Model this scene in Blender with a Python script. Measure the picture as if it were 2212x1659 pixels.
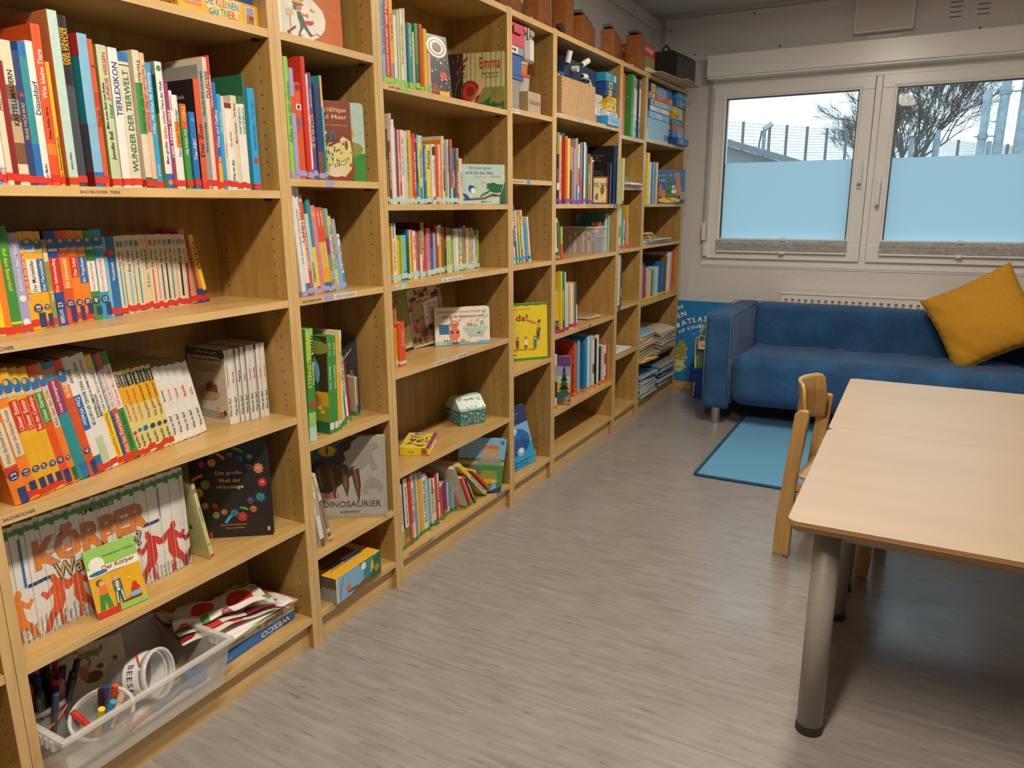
import bpy, bmesh, math, random
from mathutils import Matrix, Vector
random.seed(7)
for o in list(bpy.data.objects): bpy.data.objects.remove(o)
SC = bpy.context.scene
COL = SC.collection
# ------------------------------------------------------------ camera
cam_d = bpy.data.cameras.new('camera'); cam = bpy.data.objects.new('camera', cam_d); COL.objects.link(cam)
cam_d.sensor_fit = 'HORIZONTAL'; cam_d.sensor_width = 36; cam_d.lens = 36*1609.3/2212; cam_d.clip_start = .02; cam_d.clip_end = 400
_R, _U, _F = Vector((.87844,.47782,-.00563)), Vector((-.1055,.20541,.97297)), Vector((-.46606,.8541,-.23085))
_m = Matrix((_R, _U, -_F)).transposed().to_4x4(); _m.translation = Vector((1.4505,0,1.2607))
cam.matrix_world = _m; SC.camera = cam
# ------------------------------------------------------------ colour management, sky
SC.view_settings.view_transform = 'Standard'; SC.view_settings.look = 'None'
SC.view_settings.exposure = 0.5; SC.view_settings.gamma = 1; SC.view_settings.use_curve_mapping = False
W = bpy.data.worlds.new('overcast_sky'); SC.world = W; W.use_nodes = True
_n = W.node_tree.nodes; _l = W.node_tree.links; _n.clear()
_bg = _n.new('ShaderNodeBackground'); _wo = _n.new('ShaderNodeOutputWorld'); _tc = _n.new('ShaderNodeTexCoord')
_sp = _n.new('ShaderNodeSeparateXYZ'); _cr = _n.new('ShaderNodeValToRGB')
_l.new(_tc.outputs['Generated'], _sp.inputs[0]); _l.new(_sp.outputs['Z'], _cr.inputs[0]); _l.new(_cr.outputs[0], _bg.inputs[0]); _l.new(_bg.outputs[0], _wo.inputs[0])
_e = _cr.color_ramp.elements; _e[0].position = 0; _e[0].color = (.62,.86,.97,1); _e[1].position = .35; _e[1].color = (.70,.90,1,1)
_bg.inputs[1].default_value = 1.3
# ------------------------------------------------------------ ceiling lamps' light (the two luminaires are built further down)
LAMPS = [(1.10, .50, 42), (1.10, 3.05, 25), (3.7, .6, 3), (3.7, 3.4, 5)]
def lamp_light(x, y, p):
    ld = bpy.data.lights.new('ceiling_lamp_light', 'AREA'); ld.shape = 'RECTANGLE'; ld.size = .16; ld.size_y = 1.15; ld.energy = p; ld.color = (1, .88, .72)
    o = bpy.data.objects.new('ceiling_lamp_light', ld); COL.objects.link(o); o.location = (x, y, 2.425)
for _a in LAMPS: lamp_light(*_a)

# ------------------------------------------------------------ materials
C3 = {'w':(.78,.76,.72),'cr':(.70,.62,.46),'r':(.62,.035,.02),'dr':(.25,.015,.015),'or':(.72,.09,.02),'o':(.82,.22,.02),'y':(.82,.64,.03),'gd':(.78,.42,.02),
'ol':(.30,.30,.05),'g':(.05,.28,.05),'lg':(.30,.58,.12),'dg':(.02,.14,.06),'mt':(.48,.66,.60),'tl':(.03,.27,.31),'cy':(.03,.35,.66),'at':(.008,.20,.52),'lb':(.22,.47,.70),
'b':(.02,.16,.46),'nb':(.02,.08,.30),'nv':(.03,.05,.17),'p':(.14,.06,.22),'pu':(.20,.06,.38),'lv':(.38,.36,.58),'pk':(.72,.22,.32),'mg':(.58,.03,.16),'k':(.015,.013,.015),
'gy':(.30,.30,.28),'dk':(.055,.065,.08),'br':(.20,.09,.04),'tn':(.50,.36,.22),'pe':(.78,.48,.30),'sa':(.72,.24,.18),'mr':(.32,.04,.13),'pg':(.52,.60,.38),
'do':(.60,.135,.010),'rb':(.24,.045,.015),'dbr':(.06,.03,.013),'lgy':(.43,.42,.38),'sg':(.33,.31,.27),'pb':(.72,.62,.24),'yg':(.62,.62,.30),'wh':(.88,.88,.87),'fl':(.60,.20,.08),'sk':(.75,.42,.28),'ob':(.10,.10,.12),'pl':(.86,.84,.74),'db':(.01,.03,.10)}
CN = {'w':'white','cr':'cream','r':'red','dr':'dark red','or':'orange-red','o':'orange','y':'yellow','gd':'golden yellow','ol':'olive green','g':'green','lg':'light green','dg':'dark green',
'mt':'pale green','tl':'teal','cy':'cyan','lb':'light blue','b':'blue','nb':'navy','nv':'navy','p':'purple','pu':'purple','lv':'lavender','pk':'pink','mg':'magenta','k':'black','gy':'grey','dk':'dark grey',
'br':'brown','tn':'tan','pe':'peach','sa':'salmon pink','mr':'plum','pg':'pale olive','pb':'pale yellow','yg':'yellow-green'}
MATS = {}
def mat(name, col=None, rough=.5, metal=0, spec=.5, coat=0, alpha=None, sheen=0):
    if name in MATS: return MATS[name]
    m = bpy.data.materials.new(name); m.use_nodes = True; MATS[name] = m
    b = m.node_tree.nodes['Principled BSDF']
    b.inputs['Base Color'].default_value = (*col, 1); b.inputs['Roughness'].default_value = rough; b.inputs['Metallic'].default_value = metal
    b.inputs['Specular IOR Level'].default_value = spec; b.inputs['Coat Weight'].default_value = coat; b.inputs['Coat Roughness'].default_value = .14
    if sheen: b.inputs['Sheen Weight'].default_value = sheen
    return m
def cm(c):                                                   # coloured, slightly mottled printed card
    k = 'card_'+c
    if k in MATS: return MATS[k]
    m = mat(k, C3[c], .42, coat=.15); nt = m.node_tree; b = nt.nodes['Principled BSDF']
    tc = nt.nodes.new('ShaderNodeTexCoord'); nz = nt.nodes.new('ShaderNodeTexNoise'); nz.inputs['Scale'].default_value = 45; nz.inputs['Detail'].default_value = 3
    mx = nt.nodes.new('ShaderNodeMix'); mx.data_type = 'RGBA'; mx.inputs['A'].default_value = (*[v*.86 for v in C3[c]],1); mx.inputs['B'].default_value = (*[min(1,v*1.10+.004) for v in C3[c]],1)
    nt.links.new(tc.outputs['Object'], nz.inputs['Vector']); nt.links.new(nz.outputs[0], mx.inputs['Factor']); nt.links.new(mx.outputs[2], b.inputs['Base Color'])
    return m
def grain(name, c1, c2, scale, rough=.45, stretch=(1,1,1), detail=4, bump=0, coat=0, wave=None, c3=None, coords='Object', pos=(.35,.65)):
    m = mat(name, c1, rough, coat=coat); nt = m.node_tree; N = nt.nodes; L = nt.links; b = N['Principled BSDF']
    tc = N.new('ShaderNodeTexCoord'); mp = N.new('ShaderNodeMapping'); mp.inputs['Scale'].default_value = stretch
    nz = N.new('ShaderNodeTexNoise'); nz.inputs['Scale'].default_value = scale; nz.inputs['Detail'].default_value = detail; nz.inputs['Distortion'].default_value = .35
    cr = N.new('ShaderNodeValToRGB'); cr.color_ramp.elements[0].position = pos[0]; cr.color_ramp.elements[1].position = pos[1]
    cr.color_ramp.elements[0].color = (*c1,1); cr.color_ramp.elements[1].color = (*c2,1)
    if c3: e = cr.color_ramp.elements.new(pos[0]-.1); e.color = (*c3,1)
    L.new(tc.outputs[coords], mp.inputs[0]); L.new(mp.outputs[0], nz.inputs['Vector']); L.new(nz.outputs[0], cr.inputs[0]); L.new(cr.outputs[0], b.inputs['Base Color'])
    if bump:
        bp = N.new('ShaderNodeBump'); bp.inputs['Strength'].default_value = bump; bp.inputs['Distance'].default_value = .002
        L.new(nz.outputs[0], bp.inputs['Height']); L.new(bp.outputs[0], b.inputs['Normal'])
    return m
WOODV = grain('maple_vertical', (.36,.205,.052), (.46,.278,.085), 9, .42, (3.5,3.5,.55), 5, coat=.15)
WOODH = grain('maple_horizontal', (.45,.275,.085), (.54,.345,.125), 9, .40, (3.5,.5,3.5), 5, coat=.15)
EDGE  = grain('maple_edge', (.60,.39,.16), (.69,.465,.205), 14, .42, (5,.5,3), 4, coat=.1)
EDGEV = grain('maple_edge_upright', (.58,.375,.155), (.67,.455,.20), 14, .42, (5,3,.4), 4, coat=.1)
HOLE  = mat('drilled_hole', (.03,.018,.008), .9)
PAGES = grain('paper_block', (.60,.52,.38), (.72,.66,.52), 60, .85, (1,8,1), 2)
WALLM = grain('painted_panel', (.69,.675,.655), (.72,.705,.685), 60, .5, (1,1,1), 4, bump=.05)
CEILM = mat('ceiling_paint', (.66,.65,.63), .8)
def floor_mat():
    m = mat('linoleum', (.3,.28,.26), .30, spec=.5, coat=.35); m.node_tree.nodes['Principled BSDF'].inputs['Coat Roughness'].default_value = .16; nt = m.node_tree; N = nt.nodes; L = nt.links; b = N['Principled BSDF']
    tc = N.new('ShaderNodeTexCoord')
    def nz(sc, st, det, lo, hi, a, c):
        mp = N.new('ShaderNodeMapping'); mp.inputs['Scale'].default_value = st; n = N.new('ShaderNodeTexNoise'); n.inputs['Scale'].default_value = sc; n.inputs['Detail'].default_value = det; n.inputs['Distortion'].default_value = .4
        r = N.new('ShaderNodeValToRGB'); r.color_ramp.elements[0].position = lo; r.color_ramp.elements[1].position = hi; r.color_ramp.elements[0].color = (*a,1); r.color_ramp.elements[1].color = (*c,1)
        L.new(tc.outputs['Object'], mp.inputs[0]); L.new(mp.outputs[0], n.inputs['Vector']); L.new(n.outputs[0], r.inputs[0]); return r, n
    r1, _ = nz(11, (.55,5,1), 6, .3, .7, (.235,.216,.200), (.320,.299,.280))
    r2, n2 = nz(16, (.9,9,1), 4, .31, .39, (.66,.65,.64), (1,1,1))
    mx = N.new('ShaderNodeMix'); mx.data_type = 'RGBA'; mx.blend_type = 'MULTIPLY'; mx.inputs['Factor'].default_value = 1
    L.new(r1.outputs[0], mx.inputs['A']); L.new(r2.outputs[0], mx.inputs['B']); L.new(mx.outputs[2], b.inputs['Base Color'])
    r3, n3 = nz(3, (1,1,1), 5, .35, .7, (.24,.24,.24), (.42,.42,.42)); L.new(r3.outputs[0], b.inputs['Roughness'])
    bp = N.new('ShaderNodeBump'); bp.inputs['Strength'].default_value = .06; bp.inputs['Distance'].default_value = .001; L.new(n2.outputs[0], bp.inputs['Height']); L.new(bp.outputs[0], b.inputs['Normal'])
    return m
FLOORM = floor_mat()
WHITEP = mat('white_lacquer', (.82,.80,.77), .35)
PVC = mat('window_pvc', (.86,.855,.845), .3)
STEEL = mat('brushed_steel', (.55,.53,.50), .32, 1)
SILVERP = grain('silver_powder_coat', (.30,.28,.25), (.34,.32,.29), 200, .5); SILVERP.node_tree.nodes['Principled BSDF'].inputs['Metallic'].default_value = .2
BLACKP = mat('black_plastic', (.02,.018,.018), .4)
def glassy(name, col, a, rough=.1, spec=.5):                  # clear or milky plastic and glass: part see-through, part surface
    if name in MATS: return MATS[name]
    m = bpy.data.materials.new(name); m.use_nodes = True; MATS[name] = m; N = m.node_tree.nodes; L = m.node_tree.links
    b = N['Principled BSDF']; b.inputs['Base Color'].default_value = (*col,1); b.inputs['Roughness'].default_value = rough; b.inputs['Alpha'].default_value = a; b.inputs['Specular IOR Level'].default_value = spec
    return m
def film_mat():
    m = bpy.data.materials.new('frosted_film'); m.use_nodes = True; N = m.node_tree.nodes; L = m.node_tree.links; N.remove(N['Principled BSDF'])
    t = N.new('ShaderNodeBsdfTranslucent'); t.inputs[0].default_value = (.78,.93,1,1); d = N.new('ShaderNodeBsdfDiffuse'); d.inputs[0].default_value = (.5,.6,.68,1)
    mx = N.new('ShaderNodeMixShader'); mx.inputs[0].default_value = .2; L.new(t.outputs[0], mx.inputs[1]); L.new(d.outputs[0], mx.inputs[2]); L.new(mx.outputs[0], N['Material Output'].inputs[0])
    return m
# ------------------------------------------------------------ mesh helpers
def link(o, parent=None):
    COL.objects.link(o)
    if parent is not None: o.parent = parent
    return o
def meshobj(name, verts, faces, mats, idx=None, parent=None, smooth=False, loc=None, rot=None):
    me = bpy.data.meshes.new(name); me.from_pydata([tuple(v) for v in verts], [], faces)
    for m in (mats if isinstance(mats, (list, tuple)) else [mats]): me.materials.append(m)
    if idx:
        for p, i in zip(me.polygons, idx): p.material_index = i
    if smooth:
        for p in me.polygons: p.use_smooth = True
    me.update(); o = bpy.data.objects.new(name, me); link(o, parent)
    if loc: o.location = loc
    if rot: o.rotation_euler = rot
    return o
def tag(o, label, cat=None, group=None, kind=None):
    if label: o['label'] = label
    if cat: o['category'] = cat
    if group: o['group'] = group
    if kind: o['kind'] = kind
    return o
def thing(name, label, cat, loc=(0,0,0), rot=(0,0,0), group=None):
    o = bpy.data.objects.new(name, None); o.empty_display_size = .05; COL.objects.link(o); o.location = loc; o.rotation_euler = rot
    return tag(o, label, cat, group)
def struct(o): o['kind'] = 'structure'; return o
BOXF = [(0,3,2,1),(4,5,6,7),(0,1,5,4),(1,2,6,5),(2,3,7,6),(3,0,4,7)]
class MB:
    def __init__(s): s.v = []; s.f = []; s.m = []
    def raw(s, vs, fs, m=0):
        n = len(s.v); s.v += [tuple(v) for v in vs]; s.f += [tuple(i+n for i in f) for f in fs]; s.m += [m]*len(fs); return s
    def box(s, x0, x1, y0, y1, z0, z1, m=0):
        return s.raw([(x0,y0,z0),(x1,y0,z0),(x1,y1,z0),(x0,y1,z0),(x0,y0,z1),(x1,y0,z1),(x1,y1,z1),(x0,y1,z1)], BOXF, m)
    def tube(s, pts, r, n=8, m=0, cap=True):
        pts = [Vector(p) for p in pts]; rs = r if isinstance(r, (list,tuple)) else [r]*len(pts); vs = []; up = None
        for i, p in enumerate(pts):
            t = (pts[min(i+1,len(pts)-1)]-pts[max(i-1,0)]).normalized()
            if up is None: up = Vector((0,0,1)) if abs(t.z) < .9 else Vector((1,0,0))
            a = t.cross(up).normalized(); b = a.cross(t).normalized(); up = b
            for k in range(n):
                w = 2*math.pi*k/n; vs.append(p+rs[i]*(math.cos(w)*a+math.sin(w)*b))
        fs = [(i*n+k, i*n+(k+1)%n, (i+1)*n+(k+1)%n, (i+1)*n+k) for i in range(len(pts)-1) for k in range(n)]
        if cap: fs += [tuple(reversed(range(n))), tuple(range((len(pts)-1)*n, len(pts)*n))]
        return s.raw(vs, fs, m)
    def lathe(s, prof, c=(0,0,0), n=24, m=0, sx=1, sy=1):
        vs = [(c[0]+r*sx*math.cos(2*math.pi*k/n), c[1]+r*sy*math.sin(2*math.pi*k/n), c[2]+z) for r, z in prof for k in range(n)]
        fs = [(i*n+k, i*n+(k+1)%n, (i+1)*n+(k+1)%n, (i+1)*n+k) for i in range(len(prof)-1) for k in range(n)]
        return s.raw(vs, fs, m)
    def prism(s, poly, z0, z1, m=0, axis='z'):
        n = len(poly); f = {'z':lambda a,b,z:(a,b,z), 'y':lambda a,b,z:(a,z,b), 'x':lambda a,b,z:(z,a,b)}[axis]
        vs = [f(a,b,z0) for a,b in poly]+[f(a,b,z1) for a,b in poly]
        return s.raw(vs, [tuple(reversed(range(n))), tuple(range(n,2*n))]+[(i,(i+1)%n,n+(i+1)%n,n+i) for i in range(n)], m)
    def xf(s, M, start=0):
        for i in range(start, len(s.v)): s.v[i] = tuple(M @ Vector(s.v[i]))
        return s
    def build(s, name, mats, parent=None, smooth=False, bevel=0, seg=2, loc=None, rot=None, fix=True):
        o = meshobj(name, s.v, s.f, mats, s.m, parent, smooth, loc, rot)
        if fix:
            bm = bmesh.new(); bm.from_mesh(o.data); bmesh.ops.recalc_face_normals(bm, faces=bm.faces)
            if bevel:
                bmesh.ops.bevel(bm, geom=[e for e in bm.edges if e.calc_face_angle(0) > .6], offset=bevel, segments=seg, profile=.6, affect='EDGES', clamp_overlap=True)
            bm.to_mesh(o.data); bm.free()
        return o
def bx(name, x0, x1, y0, y1, z0, z1, m, parent=None, bevel=0, seg=2): return MB().box(x0,x1,y0,y1,z0,z1).build(name, m, parent, bevel=bevel, seg=seg)
# ------------------------------------------------------------ lettering and flat artwork
TXT = {}
def textpolys(s, bold=.014):
    k = (s, bold)
    if k not in TXT:
        cu = bpy.data.curves.new('t', 'FONT'); cu.body = s; cu.resolution_u = 2; cu.offset = bold; cu.size = 1
        ob = bpy.data.objects.new('t', cu); me = ob.to_mesh()
        vs = [(v.co.x, v.co.y) for v in me.vertices]; ps = [tuple(p.vertices) for p in me.polygons]
        ob.to_mesh_clear(); bpy.data.objects.remove(ob); bpy.data.curves.remove(cu)
        if not vs: vs = [(0,0)]
        x0 = min(v[0] for v in vs); x1 = max(v[0] for v in vs); y0 = min(v[1] for v in vs); y1 = max(v[1] for v in vs)
        TXT[k] = ([((x-x0)/max(1e-6,x1-x0), (y-y0)/max(1e-6,y1-y0)) for x,y in vs], ps, (x1-x0)/max(1e-6,y1-y0))
    return TXT[k]
def clip_poly(poly, a, b, ax):
    for side, lim in ((1,a),(-1,b)):
        out = []
        for i in range(len(poly)):
            p, r = poly[i], poly[(i+1)%len(poly)]; dp = side*(p[ax]-lim); dr = side*(r[ax]-lim)
            if dp >= 0: out.append(p)
            if dp*dr < 0:
                t = dp/(dp-dr); out.append((p[0]+t*(r[0]-p[0]), p[1]+t*(r[1]-p[1])))
        poly = out
        if len(poly) < 3: return []
    return poly
def art_polys(art, w, h):
    """art in fractions of w x h -> list of (polygon points in metres, colour, layer)"""
    res = []
    for k, a in enumerate(art):
        t = a[0]
        if t == 'r': res.append(([(a[1]*w,a[2]*h),(a[3]*w,a[2]*h),(a[3]*w,a[4]*h),(a[1]*w,a[4]*h)], a[5], k))
        elif t == 'e':
            n = a[6] if len(a) > 6 else 18
            res.append(([(a[1]*w+a[3]*w*math.cos(6.2832*i/n), a[2]*h+a[4]*h*math.sin(6.2832*i/n)) for i in range(n)], a[5], k))
        elif t == 'p': res.append(([(x*w,y*h) for x,y in a[1]], a[2], k))
        elif t == 'l':
            pts = [Vector((x*w,y*h)) for x,y in a[1]]; hw = a[2]/2
            for p, r in zip(pts, pts[1:]):
                d = (r-p)
                if d.length < 1e-6: continue
                d.normalize(); nn = Vector((-d.y,d.x))*hw; res.append(([tuple(p-nn),tuple(r-nn),tuple(r+nn),tuple(p+nn)], a[3], k))
        elif t in ('t','tu','td'):
            vs, ps, asp = textpolys(a[1], a[7] if len(a) > 7 else .014); u0,v0,u1,v1 = a[2]*w, a[3]*h, a[4]*w, a[5]*h
            if t == 't':
                mp = lambda x,y: (u0+x*(u1-u0), v0+y*(v1-v0))
            elif t == 'tu': mp = lambda x,y: (u1-y*(u1-u0), v0+x*(v1-v0))
            else: mp = lambda x,y: (u0+y*(u1-u0), v1-x*(v1-v0))
            pv = [mp(x,y) for x,y in vs]
            for p in ps: res.append(([pv[i] for i in p], a[6], k))
    return res
def art_obj(name, polys, frame, parent, lift=.0003, step=.00006):
    """frame = (origin, udir, vdir, normal)"""
    O, U, V, N = [Vector(q) for q in frame]; vs = []; fs = []; mi = []; cols = []
    for pts, c, k in polys:
        if c not in cols: cols.append(c)
        n = len(vs)
        for x, y in pts: vs.append(O+U*x+V*y+N*(lift+step*min(k,40)))
        fs.append(tuple(range(n, n+len(pts)))); mi.append(cols.index(c))
    if not fs: return None
    return meshobj(name, vs, fs, [cm(c) for c in cols], mi, parent)
# ------------------------------------------------------------ books
def book_parts(root, th, h, d, col, bands=(), paper=False, side=None):
    """spine outer face at local x=0, book runs to x=-d, y 0..th, z 0..h"""
    b = min(.0022, th*.16) if not paper else min(.0008, th*.12)
    bulge = 0 if paper else min(.0022, th*.09); ns = 4 if th > .006 else 1
    O = [(-d,0)]+[(-bulge*(4*(i/ns-.5)**2), th*i/ns) for i in range(ns+1)]+[(-d,th)]
    I = [(-d,b)]+[(-max(b,.001)-bulge, min(max(th*i/ns,b),th-b)) for i in range(ns+1)]+[(-d,th-b)]
    zs = sorted({0., 1.}|{f for bd in bands for f in bd[:2]}); cols = [col]+([side] if side and side != col else [])
    V = []; F = []; M = []
    n = len(O)
    for z in zs:
        for x,y in O: V.append((x,y,z*h))
        for x,y in I: V.append((x,y,z*h))
    for k in range(len(zs)-1):
        mid = (zs[k]+zs[k+1])/2; c = col
        for bd in bands:
            if bd[0] <= mid <= bd[1]: c = bd[2]
        if c not in cols: cols.append(c)
        for i in range(n-1):
            a = k*2*n; e = (k+1)*2*n; sp = 1 <= i < n-2
            F.append((a+i, a+i+1, e+i+1, e+i)); M.append(cols.index(c) if sp else (cols.index(side) if side else 0))
            F.append((a+n+i+1, a+n+i, e+n+i, e+n+i+1)); M.append(0)
        for j in (0, n-1):
            a = k*2*n; e = (k+1)*2*n; f = (a+j, a+n+j, e+n+j, e+j); F.append(f if j else f[::-1]); M.append(0)
    t = (len(zs)-1)*2*n
    for i in range(n-1):
        F.append((i+1, i, n+i, n+i+1)); M.append(0); F.append((t+i, t+i+1, t+n+i+1, t+n+i)); M.append(0)
    meshobj('cover', V, F, [cm(c) for c in cols], M, root)
    ov = 0.0005 if paper else .003
    bx('pages', -d+ov, -bulge-max(b,.001)-.0002, b, th-b, ov*.8, h-ov, PAGES, root)
    return bulge
def spine_art(ops, th, h, asp_cap=True):
    art = []
    for op in ops:
        p = op.split('='); k = p[0]
        if k in 'td' and len(p) >= 5:
            s, f0, f1, c = p[1], float(p[2]), float(p[3]), p[4]; a, b = (float(p[5]), float(p[6])) if len(p) > 6 else (.14,.86)
            L = (f1-f0)*h; hgt = (b-a)*th; vs, ps, asp = textpolys(s)
            want = L/asp                                           # letter height for natural proportions
            if want < hgt: mid = (a+b)/2; hw = max(want, hgt*.45)/th/2; a, b = mid-hw, mid+hw
            art.append(('tu' if k == 't' else 'td', s, a, f0, b, f1, c))
        elif k == 'p': art.append(('r', .1, float(p[1]), .9, float(p[2]), p[3]))
        elif k == 'r' and len(p) > 4: art.append(('r', float(p[4]), float(p[1]), float(p[5]), float(p[2]), p[3]))
        elif k == 'e': rr = .33*th; art.append(('e', .5, float(p[1]), rr/th, rr/h, p[2]))
        elif k == 'n': rr = .36*th; f = .22; art += [('e', .5, f, rr/th, rr/h, 'nv'), ('tu', p[1], .3, f-.6*rr/h, .7, f+.6*rr/h, 'w')]
        elif k == 'w': art += [('r', .12, float(p[1]), .88, float(p[2]), 'w'), ('r', .3, float(p[1])+.01, .7, float(p[2])-.01, 'dk')]
        elif k == 'S': art += [('r', .38, float(p[2]), .62, float(p[3]), p[1]), ('r', .25, .86, .8, .93, 'gy' if p[1] in ('k','nv','sa') else p[1]), ('tu', 'Der Wald', .3, float(p[3])+.02, .7, .8, 'dk'), ('tu', '17', .35, .01, .7, .04, 'k')]
        elif k in ('W','W2'): art += [('e', .5, .87, .44, .055, 'b'), ('e', .42, .895, .2, .02, 'gd'), ('r', .2, .79, .92, .815, 'w'), ('t', 'Junior', .25, .793, .88, .812, 'dk')]
    return art
def make_book(name, loc, th, h, d, lean, col, ops, label, group, tape=None, yaw=0):
    root = thing(name, label, 'book', loc, (0,0,yaw), group)
    inner = root
    if lean: root.rotation_euler = (math.radians(lean), 0, yaw)
    bands = []; side = None; paper = th < .0065; arts = None
    for op in ops:
        p = op.split('=')
        if p[0] == 'r' and len(p) == 4: bands.append((float(p[1]), float(p[2]), p[3]))
        elif p[0] == 'D': d = float(p[1])
        elif p[0] == 'P': paper = True
        elif p[0] == 'C': arts = p[1]
        elif p[0] == 'N': tape = None
    d = min(d, .247+loc[0])
    if arts: side = SIDE[arts][0]
    bl = book_parts(root, th, h, d, col, bands, paper, side)
    art = spine_art([o for o in ops if not (o.split('=')[0] == 'r' and len(o.split('=')) == 4)], th, h)
    if art: art_obj('spine_print', art_polys(art, th, h), ((0,0,0),(0,1,0),(0,0,1),(1,0,0)), root)
    if arts and SIDE[arts][1]: art_obj('cover_print', art_polys(SIDE[arts][1], d, h), ((-d,0,0),(1,0,0),(0,0,1),(0,-1,0)), root)
    if tape:
        z0, z1, c = tape; t = .0005; jz = ((int(loc[1]*9973)*37)%9-4)*.0009; z0 = max(.001, z0+jz); z1 += jz
        MB().prism([(-.03,-t),(t*.6,-t),(t*.9,th+t),(-.03,th+t)][:4], z0, z1).build('colour_tag', cm(c), root)
    return root
SIDE = {
'stripe':('gy',[('r',0,.9,1,1,'fl'),('r',.86,0,.97,1,'fl'),('r',.97,.0,1,1,'o')]),
'planet':('tl',[('r',0,.86,1,1,'r'),('r',0,0,1,.42,'ob'),('e',.55,.33,.3,.1,'dg'),('e',.3,.2,.18,.08,'ol'),('r',0,0,1,.1,'dr'),('e',.8,.45,.1,.05,'br')]),
'olive':('ol',[]), 'forest':('ol',[('r',0,.6,1,1,'dg'),('r',0,.9,1,1,'gy'),('e',.7,.55,.25,.1,'g'),('e',.5,.3,.3,.12,'g'),('e',.8,.2,.15,.08,'br')]),
'black':('k',[('t','ler-Bibliothek',.45,.83,.85,.87,'tn'),('e',.9,.4,.06,.03,'dg')]),
'redtop':('gy',[('r',0,.93,1,1,'dr')]), 'red':('dr',[]), 'green':('g',[('r',0,.55,1,1,'ol'),('r',.1,.02,.9,.15,'cr'),('t','1 2',.2,.03,.7,.13,'dr')]),
'grey':('mt',[]), 'dots':('or',[('e',.12+.19*i+.09*(j%2),.04+.075*j,.022,.014,'dr',8) for i in range(5) for j in range(13)]),
'jung':('ol',[('r',.8,0,1,1,'yg'),('e',.4,.3,.25,.2,'br'),('e',.45,.5,.12,.12,'lg'),('r',.1,.8,.75,.9,'gd')]),
'wald':('ol',[('r',0,.4,1,1,'dbr'),('r',0,.0,1,.42,'ol'),('e',.55,.62,.32,.24,'lb'),('e',.45,.75,.2,.05,'wh'),('e',.62,.7,.18,.04,'wh'),('p',[(.3,.5),(.4,.65),(.46,.52),(.55,.68),(.62,.5),(.72,.64),(.85,.48),(.85,.42),(.3,.42)],'dg'),('r',0,.28,1,.43,'gd'),
  ('p',[(0,.1),(.12,.45),(.1,1),(.4,1),(.3,.6),(.42,.3),(.5,.1)],'dbr'),('e',.45,.93,.5,.09,'dg'),('e',.2,.85,.25,.06,'dg'),('e',.8,.88,.25,.07,'ol'),('r',.05,0,1,.12,'dg'),('p',[(.25,.25),(.75,.32),(.85,.36),(.8,.4),(.25,.38)],'r'),('e',.8,.33,.09,.05,'fl'),('e',.85,.26,.05,.02,'y'),('e',.7,.2,.05,.02,'gd'),('e',.9,.22,.04,.02,'y'),('e',.25,.2,.1,.03,'fl'),
  ('r',.1,.105,.5,.125,'wh'),('r',.12,.13,.52,.15,'gy'),('r',.1,.155,.5,.172,'wh'),('r',.13,.08,.5,.1,'gy')]),
'bauernhof':('cr',[('r',.0,.9,1,1,'ob'),('e',.06,.96,.1,.05,'dg'),('e',.93,.93,.1,.05,'dg'),('t','Was ist das?',.25,.94,.8,.965,'w'),('t','Tiere auf dem Bauernhof',.08,.84,.93,.885,'dr'),('l',[(.1,.8),(.9,.79)],.001,'dk'),('l',[(.1,.77),(.9,.76)],.001,'dk'),('l',[(.1,.74),(.8,.73)],.001,'dk'),('l',[(.2,.71),(.8,.70)],.001,'dk'),
  ('e',.5,.4,.3,.1,'tn'),('p',[(.45,.42),(.45,.52),(.6,.55),(.75,.52),(.75,.42)],'br'),('p',[(.43,.52),(.6,.58),(.78,.52),(.7,.55)],'fl'),('e',.4,.38,.05,.03,'gd'),('e',.7,.36,.05,.03,'gd'),('l',[(.05,.17),(.75,.15)],.0012,'nv'),('l',[(.05,.14),(.75,.12)],.0012,'nv'),('l',[(.05,.11),(.75,.09)],.0012,'nv'),('l',[(.05,.08),(.75,.06)],.0012,'nv'),('e',.82,.12,.09,.04,'fl'),('e',.9,.15,.04,.04,'dr'),('t','CE',.68,.2,.76,.22,'dk')]),
}
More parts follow.
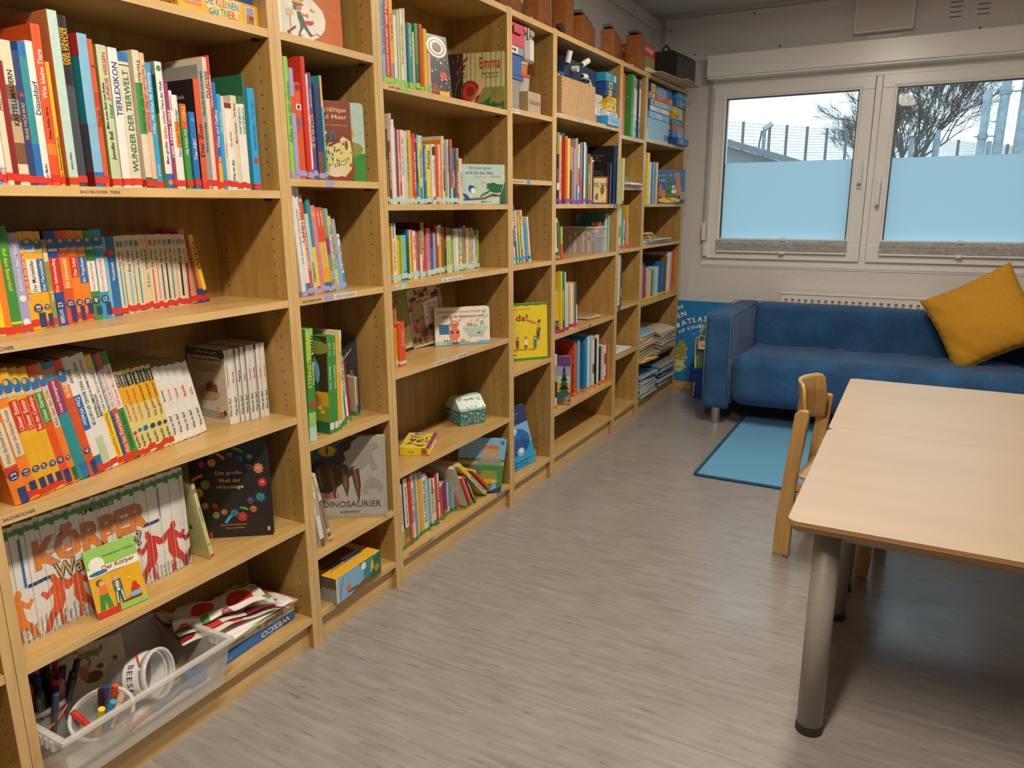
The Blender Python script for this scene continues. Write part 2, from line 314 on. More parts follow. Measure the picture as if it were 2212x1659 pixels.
ROWS = [
('A2','nearest bookcase, SACHBÜCHER TIERE shelf','books on the animal shelf of the nearest bookcase',1.305,0.215,'5,18,r',[
(763.4,-21.8,21,250,0,'b;r=0=.2=cy;r=.55=1=w;d=Wissen=.1=.3=w'),
(784.7,-22.4,8.2,250,0,'w;r=0=.12=pk;t=TESS=.03=.11=w;r=.6=1=dr'),
(793.2,-20,10.4,255,0,'cr;t=AUF DEN SPUREN=.5=.9=dr'),
(803.8,-23,12.4,238,0,'dr;r=.9=1=cr'),
(816.5,-23.6,18.3,250,0,'cr;r=.15=.7=br;r=.3=.45=tn;r=.5=.6=gy;t=KASTELLMAUERN=.42=.8=k'),
(835.1,-23.6,11.4,235,0,'nv;t=FRAG MICH WAS=.35=.62=gd;e=.68=r;L=lettered FRAG MICH WAS'),
(846.8,-23,13.9,252,0,'b;r=.3=.9=tl'),
(861,-23.6,13,256,0,'w;t=Düsseldorf=.5=.73=dk;t=Jan Mader=.05=.16=dk;L=lettered Düsseldorf'),
(874.3,-21.8,16.5,287,0,'or;t=Wie kleine Tiere=.55=.85=w;t=Enten, Fische, Bären=.3=.5=k;r=.2=.27=o'),
(891.1,-20.6,7,224,0,'gd;t=Mein Stadtwerkzeugbuch=.05=.4=k'),
(906.3,-20,18.2,317,0,'mt;D=.23;C=stripe;r=0=.06=lg;d=Holzinger & Schmidt=.1=.2=dk;P;L=with orange and grey cover and mint spine'),
(924.8,-21.8,18.4,312,0,'dk;r=.6=1=k;t=DER GROSSE=.72=.93=gd=0.1=.5;t=WELTATLAS=.72=.93=gd=.5=.92;L=with gold lettering on dark spine'),
(960.8,-23,20.8,287,0,'lb;D=.22;C=planet;r=0=.1=b'),
(981.8,-23,9.2,280,0,'or;e=.82=dr;r=.55=.65=r;t=Pferde=.42=.53=dr;L=lettered Pferde'),
(998.4,-23,20.7,273,0,'pg;D=.2;C=olive;t=Mein erstes Buch vom Reiten=.42=.74=k=0=.42;t=JUNIOR WISSEN=.62=.95=r=.42=.95;t=Natur=.5=.6=g=.45=1;t=Jennifer Bell=.2=.4=k;L=lettered JUNIOR WISSEN'),
(1022.9,-23.6,19.7,272,0,'w;t=TIERLEXIKON=.52=.9=nv;L=lettered TIERLEXIKON'),
(1042.9,-22.4,22.5,267,0,'cr;r=.93=1=b;r=.9=.91=dg;t=WUNDER DER TIERWELT=.12=.87=dg;L=lettered WUNDER DER TIERWELT'),
(1074.3,-20.6,15.7,275,0,'cr;r=.4=.77=g;r=.0=.08=dg;d=Tierlexikon für Kinder=.42=.94=dg=.45=.95;L=cream and green, lettered Tierlexikon für Kinder'),
(1090.3,-20,10.3,272,0,'pe;r=.42=.7=sa;d=Tierlexikon für Kinder=.42=.92=r;r=0=.07=dg;L=peach and salmon, lettered Tierlexikon für Kinder'),
(1101,-21.8,14.3,255,0,'cy;d=Entdecke die Welt der Tiere=.44=.92=w;t=gondolino=.1=.2=w;L=lettered Entdecke die Welt der Tiere'),
(1125.2,-22.4,17.7,261,0,'w;D=.22;C=forest;e=.95=g;t=Mein großes=.2=.38=nv;t=Sachen suchen=.4=.62=r;t=Tiere der Welt=.63=.85=nv;r=0=.12=b;e=.05=o;N;L=lettered Mein großes Sachen suchen'),
(1143.2,-21.2,8.5,221,0,'mr;t=HIER LEBEN TIERE=.3=.75=w'),
(1152,-21.2,6.9,206,0,'w;t=JANOSCH=.8=.95=dk;P'),
(1159.2,-21.2,13,198,0,'w;r=.45=.72=o;t=Noch mehr Tierkinder=.35=.85=br;L=lettered Noch mehr Tierkinder'),
(1179.1,-23,15.2,182,0,'g;D=.19;r=.72=1=or;d=THEO=.8=.98=y;d=Der kleine Bär=.4=.7=w;L=lettered THEO'),
(1198.4,-20,14.8,167,0,'b;D=.17;e=.9=cy;t=Tier-ABC=.38=.66=w;L=lettered Tier-ABC'),
(1220.1,-22.4,15.1,239,0,'or;D=.23;C=black;t=Der Zoo=.3=.6=k;L=with black cover and red spine'),
(1235.4,-22.4,14,271,0,'gy;D=.225;t=Das große Buch vom Angeln=.6=.95=k;t=Welt der Schmetterlinge=.3=.55=k'),
(1249.7,-21.8,11.7,289,0,'cr;D=.235;t=POLARTIERE=.7=.9=k;L=lettered POLARTIERE'),
(1261.7,-21.2,6.3,294,0,'r;t=Wale und Delfine=.62=.86=w;L=lettered Wale und Delfine'),
(1268.3,-21.8,11.9,238,0,'b;r=0=.3=gd;r=.25=.3=r;t=Wale und Delfine=.4=.75=w;t=cbj=.25=.31=w'),
(1280.5,-21.2,10.5,214,0,'cy;t=Wale und Delfine=.6=.82=w'),
(1291.3,-21.2,8.6,211,0,'cr;t=Eine Raupe wird=.35=.5=or'),
(1300.2,-20,20,197,0,'w;r=.94=1=dr;t=Tiere der Prärie=.5=.68=r;t=Was ist das=.1=.35=k;L=lettered Tiere der Prärie'),
(1320.5,-21.2,15.4,216,0,'cr;D=.16;t=Marion Kaminski=.5=.72=k;t=Die Biene=.78=.92=dr'),
(1336.2,-20,11.1,216,0,'w;r=.92=1=dg;t=GARTENBUCH=.6=.88=dg'),
(1347.6,-20,11.4,217,0,'w;r=.92=1=dg;t=GARTENBUCH=.6=.88=dg'),
(1359.3,-21.8,5.7,267,0,'dg;D=.16;N'),
(1372.8,-20,21.9,239,0,'cy;D=.19;t=Wunderbare Welt der Pflanzen=.4=.65=b;t=Der Käfer=.72=.88=b;e=.3=r;L=lettered Der Käfer'),
]),
('A3','shelf just under SACHBÜCHER TIERE','books under the SACHBÜCHER TIERE shelf',1.026,0.19,'5,18,r',[
(754.2,-74,11.9,190,1,'lb'),
(766.4,-77.9,11.3,200,0.9,'y;t=Die Biene=.3=.6=o;r=.0=.05=y'),
(778,-81.1,14.1,208,0.9,'o;d=Ameise=.55=.85=or;L=lettered Ameise'),
(792.4,-85.2,21.4,205,0.9,'g;r=0=.05=y;r=.09=.11=y;d=Auf dem Bauernhof=.4=.8=y;L=lettered Auf dem Bauernhof'),
(814,-89.6,20.3,192,0.8,'lv;t=Erklär mir den Mond=.42=.88=w;e=.1=w;e=.34=w;L=lettered Erklär mir den Mond'),
(834.6,-93,6.9,194,0.8,'gd;r=.3=.78=or;t=Das bin ich & das bist du=.3=.76=w;W;L=lettered Das bin ich'),
(841.8,-95.6,24.2,194,0.8,'gd;p=.38=.72=w;t=Der Marienkäfer=.39=.71=k;e=.86=b;n=18;r=.02=.17=nv=.45=1;W2;L=lettered Der Marienkäfer on a white plate'),
(866.4,-101.4,16.5,193,0.7,'gd;p=.38=.72=b;t=Der Marienkäfer=.39=.71=w;n=18;W;r=.02=.15=nv=.45=1;L=lettered Der Marienkäfer on a blue plate'),
(883.1,-100.9,9,177,0.7,'ol;t=Das Ei=.3=.42=w;r=.75=.85=cr;L=lettered Das Ei'),
(892.5,-107.6,24.8,193,0.7,'nb;N;p=.35=.72=r;t=Der Schmetterling=.36=.71=w;n=23;W;d=RATGEBER=.02=.17=w;L=lettered Der Schmetterling'),
(917.5,-112,22.5,193,0.6,'or;N;p=.38=.72=o;t=Die Dinosaurier=.39=.71=w;n=25;W;r=.02=.2=nv=.45=1;L=lettered Die Dinosaurier'),
(940.3,-114.4,19.2,193,0.6,'o;p=.5=.72=r;t=Das Schaf=.51=.71=w;n=26;W;r=.02=.18=nv=.5=1;L=lettered Das Schaf'),
(959.7,-118.3,21.1,192,0.5,'o;p=.43=.72=b;t=Im Vogelnest=.44=.71=w;n=38;W;r=.08=.2=nv=.45=1;L=lettered Im Vogelnest'),
(981.1,-123,22.3,192,0.5,'g;N;p=.32=.66=w;t=Ampel, Straße und Verkehr=.33=.65=r;n=48;W;r=.06=.15=nv=.45=1;L=lettered Ampel, Straße und Verkehr'),
(1003.8,-126.5,23.6,193,0.5,'cy;N;p=.3=.68=w;t=Zähne putzen, Pipi machen=.31=.67=r;n=52;W;r=.04=.18=nv=.5=1;L=lettered Zähne putzen, Pipi machen'),
(1027.7,-129.1,7.5,177,0.4,'lb;r=.75=.82=r;t=Luft und Licht=.3=.6=cr'),
(1035.5,-132.9,22.2,177,0.4,'b;t=Wunderwelt=.45=.68=w;e=.8=or;L=lettered Wunderwelt'),
(1057.9,-132.2,13.7,177,0.4,'cr;S=cy=.12=.6'),
(1072,-137.3,8.5,177,0.4,'cr;S=g=.1=.55'),
(1080.8,-137.2,18.1,178,0.3,'cr;S=lb=.12=.52'),
(1099.1,-141.1,9,178,0.3,'cr;S=g=.1=.5'),
(1108.5,-140.5,14.4,177,0.3,'cr;S=tl=.12=.6'),
(1123.2,-143,11.7,178,0.3,'cr;S=pe=.12=.62'),
(1135.2,-148,12.7,177,0.3,'cr;S=y=.08=.3'),
(1148.2,-146.8,15.4,177,0.2,'cr;S=or=.1=.55'),
(1163.9,-149.3,12.6,176,0.2,'cr;S=sa=.14=.65'),
(1176.8,-150.8,13.8,177,0.2,'cr;S=nv=.12=.6'),
(1190.9,-153.1,15.6,176,0.2,'cr;S=k=.12=.62'),
(1206.8,-156,15.5,176,0.1,'cr;S=tl=.12=.65'),
(1222.7,-156.8,9.2,175,0.1,'cr;S=sa=.12=.6'),
(1232.2,-160,22.1,175,0.1,'cr;S=k=.14=.62'),
(1254.5,-165.4,12.6,173,0.1,'w;S=o=.1=.6;r=.08=.6=k=.7=1'),
(1267.5,-168.9,25.8,185,7,'sa;D=.135;L=with a dark red tassel ribbon'),
(1293.7,-170,11.9,176,9,'br;r=0=.2=nv'),
(1306.1,-170.9,10.8,174,9,'o;r=0=.2=nv'),
(1317.3,-170,10.8,174,11,'y;r=0=.18=nv;t=PIPPO=.5=.9=k'),
]),
('A4','nearest bookcase, SACHBÜCHER shelf','books on the SACHBÜCHER shelf',0.707,0.23,'5,18,r',[
(718.7,-27.4,26.1,268,8.3,'o;N;p=.3=.62=cr;t=Woher die kleinen Kinder=.31=.61=br;n=13;r=.0=.12=nv=.4=1;r=.22=.29=r;L=with a red band above its number'),
(745.3,-30.1,21.3,268,8.5,'o;p=.35=.72=cr;t=Woher die kleinen Kinder=.36=.71=br;n=13;r=.07=.14=nv=.4=1;W'),
(767.2,-34.2,19.6,268,8.7,'gd;p=.52=.76=r;t=Unser Essen=.53=.75=w;n=19;r=.06=.14=nv=.4=1;W'),
(787.2,-40.2,17.8,265,8.8,'gd;p=.52=.76=r;t=Unser Essen=.53=.75=w;n=19;r=.06=.14=nv=.4=1;W;L=lettered Unser Essen beside Bei den Cowboys'),
(805.6,-42.6,18.2,262,9,'gd;p=.5=.78=r;t=Bei den Cowboys=.51=.77=w;n=42;r=.06=.14=nv=.4=1;W;L=lettered Bei den Cowboys'),
(824.2,-48.8,19.6,261,9.2,'or;N;p=.54=.79=g;t=Unser Garten=.55=.78=w;n=43;r=.02=.13=nv=.4=1;W;L=lettered Unser Garten'),
(844.4,-50.2,14,263,9.3,'o;N;p=.48=.82=cr;t=Alles über den Zirkus=.49=.81=br;n=44;r=.02=.13=dg=.4=1;W;L=lettered Alles über den Zirkus'),
(859,-54.6,26.6,260,9.5,'tl;N;p=.58=.86=mr;t=Unser Kindergarten=.59=.85=w;r=.9=.95=sa;r=.01=.13=b=.45=1;L=lettered Unser Kindergarten'),
(886.3,-56.2,18.5,262,9.7,'or;N;p=.68=.84=o;t=Im Zoo=.69=.8=w;n=45;r=.01=.13=nv=.4=1;W;L=lettered Im Zoo'),
(905.4,-61.1,17.5,264,9.8,'w;N;r=0=.07=r;r=.07=.15=b;r=.38=.68=b;d=Das Wetter=.42=.66=w;d=Junior=.78=.9=dk;L=lettered Das Wetter'),
(923.4,-63.2,18.9,263,10,'w;r=.05=.3=pg;d=WAS IST WAS BAND 69 NATUR=.4=.95=dg;D=.22'),
(942.9,-66,16,267,10.1,'w;d=WAS IST WAS=.78=.95=r=.1=.55;d=BAND 43=.67=.77=k=.1=.55;d=SCHMETTERLINGE=.45=.66=k=.1=.55;d=FOTOGRAFIE=.45=.64=k=.55=1;L=lettered SCHMETTERLINGE'),
(959.5,-70.8,18.2,258,10.3,'y;p=.5=.86=w;t=DER Kinder BROCKHAUS=.51=.85=dk;t=Kunststoff bis Schmetterling=.06=.48=or'),
(978.3,-71.3,6.1,255,10.3,'b;p=.5=.86=w;t=DER Kinder BROCKHAUS=.51=.85=dk;t=Gletscher bis Kreide=.08=.45=nv'),
(984.8,-74.9,14.7,258,10.4,'or;p=.5=.86=w;t=DER Kinder BROCKHAUS=.51=.85=r;t=Axt bis Forschen=.08=.45=w'),
(1000,-78.7,19.3,259,10.6,'g;p=.48=.88=w;t=DER Kinder BROCKHAUS=.5=.87=r;t=Schnabeltier bis Zypresse=.1=.45=dg'),
(1020,-79,12.9,211,12,'pb;D=.18;r=.62=.82=gd;p=.82=.96=k;t=DUDEN=.83=.95=w;t=Groß und klein=.42=.62=r;e=.28=r;t=Begreifen=.1=.24=dk'),
(1033.4,-79.9,13.6,210,12,'pb;D=.18;r=.6=.82=gd;p=.82=.96=k;t=DUDEN=.83=.95=w;t=Vom Kreis zum Viereck=.4=.78=or;e=.3=b;t=Begreifen=.1=.24=dk'),
(1047.6,-82.9,19.2,209,12,'pb;D=.18;r=.6=.82=gd;p=.82=.96=k;t=DUDEN=.83=.95=w;t=Vom Kreis zum Viereck=.4=.78=or;e=.3=b;t=Begreifen=.1=.24=dk'),
(1067.6,-85.4,19.8,208,12,'pb;D=.18;r=.6=.82=gd;p=.82=.96=k;t=DUDEN=.83=.95=w;t=Was gehört zusammen?=.4=.8=dr;e=.3=dk;t=Begreifen=.1=.24=dk'),
(1088.2,-88,17.3,209,12,'pb;D=.18;r=.6=.82=gd;p=.82=.96=k;t=DUDEN=.83=.95=w;t=Was gehört zusammen?=.4=.8=dr;e=.3=dk;t=Begreifen=.1=.24=dk'),
(1106.1,-90.2,15.3,208,12,'pb;D=.18;r=.6=.82=gd;p=.82=.96=k;t=DUDEN=.83=.95=w;t=Was gehört zusammen?=.4=.8=dr;e=.3=dk;t=Begreifen=.1=.24=dk'),
(1122.1,-93.5,18,198,12,'w;N;D=.15;C=redtop;t=Was ist das?=.1=.36=k;t=Die Farben=.55=.7=k'),
(1140.7,-96.4,20.7,196,12,'w;N;D=.15;C=redtop;t=Was ist das?=.1=.36=k;t=Fahrzeuge=.55=.7=or'),
(1162.2,-99,18.6,195,12,'w;N;D=.15;C=redtop;t=Was ist das?=.1=.36=k;t=Tierkinder=.55=.7=r'),
(1181.5,-101.9,24.8,194,12,'w;N;D=.15;C=redtop;t=Was ist das?=.1=.36=k;t=Baustelle=.55=.7=r'),
(1207.2,-108,23.3,192,12,'w;N;D=.15;C=redtop;t=Was ist das?=.1=.36=k;t=Im Zoo=.55=.65=r'),
]),
('A4b','upright board books, SACHBÜCHER shelf','upright white board books on the SACHBÜCHER shelf',0.707,0.14,'-',[
(1299,-103.1,10.8,199,0.5,'w;C=bauernhof;t=Was ist das?=.1=.36=k;t=Tiere auf dem Bauernhof=.5=.8=k;P;L=showing Tiere auf dem Bauernhof cover'),
(1310.2,-101.4,21.7,199,0.4,'w;C=redtop;t=Was ist das?=.1=.36=k;t=Fahrzeuge=.55=.7=r'),
(1332.2,-98.2,11.9,199,0.3,'w;C=redtop;t=Was ist das?=.1=.36=k;t=Flugzeug=.55=.7=k'),
(1344.3,-94.5,14.1,201,0.2,'w;C=redtop;t=Was ist das?=.1=.36=k;t=Ritter=.55=.65=r'),
(1358.8,-89.1,14.2,202,0.2,'w;C=redtop;t=Was ist das?=.1=.36=k;t=Tierkinder=.55=.7=r'),
(1373.2,-89.7,14.4,202,0.1,'w;C=redtop;t=Was ist das?=.1=.36=k;t=Baustelle=.55=.7=r'),
(1387.9,-83.6,14.7,203,0.1,'w;C=redtop;t=Was ist das?=.1=.36=k;t=Die Farben=.55=.68=r'),
(1403,-83.6,14.9,203,0,'w;C=redtop;t=Was ist das?=.1=.36=k;t=Im Garten=.55=.7=r'),
]),
('B2','nearest narrow bookcase, upper shelf','books on the upper shelf of the nearest narrow bookcase',1.336,0.2,'6,20,lv',[
(1487.3,-7.4,14.9,296,0.2,'lg;D=.22;t=Alles was wir wissen=.3=.8=g'),
(1502.5,-5,13.8,271,0.3,'lv;r=.6=.75=or'),
(1516.6,-6.2,23.6,239,0.4,'or;d=abc=.5=.64=b;w=.72=.78;e=.95=dr;L=lettered abc'),
(1547,-5,14.9,305,0.6,'r;D=.22'),
(1562.2,-5.6,5.9,264,0.6,'w;t=TORTENFEST GESCHICHTEN=.3=.9=r;r=0=.1=b'),
(1568.4,-6.8,15.7,269,0.7,'p;d=SCHULE=.3=.62=gd;d=FIT UND SO VIEL=.68=.85=w;L=lettered SCHULE'),
(1593.9,-8,21.9,243,0.9,'nv;r=0=.3=br'),
(1616.1,-6.2,8,268,1,'tl;r=.7=1=gd;t=Die schönsten Märchen=.3=.8=w'),
]),
('B3','VORSCHULKINDER shelf','books on the VORSCHULKINDER shelf',1.0251,0.2,'5,18,lv',[
(1515.2,-24.4,15.1,291,4.4,'w;D=.18'),
(1530.6,-29.2,8.3,292,4.6,'w;t=Die schönsten Geschichten=.3=.8=dk;r=0=.12=b'),
(1539.3,-27.3,11.3,292,4.7,'w;t=Lesen lernen=.5=.9=dr;r=0=.12=b'),
(1550.9,-32.9,18.3,273,5,'or;t=LABBADIS Sollte man das=.25=.75=w;e=.95=cr'),
(1569.6,-32.4,13.8,221,5.2,'mt;t=TÜRKISCH=.15=.4=k'),
(1583.8,-35.2,15.7,261,5.4,'tl;r=0=.5=y;r=.05=.08=r'),
(1599.8,-38.7,21.9,243,5.7,'pk;e=.9=gd'),
(1622.1,-39.6,15.4,238,5.9,'gd;r=.6=1=or;t=Leserabe=.8=.96=w;t=Piratengeschichten=.3=.6=w;r=0=.12=b'),
(1638,-40.9,14.5,238,6.1,'gd;r=.6=1=or;t=Leserabe=.8=.96=w;t=Pferdegeschichten=.3=.6=w;r=0=.12=b'),
(1652.8,-45.9,19.3,235,6.3,'ol;t=Kids=.15=.25=w;r=.45=.65=mr'),
(1672.5,-47.4,11.3,235,6.5,'lb;t=Kids=.15=.25=w;t=Das große=.4=.9=w'),
(1684.2,-49.1,9.1,215,6.6,'y;t=Der kleine Bär=.3=.9=b'),
(1693.7,-50.8,8,209,6.7,'or;r=0=.45=lb;t=Vier Geschichten=.5=.95=w'),
(1702,-49.7,10.4,206,6.9,'lb'),
(1712.7,-50.6,11.7,162,7,'w;r=0=.3=cy;r=.92=.94=r;t=Die kleine Hexe=.35=.8=k'),
]),
('B4','nearest narrow bookcase, forest shelf','forest books in the nearest narrow bookcase',0.616,0.2,'4,22,g',[
(1493.9,-14.6,28.7,321,-2,'g;D=.22;r=.72=1=lg;t=STERNSTUNDEN=.48=.94=y=0=.55;t=IM WALD=.72=.94=k=.5=1;r=.0=.13=mt;r=.13=.26=lg;e=.33=r;t=Antje Hemming=.5=.7=w=.6=.95;N;L=lettered STERNSTUNDEN IM WALD'),
(1579.4,-19.6,21.7,288,-2,'g;D=.235;C=wald;d=SPOT AN!=.8=.93=w;d=Abenteuer Wald=.46=.7=w;p=.04=.11=w;L=with woodland cover beside STERNSTUNDEN IM WALD'),
(1601.4,-20.1,17.3,286,-2,'g;d=SPOT AN!=.8=.93=w;d=Abenteuer Wald=.46=.7=w;p=.04=.11=w'),
(1619.1,-22.5,18.5,283,-2,'gd;d=Im Wald=.62=.74=w;p=.04=.1=w'),
(1637.8,-22.4,8.6,297,-2,'cr;D=.22;t=Das Waldbuch=.5=.9=dg'),
]),
('B4b','right end of the forest shelf','thin forest books beside the tall ones',0.616,0.15,'4,18,g',[
(1665.7,-44.7,13.6,205,3.2,'w;r=.4=.55=dg;d=Im Wald=.55=.8=k;r=0=.08=r'),
(1679.6,-51.8,13.7,224,3.5,'dg;r=.3=1=dg;d=Tiere in Feld und Wald=.4=.95=w'),
(1693.6,-54.7,13.8,208,3.7,'w;t=Tiere in Feld und Wald=.4=.95=dg'),
(1714.8,-61.2,10.3,190,4,'dr'),
]),
('C1','MUSIK LIEDER shelf','song books on the MUSIK LIEDER shelf',1.622,0.2,'4,20,lg',[
(1894.5,-12.6,15.2,277,0,'lb;t=Die schönsten Kinderlieder=.3=.8=k;r=0=.04=gd'),
(1910,-12,18.8,257,0,'r;t=Liederbuch machen Spaß=.1=.6=w;t=mit Musik=.65=.95=w'),
(1930.7,-13.2,6.1,260,0,'or'),
(1937.1,-14.4,18,250,0,'gd;t=Der große Wind=.5=.8=dr;r=0=.25=gy'),
(1955.4,-12.6,13.6,199,0,'w'),
(1969.4,-13.8,13.8,216,0,'cr;r=0=1=dk=.0=.2'),
(1983.4,-13.8,6.8,221,0,'lg;t=KIDZ=.04=.1=k;D=.18'),
(1990.5,-15,14,223,0,'w;t=Singen spielen tanzen=.3=.8=r'),
(2004.8,-13.2,9.3,228,0,'cr'),
(2030.9,-15,19.9,193,0,'tl;D=.2;d=Mein Tier-Buch=.5=.97=w;L=teal with white lettering'),
(2051.1,-13.2,7.2,170,0,'cr'),
(2066.5,-15,18.2,198,0,'g;r=.1=.4=dg'),
(2091.9,-15.6,15.8,201,0,'r;D=.2'),
(2108,-12.6,19.2,190,0,'y;r=0=1=gd=0=.5'),
(2136.5,-15.6,13.2,122,0,'pe;r=0=.25=lv'),
]),
('C2','row under MUSIK LIEDER shelf','books in the upper grey-tagged row of the second wide bookcase',1.272,0.19,'5,20,mt',[
(1921.1,-33.3,6,222,0,'dg;r=0=.6=ol'),
(1930.4,-33.5,11.8,224,0,'dr;t=Vom kleinen Regenbogen=.2=.7=w;r=.85=1=pk'),
(1942.5,-32.6,6.1,271,0,'cr;r=.93=.94=k;r=.9=.91=k;r=.87=.88=k'),
(1948.9,-32.7,13.8,255,0,'w'),
(1963,-33.5,4.9,232,0,'lv'),
(1968.1,-34.1,12.7,225,0,'dr'),
(1981.1,-34.4,4.9,226,0,'cr'),
(1986.3,-36.9,14.2,224,0,'r;t=Schulgeschichten=.3=.7=w;r=.6=1=pk=.5=1;r=0=.12=mt'),
(2000.8,-36.3,11.7,228,0,'w;t=Bilderbuch vom Mai=.4=.9=gy'),
(2012.8,-36,7.7,227,0,'cr'),
(2020.8,-35.2,7.8,226,0,'y;r=.0=1=cr'),
(2028.9,-39.4,13.2,227,0,'lb;t=Wenn die Nacht=.3=.9=b'),
(2042.4,-37.7,14.7,230,0,'gd'),
(2057.4,-38.1,8,208,0,'or'),
(2065.7,-38.2,15,222,0,'r;t=Lotte und Lola=.3=.75=w;t=Carla=.2=.3=w'),
(2081,-38.2,13.7,220,0,'nv;r=.5=1=lb=.5=1;r=0=.3=b;r=.93=.94=w;r=.9=.91=w'),
(2095,-41.7,11,218,0,'y;r=.0=.4=lg'),
(2106.3,-41,11.1,219,0,'y;r=0=.25=g;r=.9=1=mt;t=Komm zum Baum=.4=.8=k'),
(2120,-43.3,8.9,220,0,'lb;r=.93=.94=r;r=.9=.91=r;r=.87=.88=r;r=.0=.1=cy'),
(2132.7,-42.9,13.6,190,0,'b;t=Was steckt dahinter?=.4=.95=w;r=0=.1=nv;L=lettered Was steckt dahinter'),
(2146.6,-41.3,20.2,194,0,'y;r=0=.12=nv;t=Nachts=.6=.9=k;D=.14'),
(2180.3,-42.7,19.4,197,0,'w;D=.15;p=.82=.96=k;t=Komm mit durch die Welt=.3=.75=k;e=.1=r;L=with black and white emblem on wide spine'),
(2207.3,-44.3,16.7,194,0,'or;D=.14'),
(2224.3,-46,12,199,0,'cr;r=0=.5=or=.7=1'),
(2236.6,-45.2,9,215,0,'o'),
(2245.9,-45.8,15.3,228,0,'cr;r=.2=.9=dr=.4=1;t=Die Weihnachts=.5=.9=w'),
(2261.5,-47.2,18.6,218,0,'gy'),
(2280.5,-47,9.2,219,0,'mt;t=Für kleine Leute=.5=.9=k'),
(2290,-48.1,12.5,218,0,'dk'),
(2302.8,-49.9,15.9,222,0,'or;r=0=.25=mt;t=Fuchs=.35=.45=dr'),
(2319,-51.7,16,194,0,'b;t=Mausekin=.3=.6=w'),
(2335.3,-49.8,12.9,191,0,'dg;r=.2=.5=br;r=0=.15=g'),
(2348.5,-52.8,16.3,195,0,'r;r=.8=1=pk;t=Wilde Kinder=.2=.6=w'),
(2365.1,-51.2,19.9,161,0,'cr;t=Gute Nacht=.4=.7=k'),
]),
('C3','SPIEL-UND FÜHLBÜCHER shelf','books on the SPIEL-UND FÜHLBÜCHER shelf',1.0251,0.17,'5,22,mt',[
(1942,-44.6,6.7,178,0,'gd'),
(1949,-48.1,23.3,188,0,'w;r=.75=1=b=.3=.5;t=Guten Morgen liebe Sonne=.2=.7=k'),
(1972.6,-47.3,2.7,149,0,'y'),
(1975.6,-49.7,14.6,133,0,'gd'),
(2004.1,-54.1,13.3,147,0,'lg;D=.12;r=0=.12=b'),
(2017.7,-56.3,18.1,148,0,'lb;r=0=.2=b'),
(2044.3,-58.6,11.8,165,0,'dg;D=.15;r=.75=1=b'),
(2056.4,-59.9,10.7,165,0,'y;r=.9=1=cr'),
(2067.4,-58.8,6,165,0,'o'),
(2084.5,-64.2,15.9,161,0,'w;t=Papa, sagt Maja=.4=.9=r;D=.13'),
(2100.7,-66.5,14.2,156,0,'or;r=0=.08=cr'),
(2126.3,-65.6,13.2,160,0,'gy;r=.9=.91=br;r=.87=.88=br;r=.5=.51=dr;r=.0=.5=w'),
(2139.7,-70.7,19.5,186,0,'or;D=.22;C=red;r=.95=1=gy;t=Vom Drachen=.3=.9=y'),
(2182.3,-75.6,22.4,166,0,'pk;D=.13;t=ALLES WAS ICH MAG=.3=.93=r;r=0=.1=y;L=lettered ALLES WAS ICH MAG'),
(2205,-74.8,15.1,157,0,'b;r=0=.12=nv;r=.6=1=dk'),
(2220.5,-77.2,17,149,0,'lb'),
(2237.8,-78.3,22.5,171,0,'r;D=.16;r=.6=1=w=.6=1'),
(2265.9,-84,21,175,0,'lg;D=.14;r=.95=1=cr'),
(2287.2,-82.9,12.3,168,0,'r'),
(2328.2,-90.6,18.7,165,0,'yg;D=.18;C=green;r=.83=1=mr;t=Eins, zwei, drei, vier=.2=.7=dk;P;L=with dark green cover and purple-topped spine'),
(2347.2,-91.2,18.3,136,0,'lg;r=0=.2=w'),
(2383.8,-94.6,17.6,159,0,'cr;r=.9=.91=br;r=.87=.88=br;r=.93=.94=br;D=.13'),
(2401.7,-95.8,18.9,158,0,'w;r=.9=.91=r;r=.93=.94=r'),
(2420.8,-97.9,9.4,156,0,'tl;r=0=.5=ol'),
(2430.5,-99.7,19.2,158,0,'w;r=0=.12=nv;t=Bär, Maus, Igel, Esel=.35=.9=k;e=.25=gd'),
(2450,-99,11.5,152,0,'ol'),
(2461.7,-102.9,23.5,167,0,'gy;D=.19;t=EINS ZWEI DREI=.4=.9=r'),
(2485.5,-101.2,7.7,158,0,'w'),
(2498.9,-103.5,12.4,158,0,'gd'),
(2511.6,-105.9,20,148,0,'lb;e=.5=pk'),
(2531.9,-108.6,9.9,160,0,'cr;t=Der Nase nach=.2=.9=dr'),
(2542.1,-107.1,10,149,0,'cr'),
(2552.4,-108.6,24.6,129,0,'mt;r=0=.15=nv;t=Hase im Bett=.4=.9=k'),
(2577.4,-113.6,22.8,148,0,'lg;r=0=.15=nv'),
]),
('C6','bottom shelf under the puzzle tin','vehicle books on the bottom shelf',0.1051,0.19,'5,18,g',[
(1878.3,-13.5,8.8,264,2,'gy;r=0=.3=y;r=.1=.2=nv'),
(1887.5,-15.4,24.3,246,2.1,'w;t=VON ANFÄNGEN=.4=.85=r;r=0=.3=lg'),
(1912.1,-19.1,12.1,255,2.1,'k;r=0=.3=or'),
(1924.5,-20.4,24.9,255,2.2,'w;t=DIE GANZE WELT UNTERWEGS=.35=.9=k;r=0=.15=o;r=.15=.3=g'),
(1954.5,-21.5,18.8,259,2.2,'r;t=Feuerwehr=.1=.3=w'),
(1973.7,-27.1,20.7,254,2.3,'w;t=Bagger und Kran=.3=.8=b'),
(1994.7,-26,12.8,257,2.3,'gy'),
(2007.8,-26.9,9.6,249,2.4,'cr'),
(2029.3,-30.6,21.3,245,2.4,'gd;D=.2;r=.9=1=lb;L=tall golden yellow'),
(2051,-30.7,20,232,2.5,'w;t=FLUGZEUGE=.2=.9=b'),
